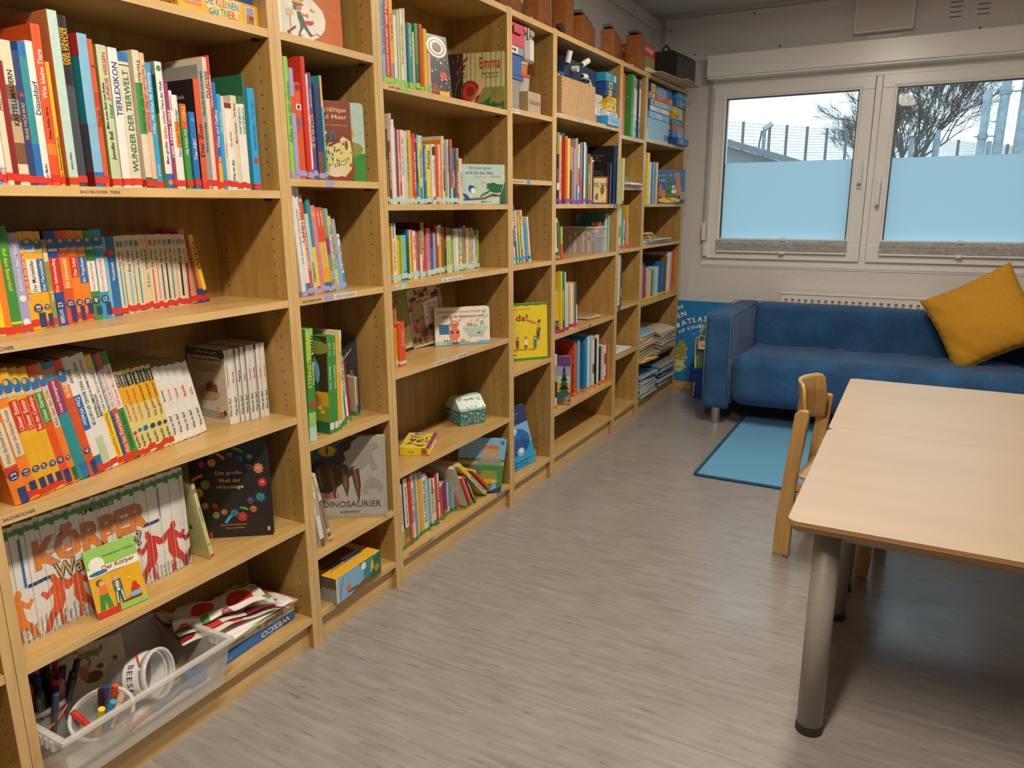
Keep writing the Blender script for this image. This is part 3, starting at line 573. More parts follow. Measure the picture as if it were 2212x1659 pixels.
(2071.3,-32.7,8.2,226,2.5,'cr'),
(2079.8,-35.6,11.7,215,2.5,'lb;r=0=.1=nv'),
(2105.1,-36.4,15.9,193,2.6,'cr;D=.15;C=grey;t=ALLES ÜBER AUTOS=.3=.85=g;r=.7=1=dr=.6=1'),
(2121.3,-40.8,22.6,186,2.7,'w;t=Eisenbahn und Züge=.3=.8=g;r=0=.12=nv'),
(2144.2,-38.8,10.4,202,2.7,'r'),
(2154.9,-42.1,17.6,199,2.7,'cr;t=Autos=.4=.8=k'),
(2172.8,-44.3,25.1,154,2.8,'r;r=.9=1=cr'),
(2207.1,-46.8,20.3,145,2.9,'p;r=0=.2=tn'),
(2227.7,-48.8,16.5,134,2.9,'cr;D=.11;t=Max fährt mit=.3=.7=nv'),
(2261.1,-50.4,24.7,132,3,'lb;r=.9=1=cr;t=Traktor=.4=.9=w'),
(2286.2,-51.2,9.3,113,3,'or'),
]),
('D3','leaning row above the yellow family book','leaning books in the second narrow bookcase',1.028,0.15,'12,26,cy',[
(2746.6,-39.9,15.2,259,5.5,'lb;r=.75=1=r;r=0=.1=lg;N'),
(2762.2,-42.4,15.4,241,5.8,'w;r=.3=.6=b'),
(2778,-46.1,20.8,241,6.2,'dr;t=Die Kuh=.4=.9=w'),
(2799.2,-45.3,13,220,6.5,'mt'),
(2812.5,-49.2,18.4,222,6.8,'dg;r=.6=1=or'),
(2831.3,-48.1,15.8,198,7.1,'y;r=0=1=g=.5=1'),
(2847.6,-51.8,21.4,198,7.5,'or;t=Prinzessin=.3=.9=w'),
(2869.4,-54.3,16.1,221,7.8,'w;r=.7=1=y'),
(2899.3,-59.8,19.5,166,8.4,'cy;r=0=.07=mr'),
(2939.7,-60,13.1,193,9,'w;D=.13'),
]),
('E2','purple-tagged row','purple-tagged books in the third wide bookcase',1.273,0.19,'5,22,pu',[
(3116.8,-14,24.4,307,0,'k;r=.2=.35=w;r=.3=.5=br;r=.7=1=ol'),
(3141.6,-13.9,20.6,297,0,'pe;t=Die Königin=.2=.9=or'),
(3207.7,-15.5,24,298,0,'or;r=.95=1=gy;D=.2'),
(3238.6,-17.4,26,291,0,'y;D=.2'),
(3265,-16.6,16.3,256,0,'k;r=.6=1=tn'),
(3281.6,-15.6,10.9,255,0,'pk'),
(3292.8,-15.9,10.9,247,0,'br'),
(3304,-16.3,16.7,250,0,'lv'),
(3321,-16.5,11.1,294,0,'tn'),
(3332.3,-18.2,22.6,298,0,'b;r=.3=1=gy'),
(3355.3,-16.8,17.1,272,0,'w;r=.3=.6=or;r=0=.2=lb'),
(3372.6,-17.7,17.2,282,0,'br'),
(3390.1,-20.6,23.3,283,0,'gy;r=.1=.4=or'),
(3413.7,-18.5,11.6,284,0,'nv'),
(3425.6,-18.4,23.6,286,0,'w'),
(3449.5,-19.3,17.8,274,0,'tl'),
(3489.1,-20.2,21.1,238,0,'ol;r=.4=.6=lg;r=.8=1=dr'),
(3510.6,-20,18.3,224,0,'or;r=0=1=w=.5=1'),
(3541.8,-22.4,18.5,211,0,'k;r=.96=1=w'),
]),
('E3','left of the clear crate','books left of the clear crate',1.025,0.15,'8,22,o',[
(3081.4,0,21.8,186,3,'w;r=.3=.9=k=.4=1;r=0=.2=nv'),
(3103.5,0,17.1,173,3,'g'),
(3136,0,22.3,148,3,'or;r=.5=1=lg;D=.12;N'),
]),
('E4','pink-tagged row','pink-tagged books in the third wide bookcase',0.681,0.18,'4,20,mg',[
(3162.4,-7,18.3,288,2.1,'y;r=0=1=dg=.6=1'),
(3193.5,-8.6,18.5,284,2.2,'tl;D=.2'),
(3212.3,-10.1,12.3,283,2.3,'w'),
(3239,-13.8,20.8,226,2.5,'cr;r=0=.9=gd=.6=1'),
(3304.6,-20.4,23.7,217,2.8,'w;D=.18;L=wide white'),
(3328.6,-19.4,19.6,224,2.9,'gd;r=0=1=br=.5=1'),
(3348.5,-20.6,26.5,220,3,'b;r=0=.5=w=.5=1'),
]),
('E5','left of the fir tree book','orange-tagged books in the third wide bookcase',0.311,0.19,'4,18,o',[
(3150.7,-30.6,20.7,267,1,'w;r=.2=.5=k;r=.5=.8=tn'),
]),
('E5b','right of the fir tree book','orange-tagged books right of the fir tree book',0.311,0.2,'4,18,o',[
(3335.2,-50.1,34.5,222,1,'r;r=.4=.5=k'),
(3406.4,-45.2,29.5,291,1,'or;D=.2;C=dots;L=with orange-red dotted cover'),
(3447.2,-41.1,25.3,288,1,'lb;D=.2'),
(3521.6,-40.4,20.6,274,1,'b;D=.19;r=.85=.95=r=0=.5;r=.8=1=tl'),
(3542.6,-37.1,16.1,291,1,'cy'),
(3559,-34.8,27.4,290,1,'w'),
(3586.7,-34.4,16.5,294,1,'lb'),
(3603.4,-33.1,22.3,287,1,'cr'),
(3626,-33.6,22.5,266,1,'w;r=.3=.5=br'),
(3648.8,-29.9,22.8,265,1,'k'),
(3671.9,-28.4,25.9,281,1,'w'),
(3698.1,-28.4,32.2,213,1,'br;r=.0=1=k'),
(3766.9,-23.3,23.9,208,1,'w;r=.5=.8=br;r=0=.2=gy'),
(3800.3,-21.7,21.3,206,1,'or;D=.18'),
(3821.9,-21.2,11.3,205,1,'tn'),
]),
('F3','narrow shelf under the loose sheets','orange-tagged books in the third narrow bookcase',1.0311,0.13,'4,18,or',[
(3919.5,-23.9,22.6,226,1,'r;t=Winter=.2=.8=w'),
(3942.4,-25.1,24.5,213,1,'w;r=.3=.6=g'),
(3967.1,-24.7,16.3,220,1,'lg'),
(3983.8,-26.2,33.3,215,1,'tl'),
(4017.4,-26.6,20.9,158,1,'w;t=Eis=.3=.8=r'),
(4038.6,-28.1,21.1,160,1,'dr'),
(4060,-28.9,16.9,152,1,'lv'),
(4090.2,-30,12.7,238,1,'gd'),
(4103.2,-32.4,26,136,1,'o;r=0=.1=nv'),
]),
('F4','narrow shelf above the spiral notebook','thin books in the third narrow bookcase',0.716,0.19,'2,10,dg',[
(3899.8,0,9.4,287,0,'w;D=.22'),
(3909.5,0,14.3,274,0,'nv;r=0=1=dr=.5=1'),
(3924.1,0,10.7,268,0,'dg;r=.2=.4=w'),
]),
('G2','left of the Christmas songbook','books left of the Christmas book',1.277,0.18,'-',[
(4369.1,-17.4,39.1,289,0,'y;D=.2'),
(4408.5,-15.1,23.7,239,0,'w'),
(4442.7,-16.2,23.5,240,0,'b'),
(4478.3,-18.1,27.2,242,0,'lb'),
(4505.8,-18.7,19.6,243,0,'br'),
(4525.6,-19.4,39.8,242,0,'gd;r=0=1=w=.4=1'),
(4590.2,-23,16,144,0,'k;r=.2=.5=br'),
]),
('G4','farthest bookcase, yellow-tagged row','yellow-tagged books in the farthest bookcase',0.691,0.15,'3,14,y',[
(4421.5,-57,22.8,208,2,'w;r=.2=.4=lv'),
(4444.6,-54.2,23.1,212,2,'lv'),
(4468,-53.2,23.3,231,2,'dr'),
(4491.6,-53.9,23.5,206,2,'p;r=.2=.6=br'),
(4515.4,-51.1,23.7,182,2,'pk'),
(4539.5,-50.5,15.8,192,2,'cr'),
(4592.6,-46.8,36.7,178,-1,'dk;D=.12;C=jung'),
(4629.6,-46.1,33.3,172,-1,'lb'),
(4704.4,-42.8,27.1,191,-1,'mt;D=.16'),
(4804.8,-42,24,217,-3,'b;D=.2'),
(4867.4,-38.5,25.2,252,-3,'br;r=.5=1=tl;D=.21'),
(4916.3,-34.4,22.9,271,-3,'w;D=.23'),
(4939.5,-33.3,47.1,272,-2,'pe;D=.23'),
(5000.9,-33.6,32.3,279,-2,'or;D=.24;r=0=.25=pe=.0=.5;N'),
]),
]
# ------------------------------------------------------------ the room
CZ = 2.5; XW = -.29; YB = 5.28; XR = 4.7; YF = -2.6
struct(bx('floor', XW, XR, YF, YB+.12, -.06, 0, FLOORM))
struct(bx('ceiling', XW-.06, XR+.06, YF-.06, YB+.12, CZ, CZ+.06, CEILM))
def wall_left():
    m = MB().box(XW-.06, XW, YF, YB+.06, 0, CZ)
    m.box(XW, XW+.018, YF, YB-.06, 2.41, 2.47)                   # trim strip under the ceiling
    m.box(XW, XW+.03, YB-.07, YB, 0, 2.47)
    for y in (3.9, 4.75, 5.05): m.box(XW+.018, XW+.0195, y, y+.006, 2.43, 2.445, 1)
    for y in (-1.2, 0, 1.2, 2.4, 3.6, 4.8): m.box(XW, XW+.004, y, y+.03, 0, 2.41)
    return struct(m.build('wall_left', [WALLM, HOLE]))
wall_left()
WX0, WX1, WZ0, WZ1 = .10, 2.10, .862, 2.09                       # window opening in the end wall
m = MB()
m.box(XW-.06, WX0, YB, YB+.12, 0, CZ).box(WX1, XR+.06, YB, YB+.12, 0, CZ).box(WX0, WX1, YB, YB+.12, 0, WZ0).box(WX0, WX1, YB, YB+.12, WZ1, CZ)
m.box(XW+.06, XR, YB-.022, YB, 2.20, CZ-.03)                     # raised upper panel
m.box(XW+.03, XW+.20, YB-.008, YB, 2.02, 2.10)
m.box(.0, .012, YB-.006, YB, 0, .86); m.box(-.02, .03, YB-.003, YB, 0, .86)
for x, z in ((-.19,2.40),(-.02,2.24),(.52,2.24),(1.60,2.23),(2.6,2.24),(.35,2.45)): m.raw([(x+.006*math.cos(i), YB-.0225, z+.006*math.sin(i)) for i in [k*1.047 for k in range(6)]], [(0,1,2,3,4,5)], 1)
for gx in (1.44, 1.575):                                         # ventilation slots
    for i in range(6):
        z0 = 2.30+.026*i; m.raw([(gx,YB-.0225,z0),(gx+.062,YB-.0225,z0),(gx+.062,YB-.0225,z0+.004),(gx,YB-.0225,z0+.004)], [(0,1,2,3)], 1)
for x, z in ((.62,.82),(.74,.825),(.80,.82),(.93,.83),(1.05,.81),(.66,.76),(.86,.765),(1.06,.77),(1.14,.80),(1.20,.825)):
    m.raw([(x+.005*math.cos(i), YB-.0008, z+.005*math.sin(i)) for i in [k*1.047 for k in range(6)]], [(0,1,2,3,4,5)], 2)
struct(m.build('wall_back', [WALLM, HOLE, cm('wh')]))
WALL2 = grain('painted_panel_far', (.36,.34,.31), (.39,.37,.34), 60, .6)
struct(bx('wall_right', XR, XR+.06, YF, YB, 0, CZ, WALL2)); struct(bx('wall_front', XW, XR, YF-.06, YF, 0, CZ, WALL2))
struct(bx('baseboard_back', XW+.03, XR, YB-.012, YB, 0, .055, EDGE)); struct(bx('baseboard_right', XR-.012, XR, YF, YB-.02, 0, .055, EDGE)); struct(bx('baseboard_front', XW, XR-.02, YF, YF+.012, 0, .055, EDGE))
# floor weld seams
m = MB(); m.box(.0, 4.6, 1.553, 1.556, 0, .0004); m.box(.0, 4.6, 3.553, 3.556, 0, .0004); struct(m.build('trim_1', grain('weld_seam', (.2,.18,.17), (.25,.23,.22), 30, .4)))
# ------------------------------------------------------------ windows
GLASS = glassy('window_glass', (1,1,1), .06, .02, .5)
FILM = film_mat()
def window(nm, x0, x1, hx, up, px):
    fr = MB(); y0 = YB-.035
    fr.box(x0, x1, y0, YB+.05, .911, .911+.11).box(x0, x1, y0, YB+.05, 1.945, 2.02).box(x0, x0+.085, y0, YB+.05, 1.021, 1.945).box(x1-.085, x1, y0, YB+.05, 1.021, 1.945)
    fr.box(x0+.07, x1-.07, y0-.006, y0, .975, 1.0).box(x0+.07, x1-.07, y0-.006, y0, 1.955, 1.965).box(x0+.065, x0+.075, y0-.006, y0, .975, 1.965).box(x1-.075, x1-.065, y0-.006, y0, .975, 1.965)
    f = struct(fr.build(nm, PVC, bevel=.004))
    g = MB(); a, b = x0+.085, x1-.085
    g.box(a, a+.006, y0+.004, y0+.03, 1.02, 1.945).box(b-.006, b, y0+.004, y0+.03, 1.02, 1.945).box(a, b, y0+.004, y0+.03, 1.94, 1.946); g.build('window_gasket', BLACKP, f)
    bx('window_pane', a, b, y0+.034, y0+.038, 1.02, 1.945, GLASS, f)
    bx('frosted_film', a+.004, b-.004, y0+.028, y0+.030, 1.04, 1.54, FILM, f)
    pl = MB()                                                    # the pleated blind folded down at the foot of the pane
    for i in range(9):
        z = .965+.0082*i; pl.box(a-.012, b+.012, y0-.022-(i%2)*.004, y0-.003, z, z+.0065)
    o = pl.build('pleated_blind', grain('blind_fabric', (.40,.39,.38), (.62,.61,.59), 60, .8)); o['kind'] = 'structure'; o.parent = f
    bx('blind_rail', a-.012, b+.012, y0-.024, y0-.003, .955, .965, PVC, f, .001); bx('blind_rail', a-.012, b+.012, y0-.026, y0-.003, 1.039, 1.049, PVC, f, .001)
    c = (a+b)/2+.02
    for z in (.95, 1.035): MB().box(c-.017, c+.017, y0-.04, y0-.022, z, z+.02).build('blind_grip', PVC, f, bevel=.003)
    h = MB().box(hx-.017, hx+.017, y0-.012, y0, 1.36, 1.44); h.box(hx-.011, hx+.011, y0-.045, y0-.008, 1.389, 1.411)
    h.box(hx-.012, hx+.012, y0-.060, y0-.042, 1.392 if up else 1.262, 1.530 if up else 1.41); ho = h.build('window_handle', mat('handle_white',(.82,.81,.79),.3), f, bevel=.004)
    if px: bx('hinge_cover', x0-.018, x0+.004, y0-.018, y0+.01, .925, 1.01, WHITEP, f, .004)
    return f
fr = MB(); fr.box(WX0-.012, WX1+.05, YB-.012, YB+.06, .862, .911).box(WX0-.012, WX1+.05, YB-.012, YB+.06, 2.02, 2.10).box(WX0-.012, .125, YB-.012, YB+.06, .911, 2.02).box(1.096, 1.131, YB-.016, YB+.06, .911, 2.02).box(2.102, 2.15, YB-.012, YB+.06, .911, 2.02)
fr.box(WX0-.022, WX1+.06, YB-.006, YB, .850, .862)
struct(fr.build('trim_2', PVC, bevel=.003))
window('window_1', .127, 1.094, 1.058, True, True); window('window_2', 1.133, 2.10, 1.168, False, False)
sb = MB().box(.095, 2.2, YB-.135, YB, 2.075, 2.205).box(.10, 2.19, YB-.125, YB-.01, 2.062, 2.075)
o = struct(sb.build('trim_3', PVC, bevel=.004)); 
t = thing('blind_strap', 'grey roller shutter strap with white winder left of the window', 'shutter strap', (.105, YB-.03, 1.05))
MB().box(-.008, .008, -.002, .002, 0, 1.02).build('strap', mat('strap_grey', (.42,.42,.44), .7), t)
MB().box(-.013, .013, -.02, .012, -.02, .10).build('strap_winder', WHITEP, t, bevel=.005)
MB().raw([(.004*math.cos(i)-.004, -.021, -.045+.004*math.sin(i)) for i in [k*1.047 for k in range(6)]], [(0,1,2,3,4,5)]).build('screw', BLACKP, t)
# fuse box
t = thing('fuse_box', 'white flat fuse box with closed lid on the wall above the window', 'fuse box', (.945, YB-.022, 2.255))
MB().box(0, .32, -.055, 0, 0, .24).build('housing', WHITEP, t, bevel=.008)
MB().box(.013, .307, -.062, -.056, .014, .235).build('lid', mat('glossy_lid', (.66,.63,.58), .12), t, bevel=.003)
MB().lathe([(0,-.002),(.013,-.002),(.013,.001),(0,.001)], n=20).xf(Matrix.Translation((.285,-.063,.215)) @ Matrix.Rotation(math.pi/2,4,'X')).build('lock', WHITEP, t)
tag(bx('label_strip', 1.03, 1.20, YB-.0235, YB-.0222, 2.232, 2.244, cm('wh')), 'blank white label strip stuck on the wall under the fuse box', 'label')
# ceiling luminaires
LM = bpy.data.materials.new('lamp_diffuser'); LM.use_nodes = True; _b = LM.node_tree.nodes['Principled BSDF']; _b.inputs['Emission Color'].default_value = (1,.9,.75,1); _b.inputs['Emission Strength'].default_value = 2.5
for i, (lx, ly, _) in enumerate(LAMPS):
    t = thing('ceiling_light', ['long box ceiling light over the nearest bookcase','long box ceiling light over the middle bookcases','long box ceiling light over the near right floor','long box ceiling light over the sofa corner'][i], 'ceiling light', (lx, ly, CZ-.001))
    MB().box(-.09,.09,-.62,.62,-.05,0).build('housing', WHITEP, t, bevel=.004); MB().box(-.08,.08,-.6,.6,-.058,-.0505).build('diffuser', LM, t)
# radiator
t = thing('radiator', 'white panel radiator under the window behind the sofa', 'radiator', (.655, YB-.03, .12))
MB().box(0,.87,-.075,-.060,0,.575).box(0,.87,-.012,0,0,.575).build('panel', WHITEP, t, bevel=.006)
g = MB().box(-.006,.876,-.082,.004,.575,.588).box(-.006,-.001,-.08,0,.03,.58).box(.871,.876,-.08,0,.03,.58)
g.build('grille_cover', WHITEP, t, bevel=.003)
r = MB()
for i in range(21):
    x = .025+.0405*i; r.box(x, x+.018, -.0785, -.0755, .04, .545); 
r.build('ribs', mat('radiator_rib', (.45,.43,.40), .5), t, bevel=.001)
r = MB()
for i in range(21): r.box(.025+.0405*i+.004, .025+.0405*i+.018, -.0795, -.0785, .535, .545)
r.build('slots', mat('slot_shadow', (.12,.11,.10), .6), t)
v = MB().tube([(.876,-.04,.53),(.90,-.04,.53)], .011, 10).tube([(.90,-.04,.53),(.905,-.04,.53),(.955,-.04,.53),(.965,-.04,.53)], [.014,.022,.024,.018], 14)
v.build('thermostat_valve', WHITEP, t, smooth=False)
for x in (.05,.82): bx('pipe', x-.008, x+.008, -.045, -.029, -.119, .002, WHITEP, t)
# ------------------------------------------------------------ bookcases
BCH = 1.988; TH = .019; DB = .27; XBK = -.252
BY = {'Z':(-.145,.655),'A':(.655,1.455),'B':(1.455,1.855),'C':(1.855,2.655),'D':(2.655,3.055),'E':(3.055,3.855),'F':(3.855,4.255),'G':(4.255,5.055)}
SH = {'Z':(1.68,1.30,1.026,.70,.40,.10),'A':(1.684,1.305,1.026,.707,.395,.10),'B':(1.687,1.336,1.0251,.616,.284,.10),'C':(1.622,1.272,1.0251,.740,.402,.105),'D':(1.634,1.370,1.028,.586,.105),
'E':(1.658,1.273,1.025,.681,.311,.105),'F':(1.627,1.369,1.0311,.716,.438,.106),'G':(1.639,1.277,1.036,.691,.333,.10)}
LB = {'Z':'wide maple bookcase just left of the photo edge, nearest of all','A':'nearest wide maple bookcase full of animal and nonfiction books','B':'narrow maple bookcase right of the nearest wide one, with orange picture book',
'C':'wide maple bookcase with a house-shaped puzzle tin on it','D':'narrow maple bookcase with a yellow picture book facing out','E':'wide maple bookcase with an empty bottom shelf','F':'narrow maple bookcase with a row of ring binders','G':'farthest wide maple bookcase with board games and blue folders'}
SHELF = {}
for k, (y0, y1) in BY.items():
    t = thing('bookcase', LB[k], 'bookcase', (-.13, (y0+y1)/2, 0), group='maple bookcases along the left wall')
    ox, oy = .13, -(y0+y1)/2
    for side in (0, 1):
        a = y0+.0006 if side == 0 else y1-TH-.0006
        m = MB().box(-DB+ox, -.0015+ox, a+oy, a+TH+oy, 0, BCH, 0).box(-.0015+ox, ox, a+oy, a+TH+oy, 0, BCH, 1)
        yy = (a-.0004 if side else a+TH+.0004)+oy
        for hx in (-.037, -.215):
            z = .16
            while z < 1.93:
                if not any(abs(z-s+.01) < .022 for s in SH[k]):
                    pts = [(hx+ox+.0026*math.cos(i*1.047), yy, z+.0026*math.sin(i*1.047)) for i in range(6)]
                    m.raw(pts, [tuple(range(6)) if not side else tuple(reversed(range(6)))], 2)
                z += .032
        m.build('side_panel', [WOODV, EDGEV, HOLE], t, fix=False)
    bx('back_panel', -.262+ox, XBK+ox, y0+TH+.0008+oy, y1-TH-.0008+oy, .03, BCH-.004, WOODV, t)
    bx('plinth', -.035+ox, -.020+ox, y0+TH+.0008+oy, y1-TH-.0008+oy, 0, .083, EDGE, t)
    MB().box(XBK+.0005+ox, -.0025+ox, y0+TH+.0008+oy, y1-TH-.0008+oy, BCH-.024, BCH-.003, 0).box(-.0025+ox, -.001+ox, y0+TH+.0008+oy, y1-TH-.0008+oy, BCH-.024, BCH-.003, 1).build('top_panel', [WOODH, EDGE], t)
    for z in SH[k]:
        s = MB().box(XBK+.0005+ox, -.0025+ox, y0+TH+.0012+oy, y1-TH-.0012+oy, z-TH, z, 0).box(-.0025+ox, -.001+ox, y0+TH+.0012+oy, y1-TH-.0012+oy, z-TH, z, 1)
        for hy in (y0+TH+.004, y1-TH-.014):
            s.box(-.045+ox, -.030+ox, hy+oy, hy+.01+oy, z-TH-.006, z-TH-.0002, 2)
        SHELF[(k, z)] = (s.build('shelf', [WOODH, EDGE, HOLE], t), y0)
for k in 'ABCDEFG': pass
def shelf_label(k, z, y0, y1, zc, s=None, bg=None, hgt=.011, tilt=0):
    p, _ = SHELF[(k, z)]; a, b = BY[k]; oy = -(a+b)/2; h = hgt
    if bg: 
        o = bx('shelf_label', .1288, .1294, y0+oy, y1+oy, zc-h/2-.0015, zc+h/2+.0015, cm(bg), p)
        if s: art_obj('lettering', art_polys([('t', s, .04,.14,.96,.86,'ob')], y1-y0, h+.003), ((.1294, y0+oy, zc-h/2-.0015),(0,1,0),(0,0,1),(1,0,0)), p)
    elif s: art_obj('shelf_lettering', art_polys([('t', s, 0,.1,1,.9,'ob')], y1-y0, h), ((.1292, y0+oy, zc-h/2),(0,1,0),(0,0,1),(1,0,0)), p)
shelf_label('A',1.305,.912,.996,1.2955,'SACHBÜCHER  TIERE',hgt=.008); shelf_label('A',1.026,.682,.747,1.016,'SACHBÜCHER',hgt=.010); shelf_label('A',.707,.679,.738,.699,'SACHBÜCHER',hgt=.010)
shelf_label('B',1.336,1.607,1.640,1.327,None,'lv',.014)
shelf_label('B',1.0251,1.487,1.560,1.0162,'ERSTLESEBÜCHER',hgt=.009); shelf_label('B',1.0251,1.573,1.607,1.0158,None,'lv',.013); shelf_label('B',1.0251,1.611,1.706,1.0164,'VORSCHULKINDER','wh',.010)
shelf_label('C',1.622,1.905,1.962,1.613,'MUSIK  LIEDER',hgt=.007); shelf_label('C',1.622,1.966,2.0,1.6125,None,'lg',.015)
shelf_label('C',1.0251,1.896,1.916,1.0165,'U3','wh',.009); shelf_label('C',1.0251,1.923,1.955,1.0162,None,'mt',.012); shelf_label('C',1.0251,2.16,2.29,1.0165,'SPIEL- UND FÜHLBÜCHER','wh',.009)
shelf_label('C',.740,2.098,2.173,.7305,'FINGERSPIELE','wh',.009); shelf_label('C',.740,2.204,2.311,.7305,'ERSTE KINDERREIME','wh',.009)
shelf_label('C',.105,1.906,2.058,.094,'EISENBAHN  BAUSTELLE  FAHRZEUGE','tn',.007); shelf_label('C',.105,2.522,2.608,.095,'MÜLLER  FEUERWEHR','tn',.006)
shelf_label('D',1.634,2.68,2.735,1.6245,'Musik · Spiel 2023','wh',.009); shelf_label('D',1.370,2.679,2.77,1.3605,'MEHRSPRACHIGE BÜCHER',hgt=.006); shelf_label('D',1.370,2.797,2.827,1.3605,None,'cy',.013)
shelf_label('E',1.658,3.086,3.155,1.6485,'Musik 2023','wh',.009); shelf_label('E',1.658,3.31,3.37,1.6485,None,'lv',.009); shelf_label('E',1.273,3.419,3.51,1.2635,'GEFÜHLE WERTE',hgt=.006); shelf_label('E',1.273,3.519,3.549,1.2635,None,'lv',.012); shelf_label('E',1.273,3.71,3.76,1.2635,'NATUR',hgt=.006); shelf_label('E',1.273,3.78,3.81,1.2635,None,'b',.013)
shelf_label('E',.681,3.359,3.470,.6715,'WEIHNACHTEN WINTER',hgt=.006); shelf_label('E',.681,3.482,3.506,.6715,None,'mg',.012)
shelf_label('F',1.627,3.885,3.95,1.6175,'ORDNER','wh',.008); shelf_label('F',1.0311,3.90,3.94,1.0215,'KUNST','wh',.006); shelf_label('F',1.0311,3.945,3.97,1.0215,None,'o',.010); shelf_label('F',.716,3.89,3.93,.7065,None,'dg',.012); shelf_label('F',.716,3.94,3.99,.7065,'RELIGION','wh',.006); shelf_label('F',.106,3.90,3.93,.0965,None,'y',.010); shelf_label('F',.106,4.02,4.16,.0965,'FARBEN UND ZAHLEN',hgt=.006)
shelf_label('G',1.639,4.30,4.39,1.6295,'SPIELE 3','wh',.009); shelf_label('G',1.277,4.28,4.36,1.2675,'FESTE',hgt=.008); shelf_label('G',.691,4.28,4.38,.6815,'GROSSE BÜCHER',hgt=.007); shelf_label('G',.691,4.28,4.38,.690,None,'y',.003)
# ------------------------------------------------------------ rows of books
ORD = ['first','second','third','fourth','fifth','sixth','seventh','eighth','ninth','tenth','eleventh','twelfth','thirteenth','fourteenth','fifteenth','sixteenth','seventeenth','eighteenth','nineteenth','twentieth']
ORD += ['twenty-'+o for o in ORD[:9]]+['thirtieth']+['thirty-'+o for o in ORD[:9]]+['fortieth']+['forty-'+o for o in ORD[:9]]
BAD = ('DUDEN','BROCK','JANOSCH','TESS','KIDZ','Leserabe','LABBADIS','RATGEBER','gondolino','cbj','KASTELL','Wissen','AUF DEN','Was ist das','HIER','WAS IST WAS','Kaminski','Begreifen','Jan Mader','Der Wald','Mein Stadt')
def row_labels(bs, phrase):
    info = []
    for b in bs:
        ops = b[5].split(';'); c = CN.get(ops[0], 'white'); L = [o[2:] for o in ops if o.startswith('L=')]
        tx = [o.split('=')[1] for o in ops if o[:2] in ('t=','d=') and len(o.split('=')[1]) >= 4 and not any(w in o for w in BAD)]
        size = 'thin ' if b[2] < 9 else ('thick ' if b[2] > 23 else '')
        info.append((c, L, tx, size))
    labs = []
    n = len(bs)
    def uniq(f, i): 
        v = f(i); return v is not None and sum(1 for j in range(n) if f(j) == v) == 1
    for i, (c, L, tx, size) in enumerate(info):
        if L: lab = f'{c} book {L[0]}' if L[0].split()[0] in ('lettered','with','showing','beside') else f'{L[0]} book'
        elif tx and sum(1 for q in info if q[2] and q[2][0] == tx[0]) == 1: lab = f'{c} book lettered {tx[0]}'
        elif uniq(lambda j: info[j][0], i): lab = f'the only {c} book of its row'
        elif uniq(lambda j: info[j][3]+info[j][0], i) and size: lab = f'the only {size}{c} book of its row'
        elif 0 < i < n-1 and uniq(lambda j: (info[j-1][0], info[j][0], info[j+1][0]) if 0 < j < n-1 else None, i): lab = f'{size}{c} book between {info[i-1][0]} and {info[i+1][0]} ones'
        elif i == n-1: lab = f'{size}{c} book at the right end of its row'
        else: lab = f'{size}{c} book, {ORD[i]} from left'
        lab = lab+', '+phrase
        import re
        nw = lambda s: len(re.findall(r'[A-Za-z0-9]+', s.replace('Ü','U').replace('ü','u')))+s.count('Ü')+s.count('ü')+s.count('ß')+s.count('ä')+s.count('ö')
        if nw(lab) > 16: lab = lab.split(', ')[0]+', '+phrase.split(', ')[-1]
        if nw(lab) > 16: lab = f'{c} book, {ORD[i]} from left, '+phrase
        labs.append(lab)
    return labs
for key, phrase, group, z, dep, tape, bs in ROWS:
    tp = None
    if tape != '-':
        a = tape.split(','); tp = (float(a[0])/1000, float(a[1])/1000, a[2])
    for b, lab in zip(bs, row_labels(bs, phrase)):
        y, x, th, h, lean, spec = b; ops = spec.split(';'); th /= 1000; zz = z+.0004
        if lean < 0: zz += th*math.sin(math.radians(-lean))
        r = make_book('book', (x/1000, y/1000, zz), th, h/1000, dep, lean, ops[0], ops[1:], lab, group, tp)
        if 'tassel' in lab:
            t = MB(); rnd = random.Random(3)
            for i in range(9):
                a = rnd.uniform(-1,1); t.tube([(.002,.004,h/1000-.004),(.006,-.02+.02*a,h/1000-.004+.012*rnd.uniform(-1,1)),(.008,-.03+.035*a,h/1000-.03-.02*rnd.random())], .0012, 5)
            t.tube([(.003,.002,h/1000-.003),(.006,-.012,h/1000-.04),(.005,-.020,.1),(.004,-.012,.01)], .0022, 6); t.build('tassel_ribbon', cm('dr'), r)
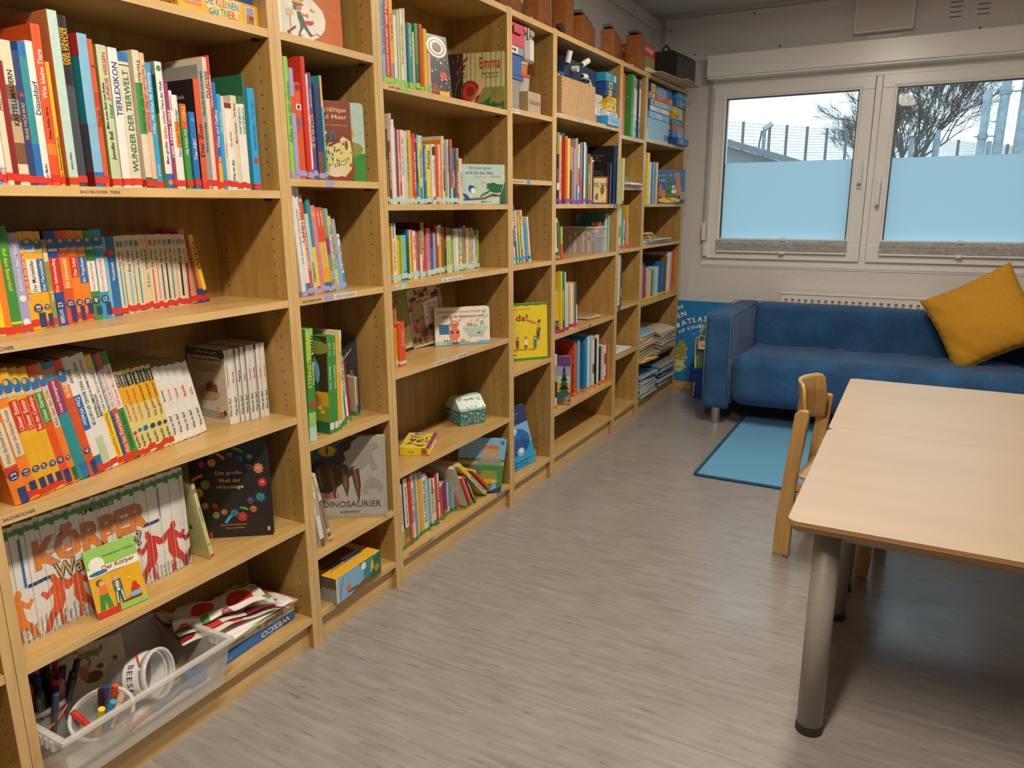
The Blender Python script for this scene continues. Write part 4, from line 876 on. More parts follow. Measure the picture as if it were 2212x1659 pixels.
# ------------------------------------------------------------ magazines whose spines join into one big picture
KX0, KX1, KZ, KH = .6775, 1.1195, .3954, .256
NK = 44; KW = (KX1-KX0)/NK
def fig(cx, s, c, flip=1, y0=.02):                               # striding figure running over the spines
    P = [(-.04,.0),(-.02,.12),(-.06,.22),(-.05,.34),(-.09,.30),(-.13,.32),(-.12,.35),(-.06,.40),(-.02,.42),(.0,.47),(.03,.47),(.035,.42),(.02,.39),(.07,.33),(.10,.36),(.12,.34),(.08,.27),(.03,.31),(.04,.2),(.10,.1),(.13,.0),(.08,.0),(.05,.08),(.0,.13),(-.0,.0)]
    return ('p', [(cx+flip*x*s*.62, y0+y*s) for x,y in P], c)
kart = [fig(.085,.95,'o'),fig(.26,1.0,'or',-1),fig(.37,.95,'or'),fig(.50,1.0,'r',-1),fig(.62,.95,'r'),fig(.76,1.05,'r',-1),fig(.90,1.05,'r'),fig(1.02,.9,'dr',-1),
 ('t','KÖRPER',.18,.56,.77,.875,'fl',.055),('t','KÖRPER',.19,.575,.76,.70,'o',.03),('t','Mein',.43,.885,.59,.965,'nv',.05),('t','Mein',.435,.892,.585,.955,'gd',.0),('t','Was ist das?',.26,.41,.72,.57,'nv',.06),('t','Was ist das?',.266,.425,.714,.56,'gd',.005),
 ('l',[(.13,.88),(.13,.47)],.005,'b'),('l',[(.14,.47),(.24,.48)],.007,'nv'),('l',[(.74,.58),(.83,.58)],.007,'nv'),('l',[(.84,.88),(.84,.60)],.003,'nv')]
kpol = art_polys(kart, KX1-KX0, KH)
kt = ['Der Körper','Das Gehirn','Die Atmung','Das Herz','Das Blut','Die Nerven','Die Haut','Verdauung I','Verdauung II','Der Ursprung','des Lebens','Der Schlaf','Die Leber','Glieder','Kurzsichtig','Das Auge','Das Ohr','Die Nase','Der Mund','Zähne']
for i in range(NK):
    y = KX0+i*KW; sp = []
    for pts, c, k in kpol:
        q = clip_poly(pts, i*KW+.0006, (i+1)*KW-.0004, 0)
        if len(q) >= 3: sp.append(([(a-i*KW, b) for a, b in q], c, k))
    gz = .925 if i % 3 else .915
    sp += [(p, c, k+30) for p, c, k in art_polys([('r',.06,gz-.012*((i*7)%3==0),.95,.96+.01*((i*5)%2),'g'),('td',kt[i%20],.2,.045,.75,.045+.012*len(kt[i%20]),'ob'),('t',str(i+4),.15,.008,.85,.035,'ob')], KW, KH)]
    r = thing('magazine', f'white body magazine numbered {i+4}, {ORD[i]} from left in the joined KÖRPER picture row', 'magazine', (-.077+.0006*((i*5)%3), y, KZ), group='numbered body magazines in the nearest bookcase')
    h = KH+.001*((i*3)%4)
    book_parts(r, KW-.0005, h, .19, 'w', (), True); art_obj('spine_print', sp, ((0,0,0),(0,1,0),(0,0,1),(1,0,0)), r)
# ------------------------------------------------------------ picture books standing face out
def faceout(name, label, loc, w, h, th, ang, tilt, roll, col, art, group=None, cat='book', spine=None, rounded=False, pagecol=True, backcol=None):
    """front cover in the local plane x=0, left edge at y=0; ang = turn about z, tilt = top leans back (deg), roll = turn in its own plane"""
    loc = Vector(loc)+Vector((0,0,th*math.sin(math.radians(abs(tilt)))+(w*math.sin(math.radians(-roll)) if roll < 0 else 0)))
    M = Matrix.Translation(loc) @ Matrix.Rotation(math.radians(ang),4,'Z') @ Matrix.Rotation(math.radians(-tilt),4,'Y') @ Matrix.Rotation(math.radians(roll),4,'X')
    r = thing(name, label, cat, group=group); r.matrix_world = M
    b = min(.0022, th*.2); k = .012 if rounded else .0015
    def prof(e): 
        y0, y1, z0, z1 = 0, w, 0, h
        out = [(y0,z0)]
        for cy, cz, a0 in ((y1-k,z0+k,-90),(y1-k,z1-k,0)): out += [(cy+k*math.cos(math.radians(a0+22.5*i)), cz+k*math.sin(math.radians(a0+22.5*i))) for i in range(5)]
        return out+[(y0,z1)]
    m = MB().prism(prof(0), -b, 0, 0, 'x').prism(prof(0), -th, -th+b, 1, 'x').box(-th+b, -b, 0, b, 0, h, 2)
    m.build('cover', [cm(col), cm(backcol or col), cm(spine or col)], r)
    bx('pages', -th+b, -b, b+.0003, w-(.001 if rounded else .004), .003, h-.003, PAGES, r)
    if art: art_obj('cover_print', art_polys(art, w, h), ((0,0,0),(0,1,0),(0,0,1),(1,0,0)), r)
    return r
def blobs(n, x0, y0, x1, y1, cols, r0, r1, seed=1, asp=1, n_side=10):
    rd = random.Random(seed); return [('e', rd.uniform(x0,x1), rd.uniform(y0,y1), rd.uniform(r0,r1), rd.uniform(r0,r1)*asp, rd.choice(cols), n_side) for _ in range(n)]
# --- orange picture book with marching drummer
dr = [('p',[(.0,.0),(.62,.0),(.78,.08),(.86,.2),(.88,.35),(.84,.5),(.7,.66),(.5,.76),(.25,.78),(.1,.72),(.0,.62)],'pl'),
 ('p',[(.36,.64),(.5,.68),(.54,.6),(.52,.55),(.4,.56)],'gd'),('e',.53,.66,.02,.025,'tl'),('p',[(.36,.62),(.54,.58),(.54,.555),(.38,.57)],'ob'),('e',.42,.53,.045,.05,'ob'),('e',.47,.52,.045,.045,'fl'),
 ('p',[(.43,.47),(.50,.46),(.55,.3),(.47,.27),(.44,.36)],'dg'),('p',[(.47,.3),(.54,.3),(.52,.2),(.46,.1),(.51,.07),(.42,.06),(.47,.2)],'ob'),('p',[(.5,.3),(.55,.3),(.6,.18),(.65,.1),(.7,.1),(.62,.06),(.53,.2)],'ob'),
 ('e',.62,.3,.07,.05,'r'),('e',.62,.34,.07,.018,'pl'),('l',[(.5,.42),(.6,.4)],.006,'fl'),('l',[(.6,.36),(.6,.45)],.002,'br'),('l',[(.3,.14),(.4,.22)],.006,'dr'),('e',.29,.12,.03,.03,'dr'),('l',[(.7,.13),(.8,.08)],.002,'br'),
 ('r',.26,.4,.38,.5,'yg'),('l',[(.32,.4),(.32,.2)],.002,'br'),('e',.66,.5,.02,.02,'fl'),('e',.70,.48,.02,.012,'fl')]
def sq(a):
    f = lambda v: .085+.56*v
    if a[0] == 'p': return ('p', [(x*.86+.02,f(y)) for x,y in a[1]], a[2])
    if a[0] == 'l': return ('l', [(x*.86+.02,f(y)) for x,y in a[1]], a[2], a[3])
    if a[0] == 'e': return ('e', a[1]*.86+.02, f(a[2]), a[3]*.86, a[4]*.56, a[5])
    return ('r', a[1]*.86+.02, f(a[2]), a[3]*.86+.02, f(a[4]), a[5])
dr2 = [sq(a) for a in dr]
faceout('picture_book', 'orange picture book with a marching drummer, face out on the nearest narrow bookcase', (-.168,1.604,1.6876), .20, .285, .010, -36, 3, 0, 'do', dr2)
r = make_book('book', (-.006,1.4768,1.6874), .0135, .25, .2, 0, 'cr', ['r=0=1=pl'], 'cream book left of the orange drummer picture book', 'upper shelf books of the narrow bookcase')
# --- face-out pair on the second shelf of the narrow bookcase
ne = [('t','Das Jaguar und NEINguar',-.0,.845,.93,.915,'pe'),('t','von Paul Maar',.1,.775,.93,.83,'pe'),('t','Bilder von Ute Krause',.3,.69,.93,.71,'tn'),
 ('p',[(.2,.25),(.15,.15),(.3,.1),(.75,.05),(.95,.15),(.99,.35),(.95,.5),(.75,.56),(.6,.5),(.35,.48),(.22,.4)],'pb'),('e',.5,.13,.3,.08,'cr'),('e',.82,.45,.09,.09,'pb'),('e',.83,.45,.05,.06,'br')]
ne += blobs(34,.25,.18,.95,.5,['br','ob'],.012,.03,4,.8,6)+[('e',.42,.33,.06,.04,'pg'),('e',.42,.33,.025,.02,'ob'),('e',.25,.17,.08,.05,'gd'),('l',[(.45,.2),(.9,.3)],.001,'br'),('l',[(.45,.18),(.8,.22)],.001,'br'),('p',[(.32,.45),(.66,.53),(.62,.49),(.34,.43)],'dr'),('p',[(.33,.6),(.5,.64),(.56,.52),(.4,.49)],'ob'),('p',[(.42,.62),(.47,.63),(.5,.52),(.45,.51)],'gy'),('e',.25,.6,.05,.02,'cr')]
ne = ne[:3]+[(a[0],)+((([(x*.66+.34,y) for x,y in a[1]],)+a[2:]) if a[0] in 'pl' else (a[1]*.66+.34,a[2],a[3]*.66)+a[4:]) for a in ne[3:]]
faceout('picture_book', 'red-brown picture book with a spotted cat in a top hat, nearest narrow bookcase', (-.105,1.618,1.3366), .153, .218, .010, -36, 2, 0, 'rb', ne)
te = [('r',0,0,1,.36,'g'),('e',.45,.36,.4,.06,'g'),('e',.75,.42,.22,.09,'ol'),('e',.7,.36,.2,.06,'ol'),('e',.62,.5,.12,.05,'ol'),('p',[(.55,.65),(.8,.66),(.85,.6),(.78,.56),(.6,.56)],'gd'),('e',.72,.28,.07,.035,'fl'),('e',.72,.28,.02,.012,'gd'),('e',.73,.16,.1,.04,'r'),('r',.71,.09,.76,.15,'pl'),('e',.7,.17,.015,.008,'wh'),('e',.77,.16,.015,.008,'wh'),('e',.6,.83,.15,.05,'pl'),('t','en',.6,.02,.72,.05,'nv')]
faceout('picture_book', 'pale blue and green picture book with toadstool behind the spotted cat book', (-.136,1.671,1.3366), .18, .222, .012, -36, 2, 0, 'mt', te, rounded=True)
# --- black book of microbes, with leaning yellow book and body booklet
rd = random.Random(5); wz = []
mc = ['r','fl','tl','g','p','b','mr','o','gd','pk','ol','cy']
for i in range(30):
    a = i*2*math.pi/15+(.2 if i >= 15 else 0); R = (.40,.30) if i < 15 else (.30,.25)
    cx = .5+R[0]*math.cos(a)*1.02; cy = .53+(R[1]*1.25)*math.sin(a)*.92
    if abs(cy-.54) < .15 and abs(cx-.5) < .3: continue
    c = mc[i%12]; s = rd.uniform(.035,.06); th_ = rd.uniform(0,3)
    if i % 4 == 3:
        wz.append(('l',[(cx-s*1.4*math.cos(th_),cy-s*math.sin(th_)),(cx,cy+.01),(cx+s*1.4*math.cos(th_),cy+s*math.sin(th_))],.008,c))
    else:
        for j in range(9): 
            t_ = j*.7; wz.append(('l',[(cx,cy),(cx+1.3*s*math.cos(t_),cy+1.0*s*math.sin(t_))],.0014,c))
        wz.append(('e',cx,cy,s,s*rd.uniform(.6,.85),c,12))
    wz += [('e',cx-.014,cy+.006,.009,.007,'wh',8),('e',cx+.014,cy+.006,.009,.007,'wh',8),('e',cx-.014,cy+.006,.004,.003,'ob',6),('e',cx+.014,cy+.006,.004,.003,'ob',6)]
wz += [('t','Die große',.33,.615,.66,.66,'pe'),('t','Welt der',.36,.545,.64,.59,'pe'),('t','Winzlinge',.33,.475,.67,.52,'pe'),('t','Alles über Bakterien,',.34,.115,.68,.137,'fl'),('t','Viren und Pilze',.40,.085,.64,.105,'fl'),('e',.95,.07,.022,.026,'fl'),('e',.95,.07,.008,.014,'wh'),('t','DK ING',.6,.955,.75,.968,'fl'),('r',.2,.0,.23,.06,'r')]
faceout('picture_book', 'large black book of colourful microbes lettered Die große Welt der Winzlinge', (-.190,1.220,.3956), .205, .284, .016, -54, 2, 0, 'k', wz)
r = thing('book', 'yellow booklet leaning against the black microbe book', 'book', (-.052, 1.158, .3956+.0005), (math.radians(9.5),0,0)); 
book_parts(r, .010, .215, .155, 'yg', [(0,.03,'pb')], False); art_obj('spine_print', art_polys([('r',0,.02,1,.06,'r'),('r',0,.93,1,.94,'dr'),('r',0,.91,1,.92,'dr'),('r',0,.89,1,.90,'dr'),('tu','Unterwegs',.25,.5,.75,.7,'dg'),('e',.5,.2,.25,.01,'ob')], .010, .215), ((0,0,0),(0,1,0),(0,0,1),(1,0,0)), r)
art_obj('cover_print', art_polys([('e',.7,.4,.04,.03,'br'),('l',[(.2,.8),(.8,.78)],.001,'ol'),('l',[(.3,.75),(.7,.74)],.001,'ol')], .155, .215), ((-.155,0,0),(1,0,0),(0,0,1),(0,-1,0)), r)
kb = [('r',0,.0,1,.95,'gd'),('r',0,.6,1,.72,'pl'),('r',0,.72,1,1,'lg'),('r',0,0,1,.08,'lg'),('r',.0,.0,.45,.09,'r'),('e',.2,.77,.15,.10,'pl'),('e',.2,.64,.18,.03,'b'),('t','Der Körper',.28,.63,.92,.72,'dr'),('t','So funktioniert er',.33,.595,.7,.615,'ob'),('t','Kinderleicht Wissen',.35,.84,.95,.87,'dg'),
 ('e',.17,.50,.07,.05,'br'),('e',.2,.48,.05,.04,'sk'),('p',[(.12,.45),(.28,.45),(.29,.32),(.12,.32)],'o'),('l',[(.28,.44),(.45,.46)],.004,'sk'),('l',[(.12,.44),(.07,.33)],.004,'sk'),('p',[(.12,.32),(.28,.32),(.33,.1),(.23,.1),(.2,.25),(.17,.1),(.07,.1)],'g'),
 ('e',.47,.51,.05,.045,'gd'),('e',.47,.49,.042,.035,'sk'),('p',[(.4,.46),(.56,.46),(.57,.3),(.4,.3)],'ob'),('p',[(.41,.3),(.56,.3),(.58,.1),(.5,.1),(.48,.24),(.45,.1),(.39,.1)],'dg'),('l',[(.48,.45),(.48,.3)],.003,'pl'),('l',[(.43,.42),(.53,.42)],.0018,'pl'),('l',[(.43,.39),(.53,.39)],.0018,'pl'),('l',[(.43,.36),(.53,.36)],.0018,'pl'),('e',.48,.31,.04,.015,'pl'),('l',[(.44,.29),(.42,.12)],.0026,'pl'),('l',[(.53,.29),(.55,.12)],.0026,'pl'),
 ('e',.72,.42,.03,.02,'y'),('e',.8,.3,.05,.04,'r'),('e',.8,.24,.09,.05,'r'),('e',.78,.16,.13,.04,'lb'),('r',.55,.1,.9,.125,'dr')]
faceout('picture_book', 'small green and yellow booklet lettered Der Körper leaning on the body magazines', (-.032,.845,.3956), .112, .152, .004, -6, 13, 0, 'lg', kb, spine='r')
# --- dinosaur shelf
di = [('p',[(.0,.3),(.25,.4),(.45,.62),(.52,.72),(.50,.8),(.58,.85),(.60,.93),(.7,1),(0,1)],'k'),('p',[(.0,.6),(.3,.8),(.5,.95),(.5,1),(0,1)],'dg'),('e',.3,.83,.13,.085,'ob'),('e',.3,.83,.10,.065,'gd'),('e',.3,.83,.018,.06,'ob'),('e',.22,.93,.2,.03,'dg'),
 ('p',[(.0,.35),(.3,.68),(.5,.66),(.62,.55),(.5,.45),(.3,.3)],'dbr')]
for cx, t_ in ((.18,.3),(.33,.22),(.48,.25),(.62,.17)): di.append(('p',[(cx-.05,.62),(cx+.05,.66),(cx+.07,.4),(cx+.04,t_),(cx-.01,.4)],'dbr')); di.append(('p',[(cx-.02,.6),(cx+.02,.62),(cx+.05,.4),(cx+.035,t_+.04),(cx+.005,.42)],'br'))
di += [('p',[(.60,.6),(.70,.75),(.80,.9),(.9,.92),(.93,.86),(.84,.82),(.86,.7),(.9,.6),(.84,.58),(.8,.68),(.72,.6)],'sg'),('p',[(.7,.32),(.75,.45),(.82,.5),(.92,.45),(.96,.35),(.9,.3),(.88,.36),(.78,.36),(.76,.28)],'sg'),
 ('t','DINOSAURIER',.22,.125,.93,.205,'ob'),('t','arsEdition',.42,.055,.66,.085,'ob'),('t','Ich!',.26,.24,.42,.30,'r'),('l',[(.03,.03),(.97,.03)],.001,'tn'),('l',[(.97,.03),(.97,.97)],.001,'tn')]
faceout('picture_book', 'large grey and black DINOSAURIER book with claws standing slantwise in the narrow bookcase', (-.213,1.652,.2846), .262, .270, .018, -58, 2, 0, 'lgy', di)
r = thing('book', 'white book leaning left of the dinosaur book', 'book', (-.020,1.515,.2846), (math.radians(9),0,0)); book_parts(r,.017,.262,.20,'w',[(0,.10,'br'),(.96,1,'r')]); art_obj('spine_print', art_polys([('tu','Dinosaurier',.25,.4,.75,.62,'br'),('l',[(.3,.9),(.6,.7)],.001,'ob'),('l',[(.6,.86),(.3,.66)],.001,'ob')],.017,.262),((0,0,0),(0,1,0),(0,0,1),(1,0,0)),r)
r = thing('book', 'brown photo book leaning between white book and dinosaur book', 'book', (-.022,1.5525,.2846), (math.radians(13),0,0)); book_parts(r,.012,.236,.19,'cr',[(0,.04,'or'),(.08,.14,'br'),(.2,.62,'br')]); art_obj('spine_print', art_polys([('tu','Dinosaurier und ihre Zeit',.2,.22,.7,.6,'cr'),('e',.5,.78,.3,.06,'gy')],.012,.236),((0,0,0),(0,1,0),(0,0,1),(1,0,0)),r)
# --- last items on the forest shelf
tt = faceout('picture_book', 'dark photo book of woodland floor with a bent cover behind the forest books', (-.215,1.693,.6166), .165, .245, .005, -48, 10, 0, 'k', [('l',[(.1+.1*i,.1+.07*(i*3%5)),(.5+.06*i,.5),(.9-.08*i,.85-.05*i)],.0016,['yg','tn','ol'][i%3]) for i in range(8)]+[('l',[(.3,.95),(.35,.7),(.6,.75)],.002,'tn'),('e',.2,.93,.06,.03,'gd'),('e',.7,.3,.12,.09,'br')]+blobs(14,.1,.05,.95,.9,['ol','br','dk'],.02,.07,8,1,6))
r = thing('book', 'small cream booklet beside the dark woodland photo book', 'book', (-.080,1.770,.6166)); book_parts(r,.014,.125,.075,'cr',[(0,.12,'g')],False,'tn'); art_obj('spine_print', art_polys([('tu','Der kleine Waldforscher',.25,.3,.75,.95,'dk'),('r',.1,.13,.9,.28,'b')],.014,.125),((0,0,0),(0,1,0),(0,0,1),(1,0,0)),r)
art_obj('cover_print', art_polys([('e',.6,.35,.12,.05,'br'),('r',0,0,1,.12,'g')],.075,.125),((-.075,0,0),(1,0,0),(0,0,1),(0,-1,0)),r)
# --- second wide bookcase
wm = [('e',.62,.8,.34,.17,'pl'),('e',.62,.8,.27,.13,'k'),('e',.62,.8,.24,.115,'pl'),('e',.62,.8,.16,.085,'br'),('t','ere',.25,.4,.6,.46,'dg'),('e',.75,.35,.13,.07,'r'),('r',.55,.0,.9,.09,'gd'),('e',.35,.12,.25,.08,'dr')]+blobs(40,.05,.08,.95,.62,['wh','fl','dr','pl','lg'],.01,.035,3,.6,6)
faceout('picture_book', 'dark speckled picture book with a white ring, leaning left of the snail book', (-.040,2.140,1.6226), .15, .195, .012, -6, 6, 1, 'k', wm)
em = [('r',0,0,1,1,'ol'),('r',.0,.0,.3,1,'k'),('r',.3,.35,1,1,'yg'),('r',.3,.3,1,.4,'ol'),('r',0,0,1,.14,'dg')]
for i, u in enumerate((.35,.42,.5,.62,.68,.76,.85,.93)): em.append(('r',u,.1,u+.012+.006*(i%2),1,'ol'))
em += [('l',[(.12,.1),(.2,.5),(.34,.8)],.004,'br'),('l',[(.2,.5),(.36,.62)],.003,'br'),('l',[(.2,.6),(.3,.95)],.003,'br')]+blobs(18,.12,.6,.38,.98,['r','dr'],.01,.02,2,1.6,8)
em += [('e',.42,.32,.165,.21,'dr'),('e',.42,.33,.12,.155,'r'),('e',.42,.34,.07,.09,'dr'),('p',[(.38,.1),(.6,.3),(.66,.42),(.66,.56),(.6,.55),(.57,.4),(.5,.15)],'pe'),('l',[(.6,.54),(.57,.66)],.0016,'pe'),('l',[(.64,.55),(.66,.66)],.0016,'pe'),('p',[(.35,.02),(.6,.1),(.78,.24),(.72,.08),(.55,.02)],'dg'),
 ('t','Emma',.58,.72,.93,.92,'r'),('t','Einfach über die Welt',.62,.62,.9,.66,'ob'),('t','wer holt sie ein?',.68,.56,.9,.6,'ob'),('e',.88,.22,.02,.05,'fl'),('e',.9,.14,.02,.04,'fl'),('e',.82,.3,.02,.04,'tl'),('t','MAGELLAN',.88,.03,.97,.06,'cr')]
faceout('picture_book', 'wide green picture book lettered Emma with a red snail shell, face out', (-.238,2.573,1.6226), .238, .208, .012, -78.5, 2, 0, 'ol', em)
gr = [('t','Du bist grün',.18,.86,.68,.94,'nb'),('t','und ich bin blau',.1,.75,.72,.83,'nb'),('t','Mein erstes Buch der',.3,.67,.64,.70,'fl'),('t','FARBEN',.66,.665,.9,.72,'fl'),
 ('l',[(.02,.1),(.3,.13),(.5,.14),(.7,.24),(.9,.2)],.008,'br'),('p',[(.86,0),(1,0),(1,.6),(.95,.4),(.88,.25)],'dg'),('p',[(.55,.4),(.62,.5),(.72,.55),(.84,.5),(.96,.5),(.9,.3),(.8,.28),(.68,.3),(.62,.38)],'dg'),('p',[(.43,.56),(.5,.58),(.62,.5),(.58,.48),(.5,.53)],'gd'),('e',.62,.48,.05,.05,'dg'),
 ('e',.22,.38,.08,.09,'b'),('e',.25,.34,.05,.07,'wh'),('e',.2,.44,.05,.035,'nb'),('p',[(0,.28),(.1,.24),(.2,.1),(.12,.02)],'nb'),('e',.34,.42,.03,.03,'y'),('t','MAGELLAN',.5,.05,.66,.075,'dk'),('e',.46,.06,.03,.02,'dg'),('t','Adriano',.68,.22,.8,.25,'dk'),('t','Raman',.68,.18,.78,.21,'dk'),('r',0,.01,.28,.09,'mt')]
for i in range(6): gr.append(('e',.44+.035*i,.2+.03*(i%2)+.02*i,.035,.018,'dg'))
faceout('board_book', 'pale green board book with two birds lettered Du bist grün', (-.112,2.478,1.2726), .180, .148, .018, -36, 2, 0, 'pg', [('r',0,0,1,1,'mt')]+gr, rounded=True)
# shelf with finger rhymes
r = thing('book', 'thick red book standing at the left end of the FINGERSPIELE shelf', 'book', (-.048,1.968,.7404)); book_parts(r,.033,.15,.075,'or'); art_obj('spine_print', art_polys([('r',-.02,.06,1.02,.13,'mt'),('tu','auf der Donau',.35,.45,.7,.8,'cr')],.033,.15),((0,0,0),(0,1,0),(0,0,1),(1,0,0)),r)
art_obj('cover_print', art_polys([('r',0,.06,1,.13,'mt')],.075,.15),((-.075,0,0),(1,0,0),(0,0,1),(0,-1,0)),r)
r = thing('book', 'narrow yellow and red book squeezed left of the thick red one', 'book', (-.055,1.9515,.7404)); book_parts(r,.014,.21,.13,'gd',[(.64,1,'r')]); art_obj('spine_print', art_polys([('r',0,.06,1,.12,'mt'),('tu','Lieder und Spielereien',.2,.2,.8,.6,'or'),('tu','Max baut',.2,.7,.8,.95,'cr')],.014,.21),((0,0,0),(0,1,0),(0,0,1),(1,0,0)),r)
faceout('picture_book', 'olive green finger play book standing behind the thick red book', (-.205,2.075,.7404), .155, .235, .008, -8, 3, 6, 'yg', [('r',0,0,1,1,'ol'),('r',0,.0,1,.35,'yg'),('t','Zappeln',.2,.82,.8,.88,'dr'),('t','ich',.5,.73,.72,.79,'dr'),('t','Bilder von',.4,.68,.85,.7,'ob'),('e',.6,.42,.09,.06,'gy'),('e',.82,.43,.09,.07,'fl'),('e',.82,.38,.08,.05,'dg')])
tp_ = [('r',.05,.04,.97,.96,'tn'),('r',.05,.8,.97,.96,'cr')]+blobs(30,.06,.06,.4,.75,['r','fl','dg','tn','br','gy'],.03,.07,11,.8,7)+blobs(26,.1,.8,.95,.95,['br','fl','dk','cr','dr','gd'],.03,.08,12,.7,7)+blobs(22,.3,.05,.95,.3,['br','tn','ob','fl'],.04,.09,14,.7,7)
tp_ += [('p',[(.42,.34),(.86,.4),(.86,.8),(.42,.74)],'pl'),('t','Tippel, tippel',.44,.66,.86,.73,'ob'),('t','tipp,',.55,.59,.75,.65,'ob'),('t','Finger',.52,.52,.76,.58,'ob'),('t','auf und ab',.46,.45,.84,.51,'ob'),('t','Lieder und Reime',.52,.4,.8,.42,'br')]
faceout('picture_book', 'cream picture book full of animals lettered Tippel tippel tipp, leaning left', (-.205,2.262,.7404), .165, .222, .010, -16, 4, 5, 'cr', tp_)
sw = [('r',0,0,1,.09,'lb'),('r',0,.02,.2,.12,'mt'),('t','Wie bekommen wir das Schwein',.05,.85,.84,.92,'fl'),('t','bloß in die Badewanne rein?',.14,.72,.9,.8,'br'),('p',[(.9,.8),(.86,.87),(.875,.91),(.9,.89),(.925,.91),(.94,.87)],'lg'),
 ('r',.08,.3,.26,.55,'b'),('l',[(.06,.54),(.28,.54)],.0016,'dk'),('e',.36,.56,.085,.10,'pe'),('e',.35,.3,.1,.18,'sa'),('e',.35,.55,.08,.1,'sa'),('p',[(.27,.78),(.33,.66),(.29,.64)],'sa'),('p',[(.42,.66),(.52,.7),(.44,.62)],'sa'),('e',.36,.52,.04,.04,'fl'),('e',.34,.6,.014,.02,'wh'),('e',.38,.6,.014,.02,'wh'),('e',.31,.34,.025,.035,'dr'),('e',.41,.34,.025,.035,'dr'),('r',.31,.05,.34,.16,'sa'),('r',.37,.05,.40,.16,'sa'),('e',.36,.05,.07,.025,'br'),
 ('p',[(.52,.44),(.95,.44),(.88,.22),(.62,.22)],'mt'),('r',.51,.43,.96,.46,'mt'),('e',.64,.18,.015,.03,'mt'),('e',.86,.18,.015,.03,'mt'),('p',[(.58,.5),(.70,.5),(.68,.56),(.58,.56)],'r'),('r',.58,.52,.7,.535,'wh'),('e',.74,.5,.028,.03,'gd'),('e',.72,.53,.012,.02,'gd'),('l',[(.83,.48),(.84,.6),(.88,.6),(.88,.5)],.0022,'dk'),('e',.8,.3,.03,.02,'ob'),('e',.5,.13,.045,.035,'gd'),('e',.7,.075,.09,.02,'wh'),('e',.78,.66,.03,.04,'mt'),('e',.9,.7,.02,.03,'mt'),('e',.66,.64,.02,.03,'mt'),('e',.95,.76,.03,.03,'mt')]
for i in range(9): sw.append(('e',.105+.065*(i%3),.35+.075*(i//3),.012,.015,'lb',8))
for i in range(3): sw.append(('e',.17+.05*i,.13,.012,.03,'dk',8))
faceout('board_book', 'white board book with a pink pig beside a bathtub, standing face out', (-.160,2.338,.7404), .220, .146, .020, -43, 3, 0, 'pl', sw, rounded=True, spine='nv')
# lying board book Im Zoo
r = thing('board_book', 'yellow and magenta board book lettered Im Zoo lying flat', 'book', (-.112,2.024,.4024), (0,0,math.radians(-65)))
# local: spine faces -local... front edge (spine) along +y
w_, d_, h_ = .107, .180, .030
MB().box(-d_,0,0,w_,h_-.0035,h_).box(-d_,0,0,w_,0,.0035).box(-.003,0,0,w_,.0035,h_-.0035).build('cover', cm('y'), r, bevel=.0008)
bx('pages', -d_+.003, -.003, .002, w_-.005, .0036, h_-.0036, PAGES, r)
MB().box(-d_,0,w_-.012,w_+.0003,h_-.0033,h_+.0004).box(-d_+.0,0,w_-.012,w_+.0003,-.0,.0033).build('page_tab', cm('mr'), r)
art_obj('cover_print', art_polys([('r',0,0,.04,1,'yg')]+blobs(50,.15,.1,.85,.95,['fl','or','dr','tn','pe','cr','ol','lb'],.03,.09,21,.7,7), w_, d_), ((0,0,h_),(0,1,0),(-1,0,0),(0,0,1)), r, lift=.0006)
art_obj('spine_print', art_polys([('t','Im Zoo',.28,.3,.48,.65,'dr'),('r',.72,.05,.93,.95,'ol'),('e',.825,.5,.08,.33,'r')], w_, h_), ((0,0,0),(0,1,0),(0,0,1),(1,0,0)), r)
# house-shaped puzzle tin
r = thing('puzzle_tin', 'green house-shaped flowery tin lettered PUZZLE on the second wide bookcase', 'tin', (-.110,2.427,.4024), (0,0,math.radians(-28)))
a_, b_, h1, h2 = .116, .118, .066, .112
MB().box(-b_,0,0,a_,0,h1).build('body', cm('tl'), r, bevel=.003)
f_ = blobs(70,.03,.05,.97,.9,['fl','pk','pl','lg','gd','mt','dg'],.02,.045,31,1.3,7)
art_obj('body_print', art_polys(f_+[('r',0,.9,1,1,'mt')], a_, h1), ((0,0,0),(0,1,0),(0,0,1),(1,0,0)), r)
art_obj('side_print', art_polys(f_+[('r',0,.9,1,1,'mt')], b_, h1), ((-b_,0,0),(1,0,0),(0,0,1),(0,-1,0)), r)
MB().raw([(.004,-.004,h1),(.004,a_+.004,h1),(-b_-.004,a_+.004,h1),(-b_-.004,-.004,h1),(-b_*.36,-.004,h2),(-b_*.36,a_+.004,h2),(-b_*.64,-.004,h2),(-b_*.64,a_+.004,h2)],[(0,3,2,1),(0,1,5,4),(2,3,6,7),(4,5,7,6),(0,4,6,3),(1,2,7,5)]).build('roof_lid', cm('mt'), r, bevel=.003)
sl = Vector((-b_*.36-.004,0,h2-h1)); ln_ = sl.length; sl.normalize()
art_obj('lid_print', art_polys([('t','PUZZLE',.16,.3,.86,.56,'wh'),('t','Peter & Max',.3,.66,.7,.82,'dg')]+blobs(14,.02,.02,.98,.2,['dg','pk','lg'],.02,.04,5,1,6)+blobs(8,.02,.7,.2,.95,['pk','fl','lg'],.02,.04,6,1,6)+blobs(8,.8,.6,.98,.95,['pk','fl','lg'],.02,.04,7,1,6), a_, ln_), ((.004,0,h1),(0,1,0),tuple(sl),(.79,0,.6)), r, lift=.0014)
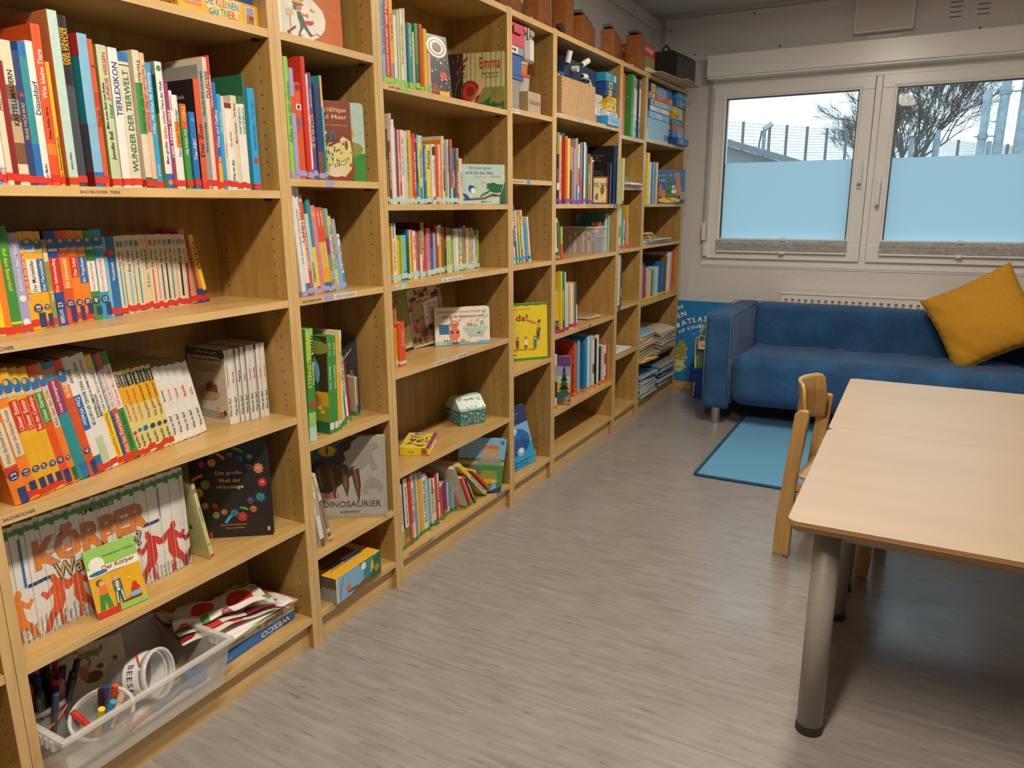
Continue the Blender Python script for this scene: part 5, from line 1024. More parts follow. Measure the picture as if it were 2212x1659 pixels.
# leaning books at the right of the bottom shelf
for nm_, lab, y_, lean, th, h, d, c, ops in [
 ('book','pale blue book leaning right of the traktor book, bottom shelf, second wide bookcase',2.318,25,.017,.214,.17,'cr',['r=.0=1=gy','r=.95=1=lb']),
 ('book','small orange-red book leaning behind the pale blue leaning one, bottom shelf',2.354,27,.018,.152,.12,'or',['r=.0=.1=y','t=Mein erstes Buch der Feuerwehr=.15=.9=cr']),
 ('book','small dark grey booklet leaning beside the orange-red one, bottom shelf',2.386,29,.010,.148,.12,'dk',['r=.2=.8=gy']),
 ('book','yellow edged white book leaning far over on the bottom shelf',2.472,47,.017,.281,.21,'y',['r=.08=.65=w','t=Feuerwehr im Einsatz=.1=.62=dr']),
 ('book','thin red book leaning under the vehicles board book, bottom shelf',2.516,46,.012,.20,.17,'or',['r=.9=1=cr','r=.02=.06=g'])]:
    make_book(nm_, (-.022,y_,.1054), th, h, d, lean, c, ops, lab, 'leaning books on the bottom shelf', (.005,.016,'g'))
fz = [('r',0,.5,1,1,'lb'),('r',0,.56,1,.62,'g'),('r',0,.48,1,.57,'tn'),('r',0,0,1,.5,'g'),('e',.68,.72,.18,.16,'tn'),('r',.52,.8,.85,.88,'fl'),('p',[(.38,.5),(.5,.62),(.9,.62),(.95,.5)],'gy'),('t','Meine ersten',.05,.42,.5,.47,'ob'),('t','Fahrzeuge',.03,.31,.5,.4,'ob'),('p',[(.5,.22),(.55,.4),(.85,.4),(.9,.2)],'ol'),('e',.7,.2,.2,.04,'gd'),('e',.82,.2,.04,.04,'pe'),('p',[(.75,.02),(.9,.02),(.88,.16),(.8,.16)],'lb'),('p',[(.7,0),(1,0),(1,.12)],'nv'),('r',.88,.9,.95,.96,'b')]
faceout('board_book', 'big green and blue board book lettered Meine ersten Fahrzeuge, bottom shelf', (-.128,2.392,.1054), .20, .225, .020, -44, 4, -9, 'lb', fz, rounded=True)
# --- second narrow bookcase
r = make_book('book', (-.055,2.682,1.3704), .072, .238, .18, 0, 'gy', ['r=.68=1=or','r=.05=.12=tl'], 'grey and orange-red book standing alone on a narrow bookcase shelf', None)
art_obj('cover_print', art_polys([('t','Deutsch',.3,.86,.85,.90,'wh'),('t','weitere',.35,.81,.85,.85,'wh'),('t','Sprachen',.1,.75,.85,.8,'wh'),('t','Buch!',.4,.70,.8,.75,'wh')],.072,.252), ((0,0,0),(0,1,0),(0,0,1),(1,0,0)), r)
tl_ = [('r',0,0,1,.04,'g'),('p',[(0,1),(1,1),(1,.955),(.9,.965),(.8,.95),(.7,.965),(.6,.95),(.5,.965),(.4,.95),(.3,.965),(.2,.95),(.1,.965),(0,.95)],'g'),('t','Anja Tuckermann + Tine Schulz',.12,.88,.66,.905,'ob'),('t','Alle da!',.02,.69,.62,.81,'dr'),('p',[(.62,.72),(.78,.66),(.76,.62),(.6,.69)],'fl'),('t','UNSER KUNTERBUNTES LEBEN',.0,.17,.78,.2,'br'),('e',.34,.1,.06,.012,'br')]
for i,(u,v,c) in enumerate([(.08,.27,'br'),(.24,.4,'fl'),(.3,.27,'lb'),(.42,.27,'mr'),(.58,.27,'pl'),(.76,.27,'tl'),(.82,.42,'ob'),(.84,.56,'gd')]):
    tl_ += [('r',u-.03,v,u+.03,v+.09,c),('e',u,v+.12,.03,.03,'ob' if i%2 else 'br',10),('e',u,v+.11,.022,.022,'sk',10),('r',u-.025,v-.06,u-.005,v,'ob' if i%2 else 'br'),('r',u+.005,v-.06,u+.025,v,'ob' if i%2 else 'br')]
faceout('picture_book', 'bright yellow picture book with cartoon family facing out on narrow bookcase', (-.172,2.822,.5866), .253, .257, .010, -40, 2, 0, 'y', tl_)
rg = [('r',0,0,1,.35,'cy'),('r',0,.7,1,1,'nv'),('e',.50,.42,.46,.22,'b'),('p',[(.0,.2),(.3,.45),(.1,.6)],'b'),('e',.55,.34,.36,.12,'nb'),('e',.45,.6,.16,.07,'mt'),('e',.5,.62,.1,.04,'wh'),('e',.6,.25,.12,.07,'lb'),('e',.62,.27,.07,.04,'wh'),('t','Der',.3,.12,.4,.15,'nv'),('t','Regenbogenfisch',.15,.07,.85,.12,'nv'),('t','stiftet Frieden',.25,.03,.75,.06,'nv'),('t','Noah & Lene',.4,.86,.75,.9,'gy'),('t','Pfister',.5,.81,.7,.84,'gy')]+[('l',[(.05+.06*i,.6),(.12+.07*i,.45),(.1+.07*i,.25)],.0012,'lb') for i in range(9)]
faceout('picture_book', 'blue underwater picture book leaning left in the narrow bookcase bottom', (-.058,2.700,.1056), .264, .275, .010, -4, 15, 0, 'lb', rg)
faceout('picture_book', 'dark blue picture book just behind the leaning underwater one', (-.075,2.72,.1056), .262, .27, .010, -4, 16, 0, 'tl', [('r',0,0,1,.2,'dg'),('e',.9,.1,.2,.1,'ol')])
# --- third wide bookcase
mu = [('r',0,0,1,1,'dr'),('r',.07,.06,.93,.95,'pb'),('t','trotzig, mutig',.1,.6,.9,.82,'ob'),('e',.62,.5,.13,.14,'br'),('e',.64,.66,.08,.06,'br'),('l',[(.5,.6),(.35,.64)],.002,'br'),('l',[(.74,.58),(.88,.55)],.002,'br'),('l',[(.56,.4),(.52,.25)],.002,'br'),('l',[(.66,.4),(.62,.25)],.002,'br'),('e',.26,.25,.1,.09,'br'),('e',.3,.35,.06,.05,'br'),('l',[(.3,.2),(.4,.08)],.002,'br'),('t','Moritz',.62,.1,.84,.13,'ob')]
mu = [(a[0],)+((([(x*.62+.38,y) for x,y in a[1]],)+a[2:]) if a[0] in 'pl' else (((a[1],a[2]*.62+.38 if a[2] > .3 else a[2]*.6+.2,a[3],a[4]*.62+.38)+a[5:]) if a[0] == 't' else (a[1]*.62+.38,a[2],a[3]*.62)+a[4:])) if i > 1 else a for i, a in enumerate(mu)]
faceout('picture_book', 'small red-framed cream book with two brown toads facing out', (-.126,3.668,1.2736), .13, .138, .010, -61, 2, 0, 'dr', mu)
dk_ = [('t','...und wenn die Dunkelheit',.1,.83,.7,.85,'gy'),('t','besonders laut knackt',.1,.79,.55,.81,'gy'),('t','von STILLE in den Ohren',.1,.75,.62,.77,'gy'),('t','Warum man sich fürchtet',.1,.56,.62,.58,'gy'),('t','und wie man die Angst verliert',.1,.52,.72,.54,'gy'),('t','mit einem Lächeln und Mut',.1,.48,.7,.5,'gy'),('r',.78,.0,.82,.72,'nv'),('r',.86,0,.88,.7,'lb'),('r',.93,0,1,1,'nb')]
faceout('picture_book', 'large black book with rows of small white text behind the toad book', (-.222,3.812,1.2736), .218, .296, .014, -90, 1, 0, 'k', dk_)
make_book('book', (-.09,3.235,1.2734), .13, .325, .15, 0, 'nv', ['r=.96=1=nb'], 'tallest dark navy book behind the purple-tagged row', None, None)
make_book('book', (.038,3.813,1.2735), .020, .232, .035, 0, 'yg', ['r=.0=.08=nb','r=.1=.35=pe'], 'olive cream book sticking out at the right end beside black book', None, None)
# the crate of small books
r = thing('storage_crate', 'clear plastic crate packed with small thin books, third wide bookcase', 'crate', (-.050,3.650,1.0255)); CLR = glassy('clear_plastic', (.80,.86,.90), .22, .12)
w_, d_, h_ = .150, .200, .128
m = MB()
for a in (0,):
    m.box(-.002,0,0,w_,0,h_).box(-d_,-d_+.002,0,w_,0,h_).box(-d_,0,0,.002,0,h_).box(-d_,0,w_-.002,w_,0,h_).box(-d_,0,0,w_,0,.002)
m.build('body', CLR, r); RIM = glassy('clear_plastic_rim', (.82,.88,.92), .5, .15)
MB().box(-.001,.006,-.005,w_+.005,h_,h_+.007).box(-d_-.006,-d_,-.005,w_+.005,h_,h_+.007).box(-d_,0,-.005,.001,h_,h_+.007).box(-d_,0,w_-.001,w_+.005,h_,h_+.007).box(-.001,.003,0,w_,h_*.62,h_*.64).build('rim', RIM, r)
cs = ['r','cr','gy','tn','dr','cr','br','or','pl','tn','dr','gy','ol','cr','r','br','pl','tn','o','dk']
for i in range(20):
    b_ = thing('mini_book', f'tiny {CN.get(cs[i],"white")} book, {ORD[i]} from left inside the clear crate', 'book', (-.244+.0096*i,3.6545,1.0278), (0,0,-math.pi/2), group='tiny books in the clear crate')
    book_parts(b_, .0088, .098+.004*(i%3), .10, cs[i], [(.6,.8,cs[(i+3)%20])], True)
faceout('picture_book', 'large teal book standing behind the clear crate', (-.235,3.820,1.0254), .20, .20, .012, -90, 1, 0, 'tl', [('p',[(.0,.7),(0,1),(.18,1),(.12,.8)],'tn'),('t','Der Bücherbär',.4,.86,.6,.9,'cy'),('r',.86,0,.93,1,'w'),('r',.95,0,1,1,'yg')])
faceout('book', 'dark red book at the back left behind the clear crate', (-.21,3.33,1.0254), .15, .15, .012, 0, 1, 0, 'dr', [('e',.6,.7,.1,.08,'o')])
faceout('index_card', 'orange index card with a small figure in the clear crate', (-.118,3.765,1.0279), .055, .155, .002, -90, 1, 0, 'o', [('r',.1,.75,.3,.95,'pl'),('e',.2,.85,.05,.04,'nv'),('t','Karte',.4,.85,.8,.9,'dr')], cat='card')
yb = [('r',.0,.0,1,.30,'dk'),('r',.0,.3,1,1,'gd'),('r',.0,.93,1,.98,'cr'),('r',.1,.5,.55,.75,'br'),('e',.3,.62,.1,.07,'fl'),('r',.4,.02,1,.08,'mg'),('t','Geschichten',.2,.22,.8,.25,'cr'),('t','für kleine Leute',.2,.17,.8,.2,'cr')]
faceout('picture_book', 'golden and grey picture book facing out at the left, pink-tagged row', (-.066,3.090,.6814), .112, .198, .012, -33, 1, 0, 'gd', yb)
fi = [('r',0,.0,1,1,'lv'),('r',0,.8,1,1,'p'),('r',0,.25,1,.5,'gd'),('r',0,.0,1,.26,'ob'),('r',0,.45,1,.6,'mt'),('e',.5,.2,.4,.05,'dg'),('r',.56,.12,.62,.3,'br')]
for i in range(6): fi.append(('p',[(.18+.06*i,.22+.09*i),(.98-.06*i,.24+.09*i),(.6,.38+.09*i)],'k' if i%2 else 'dg'))
fi += [('e',.3,.06,.14,.04,'br'),('e',.75,.12,.12,.05,'gy'),('e',.9,.17,.1,.05,'gy'),('r',.55,.02,1,.07,'o')]
fi = [(a[0],)+((([(x*.40+.60,y) for x,y in a[1]],)+a[2:]) if a[0] in 'pl' else ((a[1]*.40+.60,a[2],a[3]*.40+.60)+a[4:] if a[0] == 'r' else (a[1]*.40+.60,a[2],a[3]*.40)+a[4:])) for a in fi[1:]]
faceout('picture_book', 'picture book with dark fir tree at dusk facing out, orange-tagged shelf', (-.178,3.192,.3114), .19, .243, .014, -74, 1, 0, 'lv', fi, spine='or')
# thin stack by the pink-tagged row
for i in range(3):
    c = ['br','cr','tn'][i]
    t = thing('booklet', ['lowest brown booklet of the small flat pile','middle cream booklet of the small flat pile','top tan booklet with photo of the small flat pile'][i], 'booklet', (-.17+.004*i,3.60-.004*i,.6815+.0052*i), (0,0,math.radians([4,-3,8][i])), 'small flat pile on the pink-tagged shelf')
    bx('cover', 0, .115, 0, .155, 0, .005, cm(c), t, .0008)
    if i == 2: art_obj('cover_print', art_polys(blobs(14,.1,.1,.9,.9,['ol','br','fl','gy'],.06,.14,41,.8,8), .115, .155), ((0,0,.005),(1,0,0),(0,1,0),(0,0,1)), t)
faceout('picture_book', 'dark grey and cream book at the back left of the orange-tagged shelf', (-.205,3.10,.3114), .18, .24, .01, 0, 2, 0, 'yg', [('t','für Kinder',.3,.85,.7,.9,'ob')])
# --- farthest bookcase: Christmas book, cloth, papers
xm = [('r',0,0,1,1,'b'),('r',0,0,1,.25,'dk'),('t','Singen und Feiern',.0,.8,.36,.86,'pe'),('t','Weihnachten',.0,.66,.34,.74,'pe'),('e',.72,.82,.11,.095,'fl'),('t','Neue Lieder',.65,.79,.79,.84,'ob'),('r',.85,.12,1,.35,'gy')]
for i in range(5): xm.append(('p',[(.28+.035*i,.2+.11*i),(.72-.035*i,.2+.11*i),(.5,.40+.11*i)],'dg' if i%2 else 'g'))
xm += [('e',.5,.84,.03,.03,'gd'),('e',.76,.42,.11,.2,'fl'),('e',.76,.66,.075,.08,'fl'),('e',.14,.36,.07,.16,'fl'),('e',.16,.52,.05,.06,'fl'),('e',.26,.28,.07,.14,'o'),('e',.62,.36,.09,.06,'wh'),('e',.6,.5,.04,.05,'wh'),('e',.45,.1,.4,.08,'y')]+blobs(16,.3,.04,.8,.22,['r','gd','wh','lg'],.015,.04,9,1,6)
xm = [(a[0],)+((([(x*.71+.29,y) for x,y in a[1]],)+a[2:]) if a[0] in 'pl' else (((a[1],a[2]*.71+.29,a[3],a[4]*.71+.29)+a[5:]) if a[0] == 't' else ((a[1]*.71+.29,a[2],a[3]*.71+.29)+a[4:] if a[0] == 'r' else (a[1]*.71+.29,a[2],a[3]*.71)+a[4:]))) if i > 1 else a for i, a in enumerate(xm)]
faceout('picture_book', 'blue Christmas songbook with tree and bears sticking out of the farthest bookcase', (-.186,4.813,1.2776), .26, .212, .028, -65, 2, 0, 'b', xm)
for i in range(4):
    t = thing('sheet_stack', ['lowest white paper folder on the farthest bookcase','second white paper folder on the farthest bookcase','third white paper folder on the farthest bookcase','top white paper folder under the yellow cloth'][i], 'paper', (-.235,4.32+.012*i,1.0366+.0062*i), (0,0,math.radians([2,-2,3,-1][i])), 'white folders under the yellow cloth'); bx('paper', 0,.215,0,.50+.03*(i%2),0,.006,cm(['wh','gy','wh','w'][i]),t)
cl = bpy.data.materials.new('gingham'); cl.use_nodes = True; MATS['gingham'] = cl; nt = cl.node_tree; ck = nt.nodes.new('ShaderNodeTexChecker'); ck.inputs['Scale'].default_value = 70; ck.inputs['Color1'].default_value = (.75,.42,.03,1); ck.inputs['Color2'].default_value = (.78,.70,.50,1); tcn = nt.nodes.new('ShaderNodeTexCoord'); nt.links.new(tcn.outputs['Object'], ck.inputs['Vector']); nt.links.new(ck.outputs['Color'], nt.nodes['Principled BSDF'].inputs['Base Color']); nt.nodes['Principled BSDF'].inputs['Roughness'].default_value = .9
def cloth_blob(name, label, cat, loc, rot, sx, sy, hz, m, seed, layers=3, nx=26, ny=20, parent=None):
    t = thing(name, label, cat, loc, rot) if parent is None else parent; rd = random.Random(seed)
    for l in range(layers):
        V = []; F = []; ph = rd.uniform(0,6)
        for s_ in (0,1):
            for j in range(ny+1):
                for i in range(nx+1):
                    u, v = i/nx, j/ny; e = min(1, 8*min(u,1-u), 8*min(v,1-v))
                    w = .5*math.sin(5*u+ph)+.5*math.sin(7*v+2*ph+3*u)
                    zc = hz*(l+.5)/layers+.18*hz*w/layers; half = hz/layers*.42*math.sqrt(max(e,0))
                    V.append((sx*(u-.5)*(1-.05*l)+.01*math.sin(9*v+ph), sy*(v-.5)*(1-.06*l)+.012*math.sin(8*u+ph), max(.0005, zc+(half if s_ else -half))))
        N_ = (nx+1)*(ny+1)
        for j in range(ny):
            for i in range(nx):
                a = j*(nx+1)+i; F.append((a,a+nx+1,a+nx+2,a+1)); F.append((N_+a,N_+a+1,N_+a+nx+2,N_+a+nx+1))
        for i in range(nx):
            F.append((i,i+1,N_+i+1,N_+i)); a = ny*(nx+1)+i; F.append((a+1,a,N_+a,N_+a+1))
        for j in range(ny):
            a = j*(nx+1); F.append((a+nx+1,a,N_+a,N_+a+nx+1)); a += nx; F.append((a,a+nx+1,N_+a+nx+1,N_+a))
        meshobj('fold', V, F, m, None, t, True)
    return t
cloth_blob('folded_cloth', 'yellow and white checked cloth folded on white folders, farthest bookcase', 'cloth', (-.13,4.55,1.0618), (0,0,.2), .19, .36, .040, MATS['gingham'], 4)
# papers on the narrow bookcase
for i in range(5):
    c = ['cr','or','w','wh','w'][i]
    t = thing('paper_sheet', f'{["cream","orange-red","ivory","bright white","upper ivory"][i]} sheet of the loose pile poking off the narrow shelf', 'paper', (-.215,3.90+.006*i,1.3695+.0042*i), (0,0,math.radians([2,-3,4,-2,5][i])), 'loose sheets on the third narrow bookcase'); bx('sheet', 0,.215+.012*(i%3),0,.29,0,.004,cm(c),t)
pm = glassy('plastic_sleeve', (.55,.75,.45), .55, .1)
cloth_blob('plastic_sleeve', 'crumpled green plastic sleeve on top of the loose sheets', 'plastic sleeve', (-.10,4.02,1.391), (0,0,.3), .17, .25, .028, pm, 9, 2)
t = thing('notebook', 'white spiral notebook with dark red spine lying on the narrow shelf', 'notebook', (-.235,3.93,.4385)); bx('cover', 0,.215,0,.27,0,.004,cm('tl'),t); bx('pages', .001,.214,.002,.262,.0042,.011,cm('wh'),t); bx('spine', 0,.215,.262,.27,0,.012,cm('dr'),t,.002)
# magazines in two stacks, farthest bookcase
def stack(n, x, y, z0, d, w, th, cols, nm, lab, cat, grp, seed, sag=0, jit=.008, fan=0):
    rd = random.Random(seed); first = None
    for i in range(n):
        r = thing(nm, lab(i), cat, (x+rd.uniform(-jit,jit), y+rd.uniform(-jit,jit), z0+i*(th+.0005)), (0,0,math.radians(rd.uniform(-2.5,2.5)+fan*i)), grp)
        c = cols[i%len(cols)]; c2 = cols[(i*3+1)%len(cols)]
        V = []; F = []; M = []; nn = 8
        for j in range(nn+1):
            u = j/nn; dz = -sag*i/n*(max(0,u-.5)*2)**2
            for zz in (0,th):
                for yy in (0,w): V.append((d*u, yy, zz+dz))
        for j in range(nn):
            a = j*4; b = a+4; F += [(a,b,b+1,a+1),(a+2,a+3,b+3,b+2),(a,a+2,b+2,b),(a+1,b+1,b+3,a+3)]; M += [0,0,2,1]
        F += [(0,1,3,2),(nn*4,nn*4+2,nn*4+3,nn*4+1)]; M += [1,1]
        meshobj('pages_and_cover', V, F, [cm(c), PAGES if i%3 else cm('w'), cm(c2)], M, r)
    return r
mcols = ['gd','lg','cr','ol','or','w','g','yg','r','tn','y','lb']
stack(24, -.215, 4.30, .3336, .205, .285, .0065, mcols, 'magazine', lambda i: f'{CN.get(mcols[i%12],"white")} magazine, {ORD[i]} from bottom of the left pile, farthest bookcase' if i < 23 else 'topmost magazine of the left pile, farthest bookcase', 'magazine', 'magazines in the left pile', 3, .008)
stack(16, -.215, 4.66, .3336, .225, .30, .0085, ['w','gy','br','cr','tn','dk'], 'magazine', lambda i: f'magazine {ORD[i]} from bottom of the right pile, farthest bookcase' if i < 15 else 'topmost magazine of the right pile, farthest bookcase', 'magazine', 'magazines in the right pile', 4, .02)
t = thing('booklet', 'bright yellow booklet poking off the magazine shelf', 'booklet', (-.16,4.285,.3333), (0,0,math.radians(-6))); bx('cover', 0,.19,0,.24,0,.0022,cm('gd'),t); art_obj('cover_print', art_polys([('r',.55,.0,.75,.4,'or'),('e',.8,.6,.09,.14,'pl'),('e',.93,.45,.04,.14,'ob')],.19,.24),((0,0,.0022),(1,0,0),(0,1,0),(0,0,1)),t)
t.location.z = .3333; 
for o in [o for o in COL.objects if o.get('group') == 'magazines in the left pile']: o.location.z += .0026
stack(15, -.225, 4.285, .1006, .232, .30, .0085, ['lb','nv','lb','gy','lb'], 'blue_folder', lambda i: f'blue folder {ORD[i]} from bottom in the left bottom pile, farthest bookcase' if i < 14 else 'topmost blue folder of left bottom pile, farthest bookcase', 'folder', 'blue folders in the left bottom pile', 6, .0, .010)
stack(14, -.225, 4.66, .1006, .238, .32, .0100, ['lb','nv','cy','gy','b'], 'blue_folder', lambda i: f'blue folder {ORD[i]} from bottom in the right bottom pile, farthest bookcase' if i < 13 else 'topmost folder of right bottom pile, farthest bookcase', 'folder', 'blue folders in the right bottom pile', 7, .0, .014)
# ------------------------------------------------------------ boxes, tins and other things on the shelves
def crate_box(name, label, cat, loc, w, d, h, rotz=0, col='b', front=(), side=(), top=(), group=None, bev=.0012, lid=None, mat_=None):
    """front face at local x=0 (facing +x), left end face at y=0, runs back to x=-d"""
    t = thing(name, label, cat, loc, (0,0,math.radians(rotz)), group); m_ = mat_ or cm(col)
    if lid: 
        MB().box(-d+.0015,-.0015,.0015,w-.0015,0,h*.6).build('tray', cm(lid), t, bevel=bev); MB().box(-d,0,0,w,h*.18,h).build('lid', m_, t, bevel=bev)
    else: MB().box(-d,0,0,w,0,h).build('box_body', m_, t, bevel=bev)
    if front: art_obj('front_print', art_polys(front, w, h), ((0,0,0),(0,1,0),(0,0,1),(1,0,0)), t)
    if side: art_obj('end_print', art_polys(side, d, h), ((-d,0,0),(1,0,0),(0,0,1),(0,-1,0)), t)
    if top: art_obj('top_print', art_polys(top, w, d), ((0,0,h),(0,1,0),(-1,0,0),(0,0,1)), t)
    return t
# nearest bookcase, top visible shelf
crate_box('game_box','yellow game box lettered DIE KLEINEN GÄRTNER on the top shelf','game box',(-.030,1.207,1.6845),.228,.215,.052,0,'gd',
 [('r',.08,.35,.27,.8,'fl'),('t','Wer hat den',.1,.6,.24,.72,'pe'),('t','schönsten Garten?',.09,.42,.26,.54,'pe'),('p',[(.3,.55),(.36,.9),(.75,.92),(.76,.6),(.7,.2),(.5,.1),(.4,.2)],'pb'),('t','DIE',.32,.55,.42,.85,'b'),('t','KLEI',.45,.55,.58,.85,'r'),('t','NEN',.6,.55,.74,.85,'b'),('t','GÄR',.36,.15,.49,.48,'b'),('t','TN',.5,.15,.59,.48,'g'),('t','ER',.6,.15,.69,.48,'r'),('r',.82,.12,.95,.88,'pl'),('r',.83,.5,.94,.85,'lv'),('r',.83,.15,.94,.5,'ol'),('e',.9,.4,.03,.1,'r')],[('t','GARTEN',.6,.3,.95,.7,'br')],bev=.001)
crate_box('game_box','dark blue game box stacked on the yellow gardening game box','game box',(-.040,1.205,1.7372),.226,.20,.05,0,'nb')
crate_box('game_box','green and brown box left of the yellow gardening game box','game box',(-.045,1.02,1.6845),.14,.20,.06,0,'ol',[('r',.1,.1,.9,.9,'br'),('e',.5,.5,.3,.3,'dg')])
# nearest bookcase bottom: stationery under the apple oilcloth
crate_box('book','blue catalogue lettered WESCO lying flat at the bottom of the nearest bookcase','book',(-.036,1.150,.1004),.262,.20,.028,2,'b',[('td','x',0,0,.001,.001,'b'),('t','ZOE',.03,.2,.1,.5,'lb'),('p',[(0,0),(1,0),(1,.08),(0,.08)],'nb')],bev=.0015)
t = [o for o in COL.objects if o.get('label','').startswith('blue catalogue')][0]
def upside(polys, w, h): return [([(w-x, h-y) for x, y in p], c, k) for p, c, k in polys]
art_obj('spine_lettering', upside(art_polys([('t','WESCO',.08,.22,.50,.8,'wh')], .262, .028), .262, .028), ((0,0,0),(0,1,0),(0,0,1),(1,0,0)), t, lift=.0009)
t = crate_box('book','cream catalogue lettered insGraf on top of the blue catalogue','book',(-.045,1.146,.1288),.262,.19,.030,-1,'cr',bev=.0015)
art_obj('spine_lettering', upside(art_polys([('t','insGraf',.16,.3,.42,.8,'ob'),('e',.5,.5,.03,.2,'ol'),('t','Katalog',.7,.4,.9,.7,'dk')], .262, .030), .262, .030), ((0,0,0),(0,1,0),(0,0,1),(1,0,0)), t, lift=.0009)
zs = .1592
for i,(c,w_,d_,rz,x_,y_) in enumerate([('pl',.265,.215,3,-.02,1.145),('pe',.262,.215,1,-.022,1.150),('lg',.255,.21,5,-.015,1.148),('wh',.262,.20,7,-.012,1.140),('wh',.26,.20,-2,-.03,1.13)]):
    t = thing('paper_sheet', ['punched clear pocket sheet on the catalogues, lowest of its pile','pink sheet above the punched pocket sheet','green sheet in the pile above the catalogues','white sheet just above the green one','topmost white sheet beside the clear crate'][i], 'paper', (x_,y_,zs+.0034*i), (0,0,math.radians(rz)), 'papers on the catalogues')
    bx('sheet', -d_, 0, 0, w_, 0, .0026, cm(c), t)
    if i == 0: art_obj('punch_holes', art_polys([('e',.08+.1*k+(.03 if k>4 else 0),.045,.012,.012,'ob',8) for k in range(9)], w_, d_), ((0,0,.0026),(0,1,0),(-1,0,0),(0,0,1)), t)
oc = bpy.data.materials.new('oilcloth'); oc.use_nodes = True; MATS['oilcloth'] = oc; oc.node_tree.nodes['Principled BSDF'].inputs['Base Color'].default_value = (.70,.66,.58,1); oc.node_tree.nodes['Principled BSDF'].inputs['Roughness'].default_value = .3
def oilcloth():
    t = thing('oilcloth', 'cream oilcloth with red apples and green leaves folded on the papers', 'oilcloth', (-.135,1.235,.177), (0,0,math.radians(-14)))
    rd = random.Random(2); nx, ny = 90, 60; W_, D_ = .30, .20
    def hz(u, v, l):
        f = .010+.016*l+.008*math.sin(4*u+1+l)+.006*math.sin(9*v+3*u)+.003*math.sin(17*u+2*v)
        if l == 2: f += .012*math.exp(-((v-.12)/.07)**2)
        return f
    for l in range(3):
        V = []; F = []
        for s_ in (0,1):
            for j in range(ny+1):
                for i in range(nx+1):
                    u, v = i/nx, j/ny; e = min(1, 12*min(u,1-u), 12*min(v,1-v))
                    V.append((D_*(.5-v)*(1-.15*l)+.02*l*(u-.3)+.006*math.sin(7*u), W_*(u-.5)*(1-.08*l)-.012*l, hz(u,v,l)+(.0032 if s_ else -.0032)*e**.5))
        N_ = (nx+1)*(ny+1)
        for j in range(ny):
            for i in range(nx): a = j*(nx+1)+i; F += [(a,a+1,a+nx+2,a+nx+1),(N_+a,N_+a+nx+1,N_+a+nx+2,N_+a+1)]
        for i in range(nx): a = ny*(nx+1)+i; F += [(i,N_+i,N_+i+1,i+1),(a,a+1,N_+a+1,N_+a)]
        for j in range(ny): a = j*(nx+1); b = a+nx; F += [(a,a+nx+1,N_+a+nx+1,N_+a),(b,N_+b,N_+b+nx+1,b+nx+1)]
        cols = [oc, cm('r'), cm('dr'), cm('g'), cm('pl')]; M = []
        def inside(u, v):
            for cu, cv, ru, rv, m_ in ((.16,.70,.13,.22,1),(.50,.18,.10,.17,1),(.80,.86,.12,.15,1),(.93,.2,.08,.2,2),(.30,.25,.10,.05,3),(.36,.42,.05,.10,3),(.62,.52,.09,.05,3),(.70,.35,.05,.1,3),(.05,.15,.09,.12,2),(.48,.75,.08,.045,3)):
                if ((u-cu)/ru)**2+((v-cv)/rv)**2 < 1: return m_
            return 0
        for f in F:
            us = [(k%N_)%(nx+1)/nx for k in f]; vs_ = [((k%N_)//(nx+1))/ny for k in f]; M.append(inside((sum(us)/len(us)+.2*l)%1, (sum(vs_)/len(vs_)+.15*l)%1))
        o = meshobj('fold', V, F, cols, M, t, True)
oilcloth()
# big milky storage tray with pens, pots and scissors
MILK = glassy('milky_plastic', (.76,.74,.70), .34, .25); MILKR = glassy('milky_plastic_rim', (.78,.76,.72), .50, .25); CLR2 = glassy('clear_pot', (.80,.80,.80), .20, .08); CLRR = glassy('clear_pot_rim', (.88,.88,.88), .6, .1)
t = thing('storage_crate', 'large milky plastic crate sticking out of the bottom shelf with felt pens', 'crate', (.040, .905, .1006), (0,0,0)); 
cw, cd, ch = .42, .275, .128
def crate_shell(m, y0, y1, x0, x1, z0, z1, tk, ins=.018):
    P = lambda a: [(x0+a,y0+a,z0),(x1-a,y0+a,z0),(x1-a,y1-a,z0),(x0+a,y1-a,z0),(x0,y0,z1),(x1,y0,z1),(x1,y1,z1),(x0,y1,z1)]
    o = P(ins); i_ = [(x0+ins+tk,y0+ins+tk,z0+tk),(x1-ins-tk,y0+ins+tk,z0+tk),(x1-ins-tk,y1-ins-tk,z0+tk),(x0+ins+tk,y1-ins-tk,z0+tk),(x0+tk,y0+tk,z1),(x1-tk,y0+tk,z1),(x1-tk,y1-tk,z1),(x0+tk,y1-tk,z1)]
    m.raw(o+i_, [(0,3,2,1),(0,1,5,4),(1,2,6,5),(2,3,7,6),(3,0,4,7),(8,9,10,11),(8,12,13,9),(9,13,14,10),(10,14,15,11),(11,15,12,8),(4,5,13,12),(5,6,14,13),(6,7,15,14),(7,4,12,15)])
m = MB(); crate_shell(m, -cw/2, cw/2, -cd, 0, 0, ch-.012, .002); m.build('body', MILK, t)
m = MB().box(-cd-.006,.010,-cw/2-.006,-cw/2+.008,ch-.012,ch).box(-cd-.006,.010,cw/2-.008,cw/2+.006,ch-.012,ch).box(.0,.012,-cw/2-.006,cw/2+.006,ch-.012,ch).box(-cd-.006,-cd+.008,-cw/2,cw/2,ch-.012,ch)
for k in range(3): m.box(-.03-.02*k,-.018-.02*k,-cw/2-.010,-cw/2+.01,ch-.03,ch-.006); m.box(-.03-.02*k,-.018-.02*k,cw/2-.01,cw/2+.010,ch-.03,ch-.006)
m.build('rim', MILKR, t, bevel=.003)
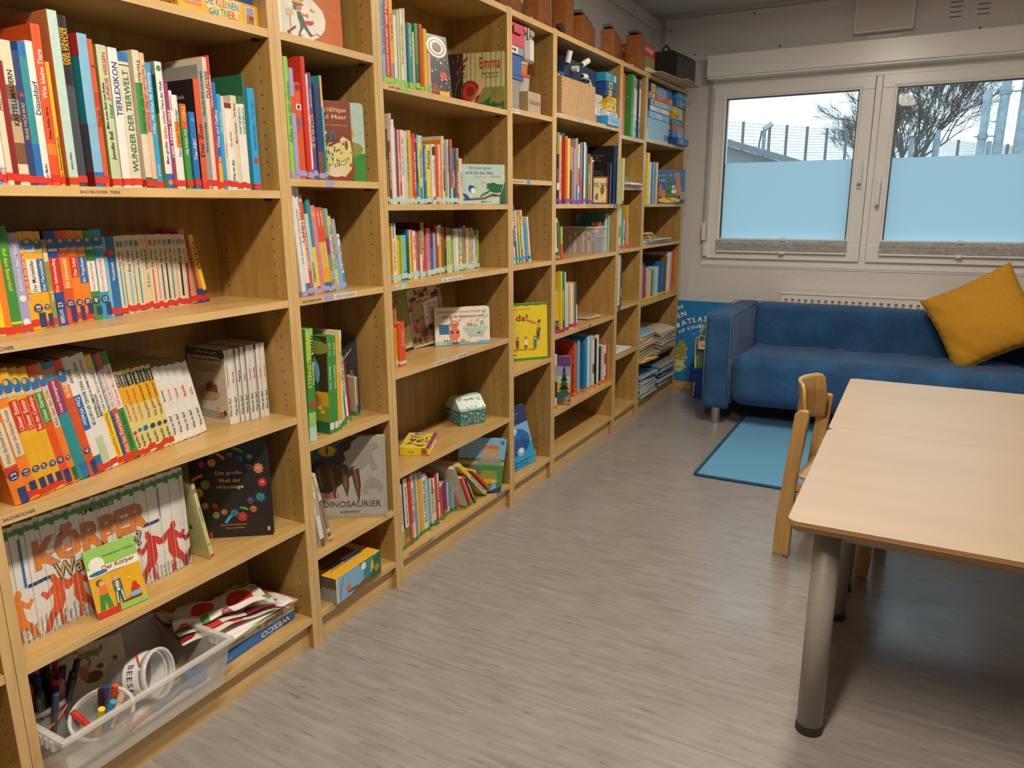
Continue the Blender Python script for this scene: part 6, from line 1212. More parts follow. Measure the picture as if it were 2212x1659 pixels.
def pot(name, label, loc, r, h, tilt=(0,0,0), handle=None, mr_=None):
    p = thing(name, label, 'pot', loc, tilt)
    MB().lathe([(0,0),(r*.82,0),(r*.84,.004),(r,h),(r-.0015,h),(r*.83,.006),(0,.004)], n=32).build('body', CLR2, p, smooth=True)
    MB().lathe([(r-.001,h-.012),(r+.004,h-.012),(r+.005,h),(r,h+.001),(r-.002,h)], n=32).build('rim', CLRR, p, smooth=True)
    if handle: 
        pts = [(math.cos(a)*(r+.004), math.sin(a)*(r+.006)-.0, h-.014-abs(math.sin((a-handle)))**1*.045) for a in [handle+math.pi*i/16 for i in range(17)]]
        MB().tube(pts, .0022, 6).build('handle', cm('or'), p, smooth=True)
    return p
p1c = (-.150,.755,.104); pot('pen_pot','clear pot full of felt pens with orange-red handle, left end of milky crate', p1c, .062, .120, handle=3.6)
def pen(loc, rot, c, l=.145, r=.0048, nm='felt_pen', lab=None, grp=None, cap=True):
    p = thing(nm, lab, 'pen', loc, rot, grp)
    MB().lathe([(0,0),(r*.9,0),(r*.9,l*.66),(0,l*.66)], n=8).build('barrel', cm('dk' if cap else c), p)
    MB().lathe([(r*.9,l*.66),(r*1.08,l*.66),(r,l),(r*.5,l+.001),(0,l+.001)], n=8).build('cap', cm(c), p)
    return p
pcs = ['nb','nb','b','k','b','or','br','y','r','pk','dr','p','lv','dg','k','gd','pk','p','br','dk','dr','k','nb','br','k','dg','ob','r','b','k','nb','g','k','br','nv','p']
rd = random.Random(12)
for i, c in enumerate(pcs):
    a = 2.4*i; rr = .052*math.sqrt((i+.5)/len(pcs)); bx_, by_ = p1c[0]+rr*math.cos(a)*.75, p1c[1]+rr*math.sin(a)*.75
    pen((bx_, by_, .118), (-.30*math.sin(a)*rr/.05+rd.uniform(-.04,.04), .30*math.cos(a)*rr/.05+rd.uniform(-.04,.04), 0), c, .150+rd.uniform(-.012,.010), .0070, lab=f'{ORD[i]} felt pen outward from the pot centre, {CN.get(c,"black")} cap, full pen pot', grp='felt pens in the full clear pot')
p2c = (-.058,.842,.112); pot('crayon_pot','clear round pot tilted forward with thick crayons, middle of the milky crate', p2c, .062, .072, (.25,.30,0))
for i,(c,dx,dy,tz,ty) in enumerate([('y',.020,-.035,.5,.55),('cy',.022,-.012,.4,.6),('k',-.005,.0,.5,.2),('ob',.0,.012,.9,.3),('pe',.028,.008,.5,.8),('or',-.02,.035,-.4,.1),('b',-.002,.035,.3,.2),('br',.008,.026,.7,.4),('nv',-.02,.018,.2,-.1),('r',.03,-.028,.8,.9)]):
    pen((p2c[0]+dx*.7-.01, p2c[1]+dy*.7-.002, .118+.004*(i%3)), (-.35*tz+.15, .75*ty-.05, .4*i), c, .085, .0075, 'crayon', f'thick {CN.get(c,"black") if c!="ob" else "long black"} crayon in the tilted round pot', 'crayons in the tilted pot', False)
p3 = pot('empty_pot','empty clear bucket lying on its side, lettered BEESA, in the milky crate', (-.135,.925,.168), .054, .115, (0.15,1.35,.55), handle=.6)
MB().lathe([(.0505,.055),(.0545,.056),(.0549,.095),(.0505,.094)], n=32).build('paper_label', cm('wh'), p3)
lt = []
for k_, ch_ in enumerate('BEESA'):
    for pts, c, q in art_polys([('t',ch_,.1,.1,.9,.9,'ob')], .012, .018): lt.append([(x+k_*.0135-.03,y) for x,y in pts])
V = []; F = []
for pts in lt:
    n = len(V); F.append(tuple(range(n,n+len(pts))))
    for x, y in pts: a = x/.0553+4.2; V.append((.0554*math.cos(a), .0554*math.sin(a), .066+y))
meshobj('label_lettering', V, F, cm('ob'), None, p3)
# napkin with squirrels, pencils, sharpener lying in the crate
t = faceout('paper_napkin','cream paper napkin with brown squirrel print propped in the crate back',(-.216,.835,.108),.15,.135,.004,-20,16,0,'cr',[],cat='napkin')
art_obj('napkin_print', art_polys([('e',.5,.4,.14,.10,'br'),('e',.38,.52,.07,.14,'fl'),('e',.62,.55,.05,.05,'br'),('l',[(.3,.95),(.5,.7),(.45,.6)],.006,'ol'),('l',[(.7,.9),(.6,.75)],.006,'br'),('e',.5,.82,.2,.06,'ol'),('e',.85,.6,.04,.04,'br')],.15,.135),((0,0,0),(0,1,0),(0,0,1),(1,0,0)),t)
for i,(c,x,y,rz,l) in enumerate([('y',-.06,.99,1.9,.17),('g',-.05,.97,1.75,.18),('br',-.09,1.0,1.6,.16),('r',-.035,.93,1.8,.15),('tn',-.07,.95,2.0,.17),('b',-.03,.99,1.7,.12),('k',-.045,1.02,1.5,.12),('o',-.1,.97,1.85,.16)]):
    q_ = thing('pencil', f'{CN.get(c,"black")} pencil lying on the milky crate floor', 'pencil', (x,y,.1075+.0055*(i%3)), (math.pi/2,0,rz-math.pi/2+.0), 'pencils on the crate floor')
    MB().lathe([(0,-l/2),(.0036,-l/2+.001),(.0036,l/2-.016),(.0008,l/2),(0,l/2)], n=6).build('shaft', cm(c), q_)
t = thing('sharpener', 'blue plastic pencil sharpener at the right end inside the crate', 'sharpener', (-.045,1.065,.1035)); MB().box(-.02,.02,-.025,.025,0,.04).build('body', cm('b'), t, bevel=.006); MB().lathe([(0,.04),(.009,.04),(.009,.052),(0,.052)],n=14).build('knob', BLACKP, t)
t = thing('glue_stick', 'yellow capped glue stick lying on the crate floor', 'glue stick', (-.042,.90,.1135), (math.pi/2,0,.25)); MB().lathe([(0,-.04),(.010,-.04),(.010,.02),(0,.02)],n=14).build('tube', cm('w'), t); MB().lathe([(0,.02),(.0115,.02),(.0115,.042),(0,.042)],n=14).build('cap', cm('gd'), t)
# battered felt pen box at the bottom of the narrow bookcase
t = thing('craft_box', 'battered cardboard box with orange lid and pirate landscape print, narrow bookcase bottom', 'box', (.013,1.528,.1003), (0,0,math.radians(2)))
w_, d_, h_ = .220, .205, .082
MB().box(-d_,0,0,w_,0,h_).build('box_body', cm('gd'), t, bevel=.002)
art_obj('front_print', art_polys([('r',0,0,1,1,'lb'),('r',.0,0,.04,1,'cr'),('p',[(.3,0),(.45,.15),(.7,.35),(.9,.3),(1,.2),(1,0)],'br'),('p',[(.5,1),(.55,.7),(.6,.6),(.6,.3),(.75,.2),(.8,.5),(.85,1)],'tl'),('p',[(.72,.1),(.8,.9),(1,1),(1,.1)],'dg'),('e',.26,.35,.05,.16,'fl'),('e',.35,.18,.12,.06,'br'),('e',.6,.8,.06,.15,'wh'),('p',[(.74,.3),(.8,.95),(.84,.5)],'y'),('l',[(.7,.2),(.9,.9)],.002,'ob'),('l',[(.76,.15),(.95,.8)],.002,'ob'),('e',.9,.4,.06,.15,'ol'),('l',[(.07,.1),(.1,.5),(.16,.9)],.002,'mr')], w_, h_), ((0,0,0),(0,1,0),(0,0,1),(1,0,0)), t, lift=.0004)
art_obj('end_print', art_polys([('r',0,0,1,1,'gy'),('r',0,.55,1,1,'br'),('p',[(0,.4),(.3,.6),(.6,.5),(.8,.8),(1,.6),(1,1),(0,1)],'ob'),('r',.5,.45,.72,.7,'ob'),('r',.54,.49,.68,.66,'db'),('e',.3,.2,.25,.12,'tn')], d_, h_), ((-d_,0,0),(1,0,0),(0,0,1),(0,-1,0)), t, lift=.0004)
art_obj('lid_print', art_polys([('r',.12,.2,.86,.88,'tn'),('r',.13,.22,.85,.87,'ob')]+[('r',.135+.0*i,.24+.055*i,.47,.28+.055*i,['y','g','dr','br','ob','dr','dk','br','dr','br','ol'][i]) for i in range(11)]+[('r',.49,.24+.055*i,.845,.28+.055*i,['cy','w','r','dr','ob','br','dr','dk','br','dr','dk'][i]) for i in range(11)]+[('t','Stifte',.2,.245,.4,.275,'dr')], w_, d_), ((0,0,h_),(0,1,0),(-1,0,0),(0,0,1)), t, lift=.0004)
# ---- second narrow bookcase, top shelf: music things
PKP = mat('pink_plastic', (.62,.10,.16), .35); BLP = mat('blue_plastic', (.06,.15,.40), .35)
t = thing('storage_box', 'pink plastic lidded box at the top left of the narrow music shelf', 'box', (-.03,2.70,1.872)); MB().box(-.17,0,0,.135,0,.065).build('body', PKP, t, bevel=.006); MB().box(-.178,.006,-.006,.142,.0655,.082).build('lid', PKP, t, bevel=.004); MB().box(.006,.012,.03,.10,.045,.075).build('clip', PKP, t, bevel=.003)
t = thing('storage_box', 'blue plastic box with white label under the pink one', 'box', (-.03,2.695,1.766)); MB().box(-.17,0,0,.115,0,.075).build('body', BLP, t, bevel=.006); MB().box(-.176,.006,-.005,.12,.0755,.104).build('lid', mat('pale_blue_plastic', (.25,.36,.52), .4), t, bevel=.004)
art_obj('label', art_polys([('r',0,0,1,1,'pl'),('e',.6,.5,.15,.3,'dr'),('e',.3,.5,.1,.2,'dk')],.06,.024),((.0065,.01,.078),(0,1,0),(0,0,1),(1,0,0)),t)
t = thing('storage_box', 'white printed carton at the bottom left of the narrow music shelf', 'box', (-.03,2.69,1.6344)); MB().box(-.17,0,0,.10,0,.115).build('body', cm('gy'), t, bevel=.004); MB().box(-.172,.004,-.003,.13,.1155,.1305).build('lid', BLP, t, bevel=.003)
t = thing('jar', 'tall translucent square canister with label lying towards the bookcase back', 'canister', (-.085,2.872,1.829), (0,0,.12)); CN2 = glassy('frosted_canister', (.66,.60,.54), .7, .35)
MB().box(-.06,.06,-.05,.05,0,.10).build('body', CN2, t, bevel=.018, seg=3); MB().box(-.061,.061,-.051,.051,.1005,.128).build('lid', CN2, t, bevel=.014, seg=3); bx('paper_label', .0602,.0608,-.012,.035,.01,.085,cm('w'),t); bx('clip', .061,.068,-.045,-.030,.08,.122,STEEL,t,.002)
t = thing('jar', 'small round tub with amber contents between the square canister and red-lidded tub', 'tub', (-.085,2.853,1.783)); MB().lathe([(0,0),(.05,0),(.052,.035),(0,.035)],n=24).build('body', mat('amber',(.50,.22,.05),.3), t, smooth=False); MB().lathe([(0,.0352),(.054,.0352),(.054,.045),(0,.045)],n=24).build('lid', CN2, t)
t = thing('jar', 'round tub with red lid and pale shaker inside on the carton', 'tub', (-.085,2.865,1.716)); MB().lathe([(0,0),(.050,0),(.055,.055),(0,.055)],n=24).build('body', CN2, t); MB().lathe([(0,.0552),(.059,.0552),(.059,.066),(0,.066)],n=24).build('lid', mat('red_lid',(.62,.08,.06),.3), t)
t = crate_box('cardboard_box','brown cardboard box with handwritten word Geräusche, narrow music shelf','cardboard box',(-.012,2.829,1.6344),.115,.17,.081,0,'tn',[('t','Geräusche',.1,.4,.95,.66,'ob')],bev=.001)
# ---- third wide bookcase, top shelf
PLY = grain('plywood_box', (.50,.31,.14), (.58,.38,.19), 20, .6, (.6,4,1))
t = thing('wooden_box', 'plain plywood box with finger joints on the third wide bookcase', 'wooden box', (-.012,3.145,1.6584)); MB().box(-.20,0,0,.388,0,.008).box(-.008,0,0,.388,.008,.160).box(-.20,-.192,0,.388,.008,.160).box(-.192,-.008,0,.008,.008,.160).box(-.192,-.008,.38,.388,.008,.160).build('box_body', PLY, t, bevel=.0008)
m = MB(); 
for i in range(10): m.box(.0001,.0006,.001,.0085,.004+.016*i,.012+.016*i)
m.build('finger_joints', cm('br'), t)
for i,(c,x,y,s) in enumerate([('r',-.08,3.10,.03),('gd',-.06,3.12,.028),('b',-.05,3.20,.03),('o',-.07,3.24,.025)]):
    q_ = thing('toy_block', f'{CN[c]} plastic instrument piece poking above the plywood box', 'toy', (x,y if y>3.15 else 3.16+.02*i,1.80+.004*i), (.3,.4,.2*i)); MB().box(-s/2,s/2,-s/2,s/2,0,s*1.2).build('body', cm(c), q_, bevel=.004)
DN = grain('denim_navy', (.015,.03,.07), (.03,.055,.11), 260, .85)
t = thing('marble_run_board', 'dark blue board with short white pipe pieces leaning over the plywood box', 'pipe board', (-.045,3.235,1.834), (math.radians(-2.5),math.radians(8),0)); MB().box(-.10,0,0,.375,0,.080).build('board', DN, t, bevel=.003)
for i,(y_,z_,ry,rx,l) in enumerate([(.015,.055,.1,0,.05),(.17,.075,.3,1.0,.055),(.075,.040,1.5,0,.03),(.19,.030,.5,1.45,.045),(.27,.02,.6,1.9,.11)]):
    q_ = MB().lathe([(.009,0),(.013,0),(.013,l),(.009,l),(.009,0)],n=16).xf(Matrix.Translation((.004,y_,z_)) @ Matrix.Rotation(ry,4,'Y') @ Matrix.Rotation(-rx,4,'X')); q_.build('pipe', WHITEP, t, smooth=False)
t = thing('wooden_box', 'dark case behind the plywood box, third wide bookcase', 'case', (-.10,3.10,1.80)); MB().box(-.14,0,0,.30,0,.12).build('body', BLACKP, t, bevel=.004); t.location.z = 1.8188-.0
G = 'game and puzzle boxes on the third wide bookcase'
tt_ = 'on the third wide bookcase'
crate_box('game_box','light blue box with handwriting at the right of the plywood box','box',(.008,3.652,1.6584),.168,.16,.044,0,'cy',[('r',0,0,1,1,'lb'),('t','Zoolotto',.3,.35,.8,.7,'b'),('p',[(.0,.4),(.08,.5),(.0,.7)],'r')],[('r',0,0,.3,1,'pk')],group=G)
crate_box('game_box','white and red flat box on the light blue handwritten box','box',(-.01,3.69,1.7028),.14,.13,.030,0,'wh',[('r',0,.7,1,1,'fl'),('e',.5,.4,.4,.2,'lb')],group=G)
crate_box('game_box','small white box with black numeral beside the plywood box','box',(-.03,3.555,1.6584+.041),.085,.12,.034,0,'w',[('t','5',.6,.2,.85,.8,'ob')],group=G)
crate_box('game_box','red and blue small box under the white numeral box','box',(-.03,3.555,1.6584),.085,.12,.040,0,'pk',[('r',.5,0,1,1,'b')],group=G)
crate_box('game_box','cream box painted with green leaves beside the plywood box','box',(-.03,3.555,1.7335),.115,.10,.062,0,'cr',blobs(26,.05,.05,.95,.7,['ol','dg','pg'],.02,.05,51,1.3,6),[('r',0,0,1,1,'tn')]+blobs(10,.1,.05,.9,.6,['ol','dg'],.03,.07,52,1,6),group=G)
for i,(c,y_,w_,z_,h_,f_) in enumerate([('y',3.70,.125,1.7335,.036,[('t','UNO',.05,.3,.35,.7,'r'),('r',.5,.2,.95,.8,'pb'),('e',.65,.5,.1,.25,'b')]),('gd',3.705,.12,1.7700,.030,[('t','Ligretto',.05,.3,.4,.7,'dr'),('r',.6,.1,.95,.9,'pb')]),
  ('nb',3.675,.125,1.8004,.032,[('r',.3,.1,.65,.9,'y'),('t','Max',.35,.3,.6,.7,'r')]),('nb',3.675,.14,1.8328,.034,[('r',.28,.1,.62,.95,'y'),('e',.45,.5,.1,.3,'ob'),('r',.7,.2,.95,.8,'b')]),('cy',3.67,.15,1.8672,.042,[('t','Railway',.05,.55,.4,.85,'y'),('t','PUZZLE',.08,.2,.5,.45,'lg'),('r',.75,.2,.9,.8,'w')])]):
    crate_box('game_box', ['yellow card game box low in the puzzle stack','golden box second in the yellow stack','navy box with yellow square, third in the stack','navy box with black cat square, fourth in the stack','blue railway puzzle box on top of the stack'][i]+', third wide bookcase', 'box', (-.015,y_,z_), w_, .11, h_, 0, c, f_, group=G)
# ---- binders
for i,(y0_,w_,c,z_,lab) in enumerate([(3.952,.050,'or',.318,'red ring binder, first on the narrow shelf'),(4.002,.102,'g',.322,'wide green ring binder with white spine label'),(4.118,.046,'k',.318,'black ring binder with green-topped label'),(4.180,.052,'k',.318,'black ring binder with red-topped label, last in the row')]):
    if i == 1: y0_, w_ = 4.048, .060
    t = thing('ring_binder', lab, 'binder', ((-.034,-.015,-.024,-.024)[i],y0_,1.6276), group='ring binders on the third narrow bookcase'); w_ -= .003
    d_ = .215; cc = cm(c)
    MB().box(-d_,-.003,0,.0025,0,z_).box(-d_,-.003,w_-.0025,w_,0,z_).box(-.003,0,0,w_,0,z_).build('cover', cc, t, bevel=.001); bx('paper_block', -d_+.01,-.02,.006,w_-.006,.004,z_-.02,PAGES,t)
    if i:
        u0 = .58 if i == 1 else .25; sp_ = [('r',u0,.02,.95,.98,'mt' if i==1 else 'lb'),('r',u0+.06,.30,.92,.93,'wh'),('r',u0+.06,.80 if i<3 else .84,.92,.93,['','gy','g','fl'][i]),('e',(u0+.95)/2,.15,.13 if i>1 else .07,.028,'ob',14),('t',['','1','7','18'][i],u0+.15,.33,.85,.38,'dk'),('r',u0+.15,.45,u0+.2,.75,'lb')]
        art_obj('spine_label', art_polys(sp_, w_, z_), ((0,0,0),(0,1,0),(0,0,1),(1,0,0)), t, lift=.0004)
        if i == 1: art_obj('rivets', art_polys([('e',.9,.35,.012,.01,'w',10),('e',.9,.65,.012,.01,'w',10)], d_, z_), ((-d_,0,0),(1,0,0),(0,0,1),(0,-1,0)), t)
# ---- farthest bookcase: stack of games
GG = 'board games on the farthest bookcase'
LX = .0
gs = [('y','lb',4.302,.475,1.6396,.058,[('r',.06,.1,.9,.9,'lb'),('r',.8,.2,.98,.8,'b'),('e',.97,.5,.03,.4,'nb')],'pale blue game box with yellow end, lowest in the left stack'),
 ('lb','lb',4.32,.42,1.698,.060,[('r',.02,.05,.98,.95,'lb'),('e',.95,.5,.04,.35,'ob'),('e',.95,.6,.02,.2,'wh')],'pale blue game box, second from bottom in the left stack'),
 ('b','lb',4.32,.41,1.7585,.040,[('r',.05,.1,.98,.9,'lb'),('r',.4,.2,.43,.8,'w'),('r',.46,.2,.49,.8,'w'),('r',.52,.2,.55,.8,'w'),('r',.58,.2,.61,.8,'w')],'blue game box with white bars in the left stack'),
 ('nb','mt',4.335,.39,1.799,.032,[('r',.05,.1,.98,.9,'pl'),('t','PUZZLES',.3,.25,.6,.75,'b')],'white PUZZLES game box in the left stack'),
 ('nb','mt',4.35,.50,1.8315,.033,[('r',.03,.05,.98,.95,'mt'),('r',.1,.2,.2,.8,'tl'),('t','Memory',.3,.3,.6,.75,'sa'),('r',.8,.1,.97,.9,'lb')],'pale green and blue game box in the left stack'),
 ('tn','or',4.36,.44,1.865,.036,[('r',.06,.0,1,1,'or'),('e',.12,.5,.035,.4,'pl'),('t','Xinoo',.3,.25,.55,.8,'y'),('r',.85,.1,.97,.9,'gd')],'orange-red game box with round logo in the left stack'),
 ('nb','lb',4.36,.40,1.9015,.045,[('r',.0,.0,.2,1,'y'),('t','HS',.06,.2,.16,.8,'b'),('e',.5,.3,.3,.6,'lb'),('r',.75,.1,.98,.9,'b')],'blue and yellow game box on top of the left stack')]
for c, c2, y_, w_, z_, h_, f_, lab in gs:
    crate_box('game_box', lab, 'game box', (-.012,y_,z_), min(w_,.42), .20, h_, 0, c, f_, group=GG)
rs = [('nb',4.79,.24,1.6396,.042,.03,'navy game box sticking out at the bottom of the right stack',[('e',.35,.5,.08,.3,'lb'),('r',.55,.1,.98,.9,'b')]),
 ('b',4.775,.235,1.682,.044,.0,'blue game box, second from bottom in the right stack',[('r',.4,.05,.98,.95,'lb'),('e',.5,.5,.06,.3,'lv')]),
 ('or',4.80,.22,1.7265,.034,-.01,'orange and pink game box in the right stack',[('r',.4,.1,.75,.9,'pk'),('r',.8,.1,1,.9,'lb')]),
 ('tl',4.785,.235,1.761,.032,-.01,'teal game box above the orange and pink one',[('r',.35,.1,.8,.9,'cy')]),
 ('gd',4.80,.22,1.7935,.040,-.005,'golden game box lettered HALMA in the right stack',[('t','HALMA',.05,.3,.4,.75,'ob'),('r',.5,.1,.8,.9,'cr'),('r',.85,.1,1,.9,'b')]),
 ('y',4.81,.20,1.834,.034,-.01,'yellow game box near the top of the right stack',[('r',.4,.1,.8,.9,'pb'),('r',.85,.1,1,.9,'lb')]),
 ('b',4.82,.21,1.8685,.052,.0,'blue game box with silver sheen, second from top right',[('r',.1,.1,.3,.9,'tl'),('r',.35,.1,.6,.9,'lb'),('e',.75,.5,.1,.3,'lb')]),
 ('cy',4.84,.19,1.921,.035,.0,'cyan game box on top of the right stack',[('e',.45,.5,.1,.3,'lb'),('e',.85,.5,.06,.2,'w')])]
for c,y_,w_,z_,h_,x_,lab,f_ in rs: crate_box('game_box', lab, 'game box', (x_,y_,z_), w_, .17, h_, 0, c, f_, group=GG)
# ---- things on top of the bookcases
ZT = BCH+.0004
RW = grain('resonator_wood', (.28,.075,.006), (.36,.11,.014), 10, .38, (2,.5,4), 5, coat=.3); RW2 = grain('resonator_side', (.20,.060,.010), (.32,.12,.025), 7, .42, (4,.6,9), 5, coat=.2); BAR = mat('tone_bar', (.20,.19,.18), .35, .8)
def tonebar(y, h, lab, L=.33, w=.066, lb=True, ang=13):
    t = thing('tone_bar', lab, 'tone bar', (-.022,y,ZT), (0,0,math.radians(ang)), 'wooden tone bar boxes on the bookcases')
    MB().box(-w,0,0,L,0,h-.014,0).build('resonator_box', RW, t, bevel=.002)
    bx('side_board', .0003,.0022,.004,L-.004,.002,h-.017,RW2,t)
    bx('metal_bar', -w+.010,-.012,-.008,L-.02,h-.006,h+.008,BAR,t,.002); bx('felt', -w+.014,-.016,.02,.05,h-.0138,h-.0062,BLACKP,t); bx('felt', -w+.014,-.016,L-.07,L-.04,h-.0138,h-.0062,BLACKP,t)
    MB().tube([(-w-.002,.02,h-.03),(-w-.008,.015,h-.03)], .003, 6).build('peg', cm('cr'), t)
    if lb: art_obj('note_label', art_polys([('r',.35,.06,.60,.13,'pl'),('t','C',.42,.07,.53,.12,'ob')], w, h), ((-w,0,0),(1,0,0),(0,0,1),(0,-1,0)), t)
    return t
tonebar(2.632,.205,'tone bar box nearest the camera, cut by the photo top edge',.28); tonebar(2.945,.205,'second tone bar box from the camera, above the narrow music shelf',.21); tonebar(3.208,.215,'third tone bar box, tall, right of the black mallet head',.17)
tonebar(3.407,.140,'fourth tone bar box, above the plywood box shelf',.30); tonebar(3.785,.152,'fifth tone bar box, above the right half of third wide bookcase',.30)
tonebar(4.335-.32,.185,'farthest tone bar box, standing before the red game box',.10,.075,True,0).location = (-.006,4.12,ZT)
t = thing('mallet', 'black round mallet head lying between the second and third tone bars', 'mallet', (-.024,3.155,ZT+.022)); bpy.data.objects.remove
m = MB().lathe([(0,-.022),(.012,-.019),(.021,-.008),(.022,.004),(.016,.016),(0,.022)], n=20); m.build('head', mat('felt_black',(.05,.035,.03),.95), t, smooth=True); MB().tube([(-.02,0,0),(-.19,.05,.002)], .004, 8).build('stick', cm('tn'), t)
crate_box('game_box','red and green game box lettered Kugel on top of the farthest bookcase','game box',(-.006,4.27,ZT),.19,.16,.132,0,'r',[('r',0,0,1,.48,'ol'),('r',.02,.02,.98,.46,'ol'),('t','Hüpf',.15,.6,.85,.88,'w')],[('r',0,0,1,.48,'fl'),('t','Kugel',.15,.6,.95,.9,'w'),('e',.6,.25,.18,.2,'gd'),('e',.45,.2,.1,.12,'o'),('r',.75,0,1,.1,'pk')])
CB = grain('hardboard', (.48,.30,.15), (.56,.37,.20), 15, .6)
t = thing('hardboard_sheet','thin brown board sheet sticking out under the black case','board',(-.20,4.30,ZT),(0,0,math.radians(-3))); bx('sheet',0,.27,0,.42,0,.004,CB,t)
t.location.z = ZT; 
for o in [o for o in COL.objects if o.get('label','').startswith('red and green game box')]: o.location.z = ZT+.0305; o.location.x = -.03
t2 = thing('hardboard_sheet','upper thin board sheet sticking far out under the black case','board',(-.22,4.62,ZT+.0045),(0,0,math.radians(4))); bx('sheet',0,.34,0,.36,0,.004,CB,t2)
t3 = crate_box('game_box','flat white board game lying on the farthest bookcase under the sheets','game box',(.02,4.262,ZT+.0045),.335,.22,.022,0,'w',[('r',0,.45,1,.55,'gy')],group=None); t3.location.x=-.0
t4 = thing('accordion_case','black leather case with handle on top of the farthest bookcase','case',(.045,4.66,ZT+.0105),(0,0,math.radians(-4)))
LE = grain('black_leather', (.012,.010,.009), (.03,.025,.022), 120, .5, bump=.1)
prof = [(-.24,0),(.0,0),(.0,.13)]+[(-.045+.045*math.cos(a),.13+.04*math.sin(a)) for a in [i*math.pi/12 for i in range(1,6)]]+[(-.05,.17),(-.19,.17)]+[(-.195+.045*math.cos(a),.13+.04*math.sin(a)) for a in [math.pi/2+i*math.pi/12 for i in range(1,6)]]+[(-.24,.13)]
m = MB().prism(prof, 0, .32, 0, 'y'); m.build('body', LE, t4, bevel=.004)
MB().box(.0005,.004,.02,.30,.01,.015).build('trim', mat('case_edge',(.09,.075,.06),.5), t4)
MB().tube([(-.12,.06,.168),(-.12,.07,.20),(-.12,.12,.222),(-.12,.19,.20),(-.12,.22,.168)], .006, 8).build('handle', LE, t4, smooth=True)
m = MB(); 
for (a,b) in ((-.05,.04),(-.05,.075),(-.12,.05),(-.12,.09),(-.12,.13)): m.lathe([(0,-.0012),(.004,-.0012),(.003,.001)], c=(0,0,0), n=8).xf(Matrix.Translation((a,-.0006,b)) @ Matrix.Rotation(math.pi/2,4,'X'), len(m.v)-24)
m.build('studs', STEEL, t4)
# ------------------------------------------------------------ sofa
from mathutils import noise
DENIM = grain('blue_denim', (.007,.048,.145), (.018,.10,.25), 240, .85, detail=6); DENIM.node_tree.nodes['Principled BSDF'].inputs['Sheen Weight'].default_value = .10
def denim_wear():
    nt = DENIM.node_tree; N = nt.nodes; L = nt.links; b = N['Principled BSDF']; src = b.inputs['Base Color'].links[0].from_socket
    tc = N.new('ShaderNodeTexCoord'); nz = N.new('ShaderNodeTexNoise'); nz.inputs['Scale'].default_value = 5; nz.inputs['Detail'].default_value = 5
    cr = N.new('ShaderNodeValToRGB'); cr.color_ramp.elements[0].position = .4; cr.color_ramp.elements[1].position = .75; cr.color_ramp.elements[0].color = (.85,.85,.85,1); cr.color_ramp.elements[1].color = (1.5,1.5,1.4,1)
    mx = N.new('ShaderNodeMix'); mx.data_type = 'RGBA'; mx.blend_type = 'MULTIPLY'; mx.inputs['Factor'].default_value = 1
    L.new(tc.outputs['Object'], nz.inputs['Vector']); L.new(nz.outputs[0], cr.inputs[0]); L.new(src, mx.inputs['A']); L.new(cr.outputs[0], mx.inputs['B']); L.new(mx.outputs[2], b.inputs['Base Color'])
denim_wear()
def softbox(name, x0, x1, y0, y1, z0, z1, r, m, parent, amp=.004, fq=5, step=.022, seed=0, extra=None):
    bm = bmesh.new(); C = Vector(((x0+x1)/2,(y0+y1)/2,(z0+z1)/2)); H = Vector(((x1-x0)/2,(y1-y0)/2,(z1-z0)/2)); n = [max(3,int(2*h/step)) for h in H]; cache = {}
    def vert(i, j, k):
        key = (i,j,k)
        if key not in cache:
            p = Vector([-1+2*a/b for a, b in zip(key, n)]); q = Vector([p[a]*H[a] for a in range(3)])
            inn = Vector([max(-(H[a]-r), min(H[a]-r, q[a])) for a in range(3)]); d = q-inn; q = inn+(d.normalized()*r if d.length > 1e-9 else d)
            w = C+q; nn = d.normalized() if d.length > 1e-9 else Vector((0,0,0))
            s = noise.noise(w*fq+Vector((seed,0,0)))*.7+noise.noise(Vector((w.x*fq*2.6,w.y*fq*1.1,w.z*fq*2))+Vector((0,seed,0)))*.35
            w = w+nn*(s*amp)
            if extra: w = extra(w, nn)
            cache[key] = bm.verts.new(w)
        return cache[key]
    for ax in range(3):
        a, b = [q for q in range(3) if q != ax]
        for side in (0, n[ax]):
            for i in range(n[a]):
                for j in range(n[b]):
                    ks = []
                    for (u, v) in ((i,j),(i+1,j),(i+1,j+1),(i,j+1)):
                        k = [0,0,0]; k[ax] = side; k[a] = u; k[b] = v; ks.append(vert(*k))
                    bm.faces.new(ks)
    bmesh.ops.recalc_face_normals(bm, faces=bm.faces); me = bpy.data.meshes.new(name); bm.to_mesh(me); bm.free(); me.materials.append(m)
    for p in me.polygons: p.use_smooth = True
    return link(bpy.data.objects.new(name, me), parent)
SX, SY = .385, 4.305
t = thing('sofa', 'blue denim covered sofa with metal legs under the window', 'sofa', (SX+.9, SY+.4, 0))
ox, oy = -.9, -.4
def pull(w, nn):                                                  # pleats where the arm meets the seat
    if nn.x > .3 and w.x < 0: 
        k = math.exp(-((w.z-.42)/.09)**2)*max(0,1-abs((w.y+.12)/.28)); w = w+Vector((.010*k*math.sin(w.y*95+w.z*20),0,0))
    return w
def hem(w, nn):
    if w.z < .14: w = w+nn*.004*math.sin(60*w.x+40*w.y)
    return w
softbox('armrest', 0+ox,.150+ox,0+oy,.83+oy,.095,.650,.028,DENIM,t,.004,5,seed=1,extra=lambda w,n: pull(hem(w,n),n))
softbox('armrest', 1.65+ox,1.80+ox,0+oy,.83+oy,.095,.650,.028,DENIM,t,.004,5,seed=2,extra=hem)
softbox('backrest', .149+ox,1.651+ox,.66+oy,.84+oy,.12,.648,.03,DENIM,t,.004,4,seed=3)
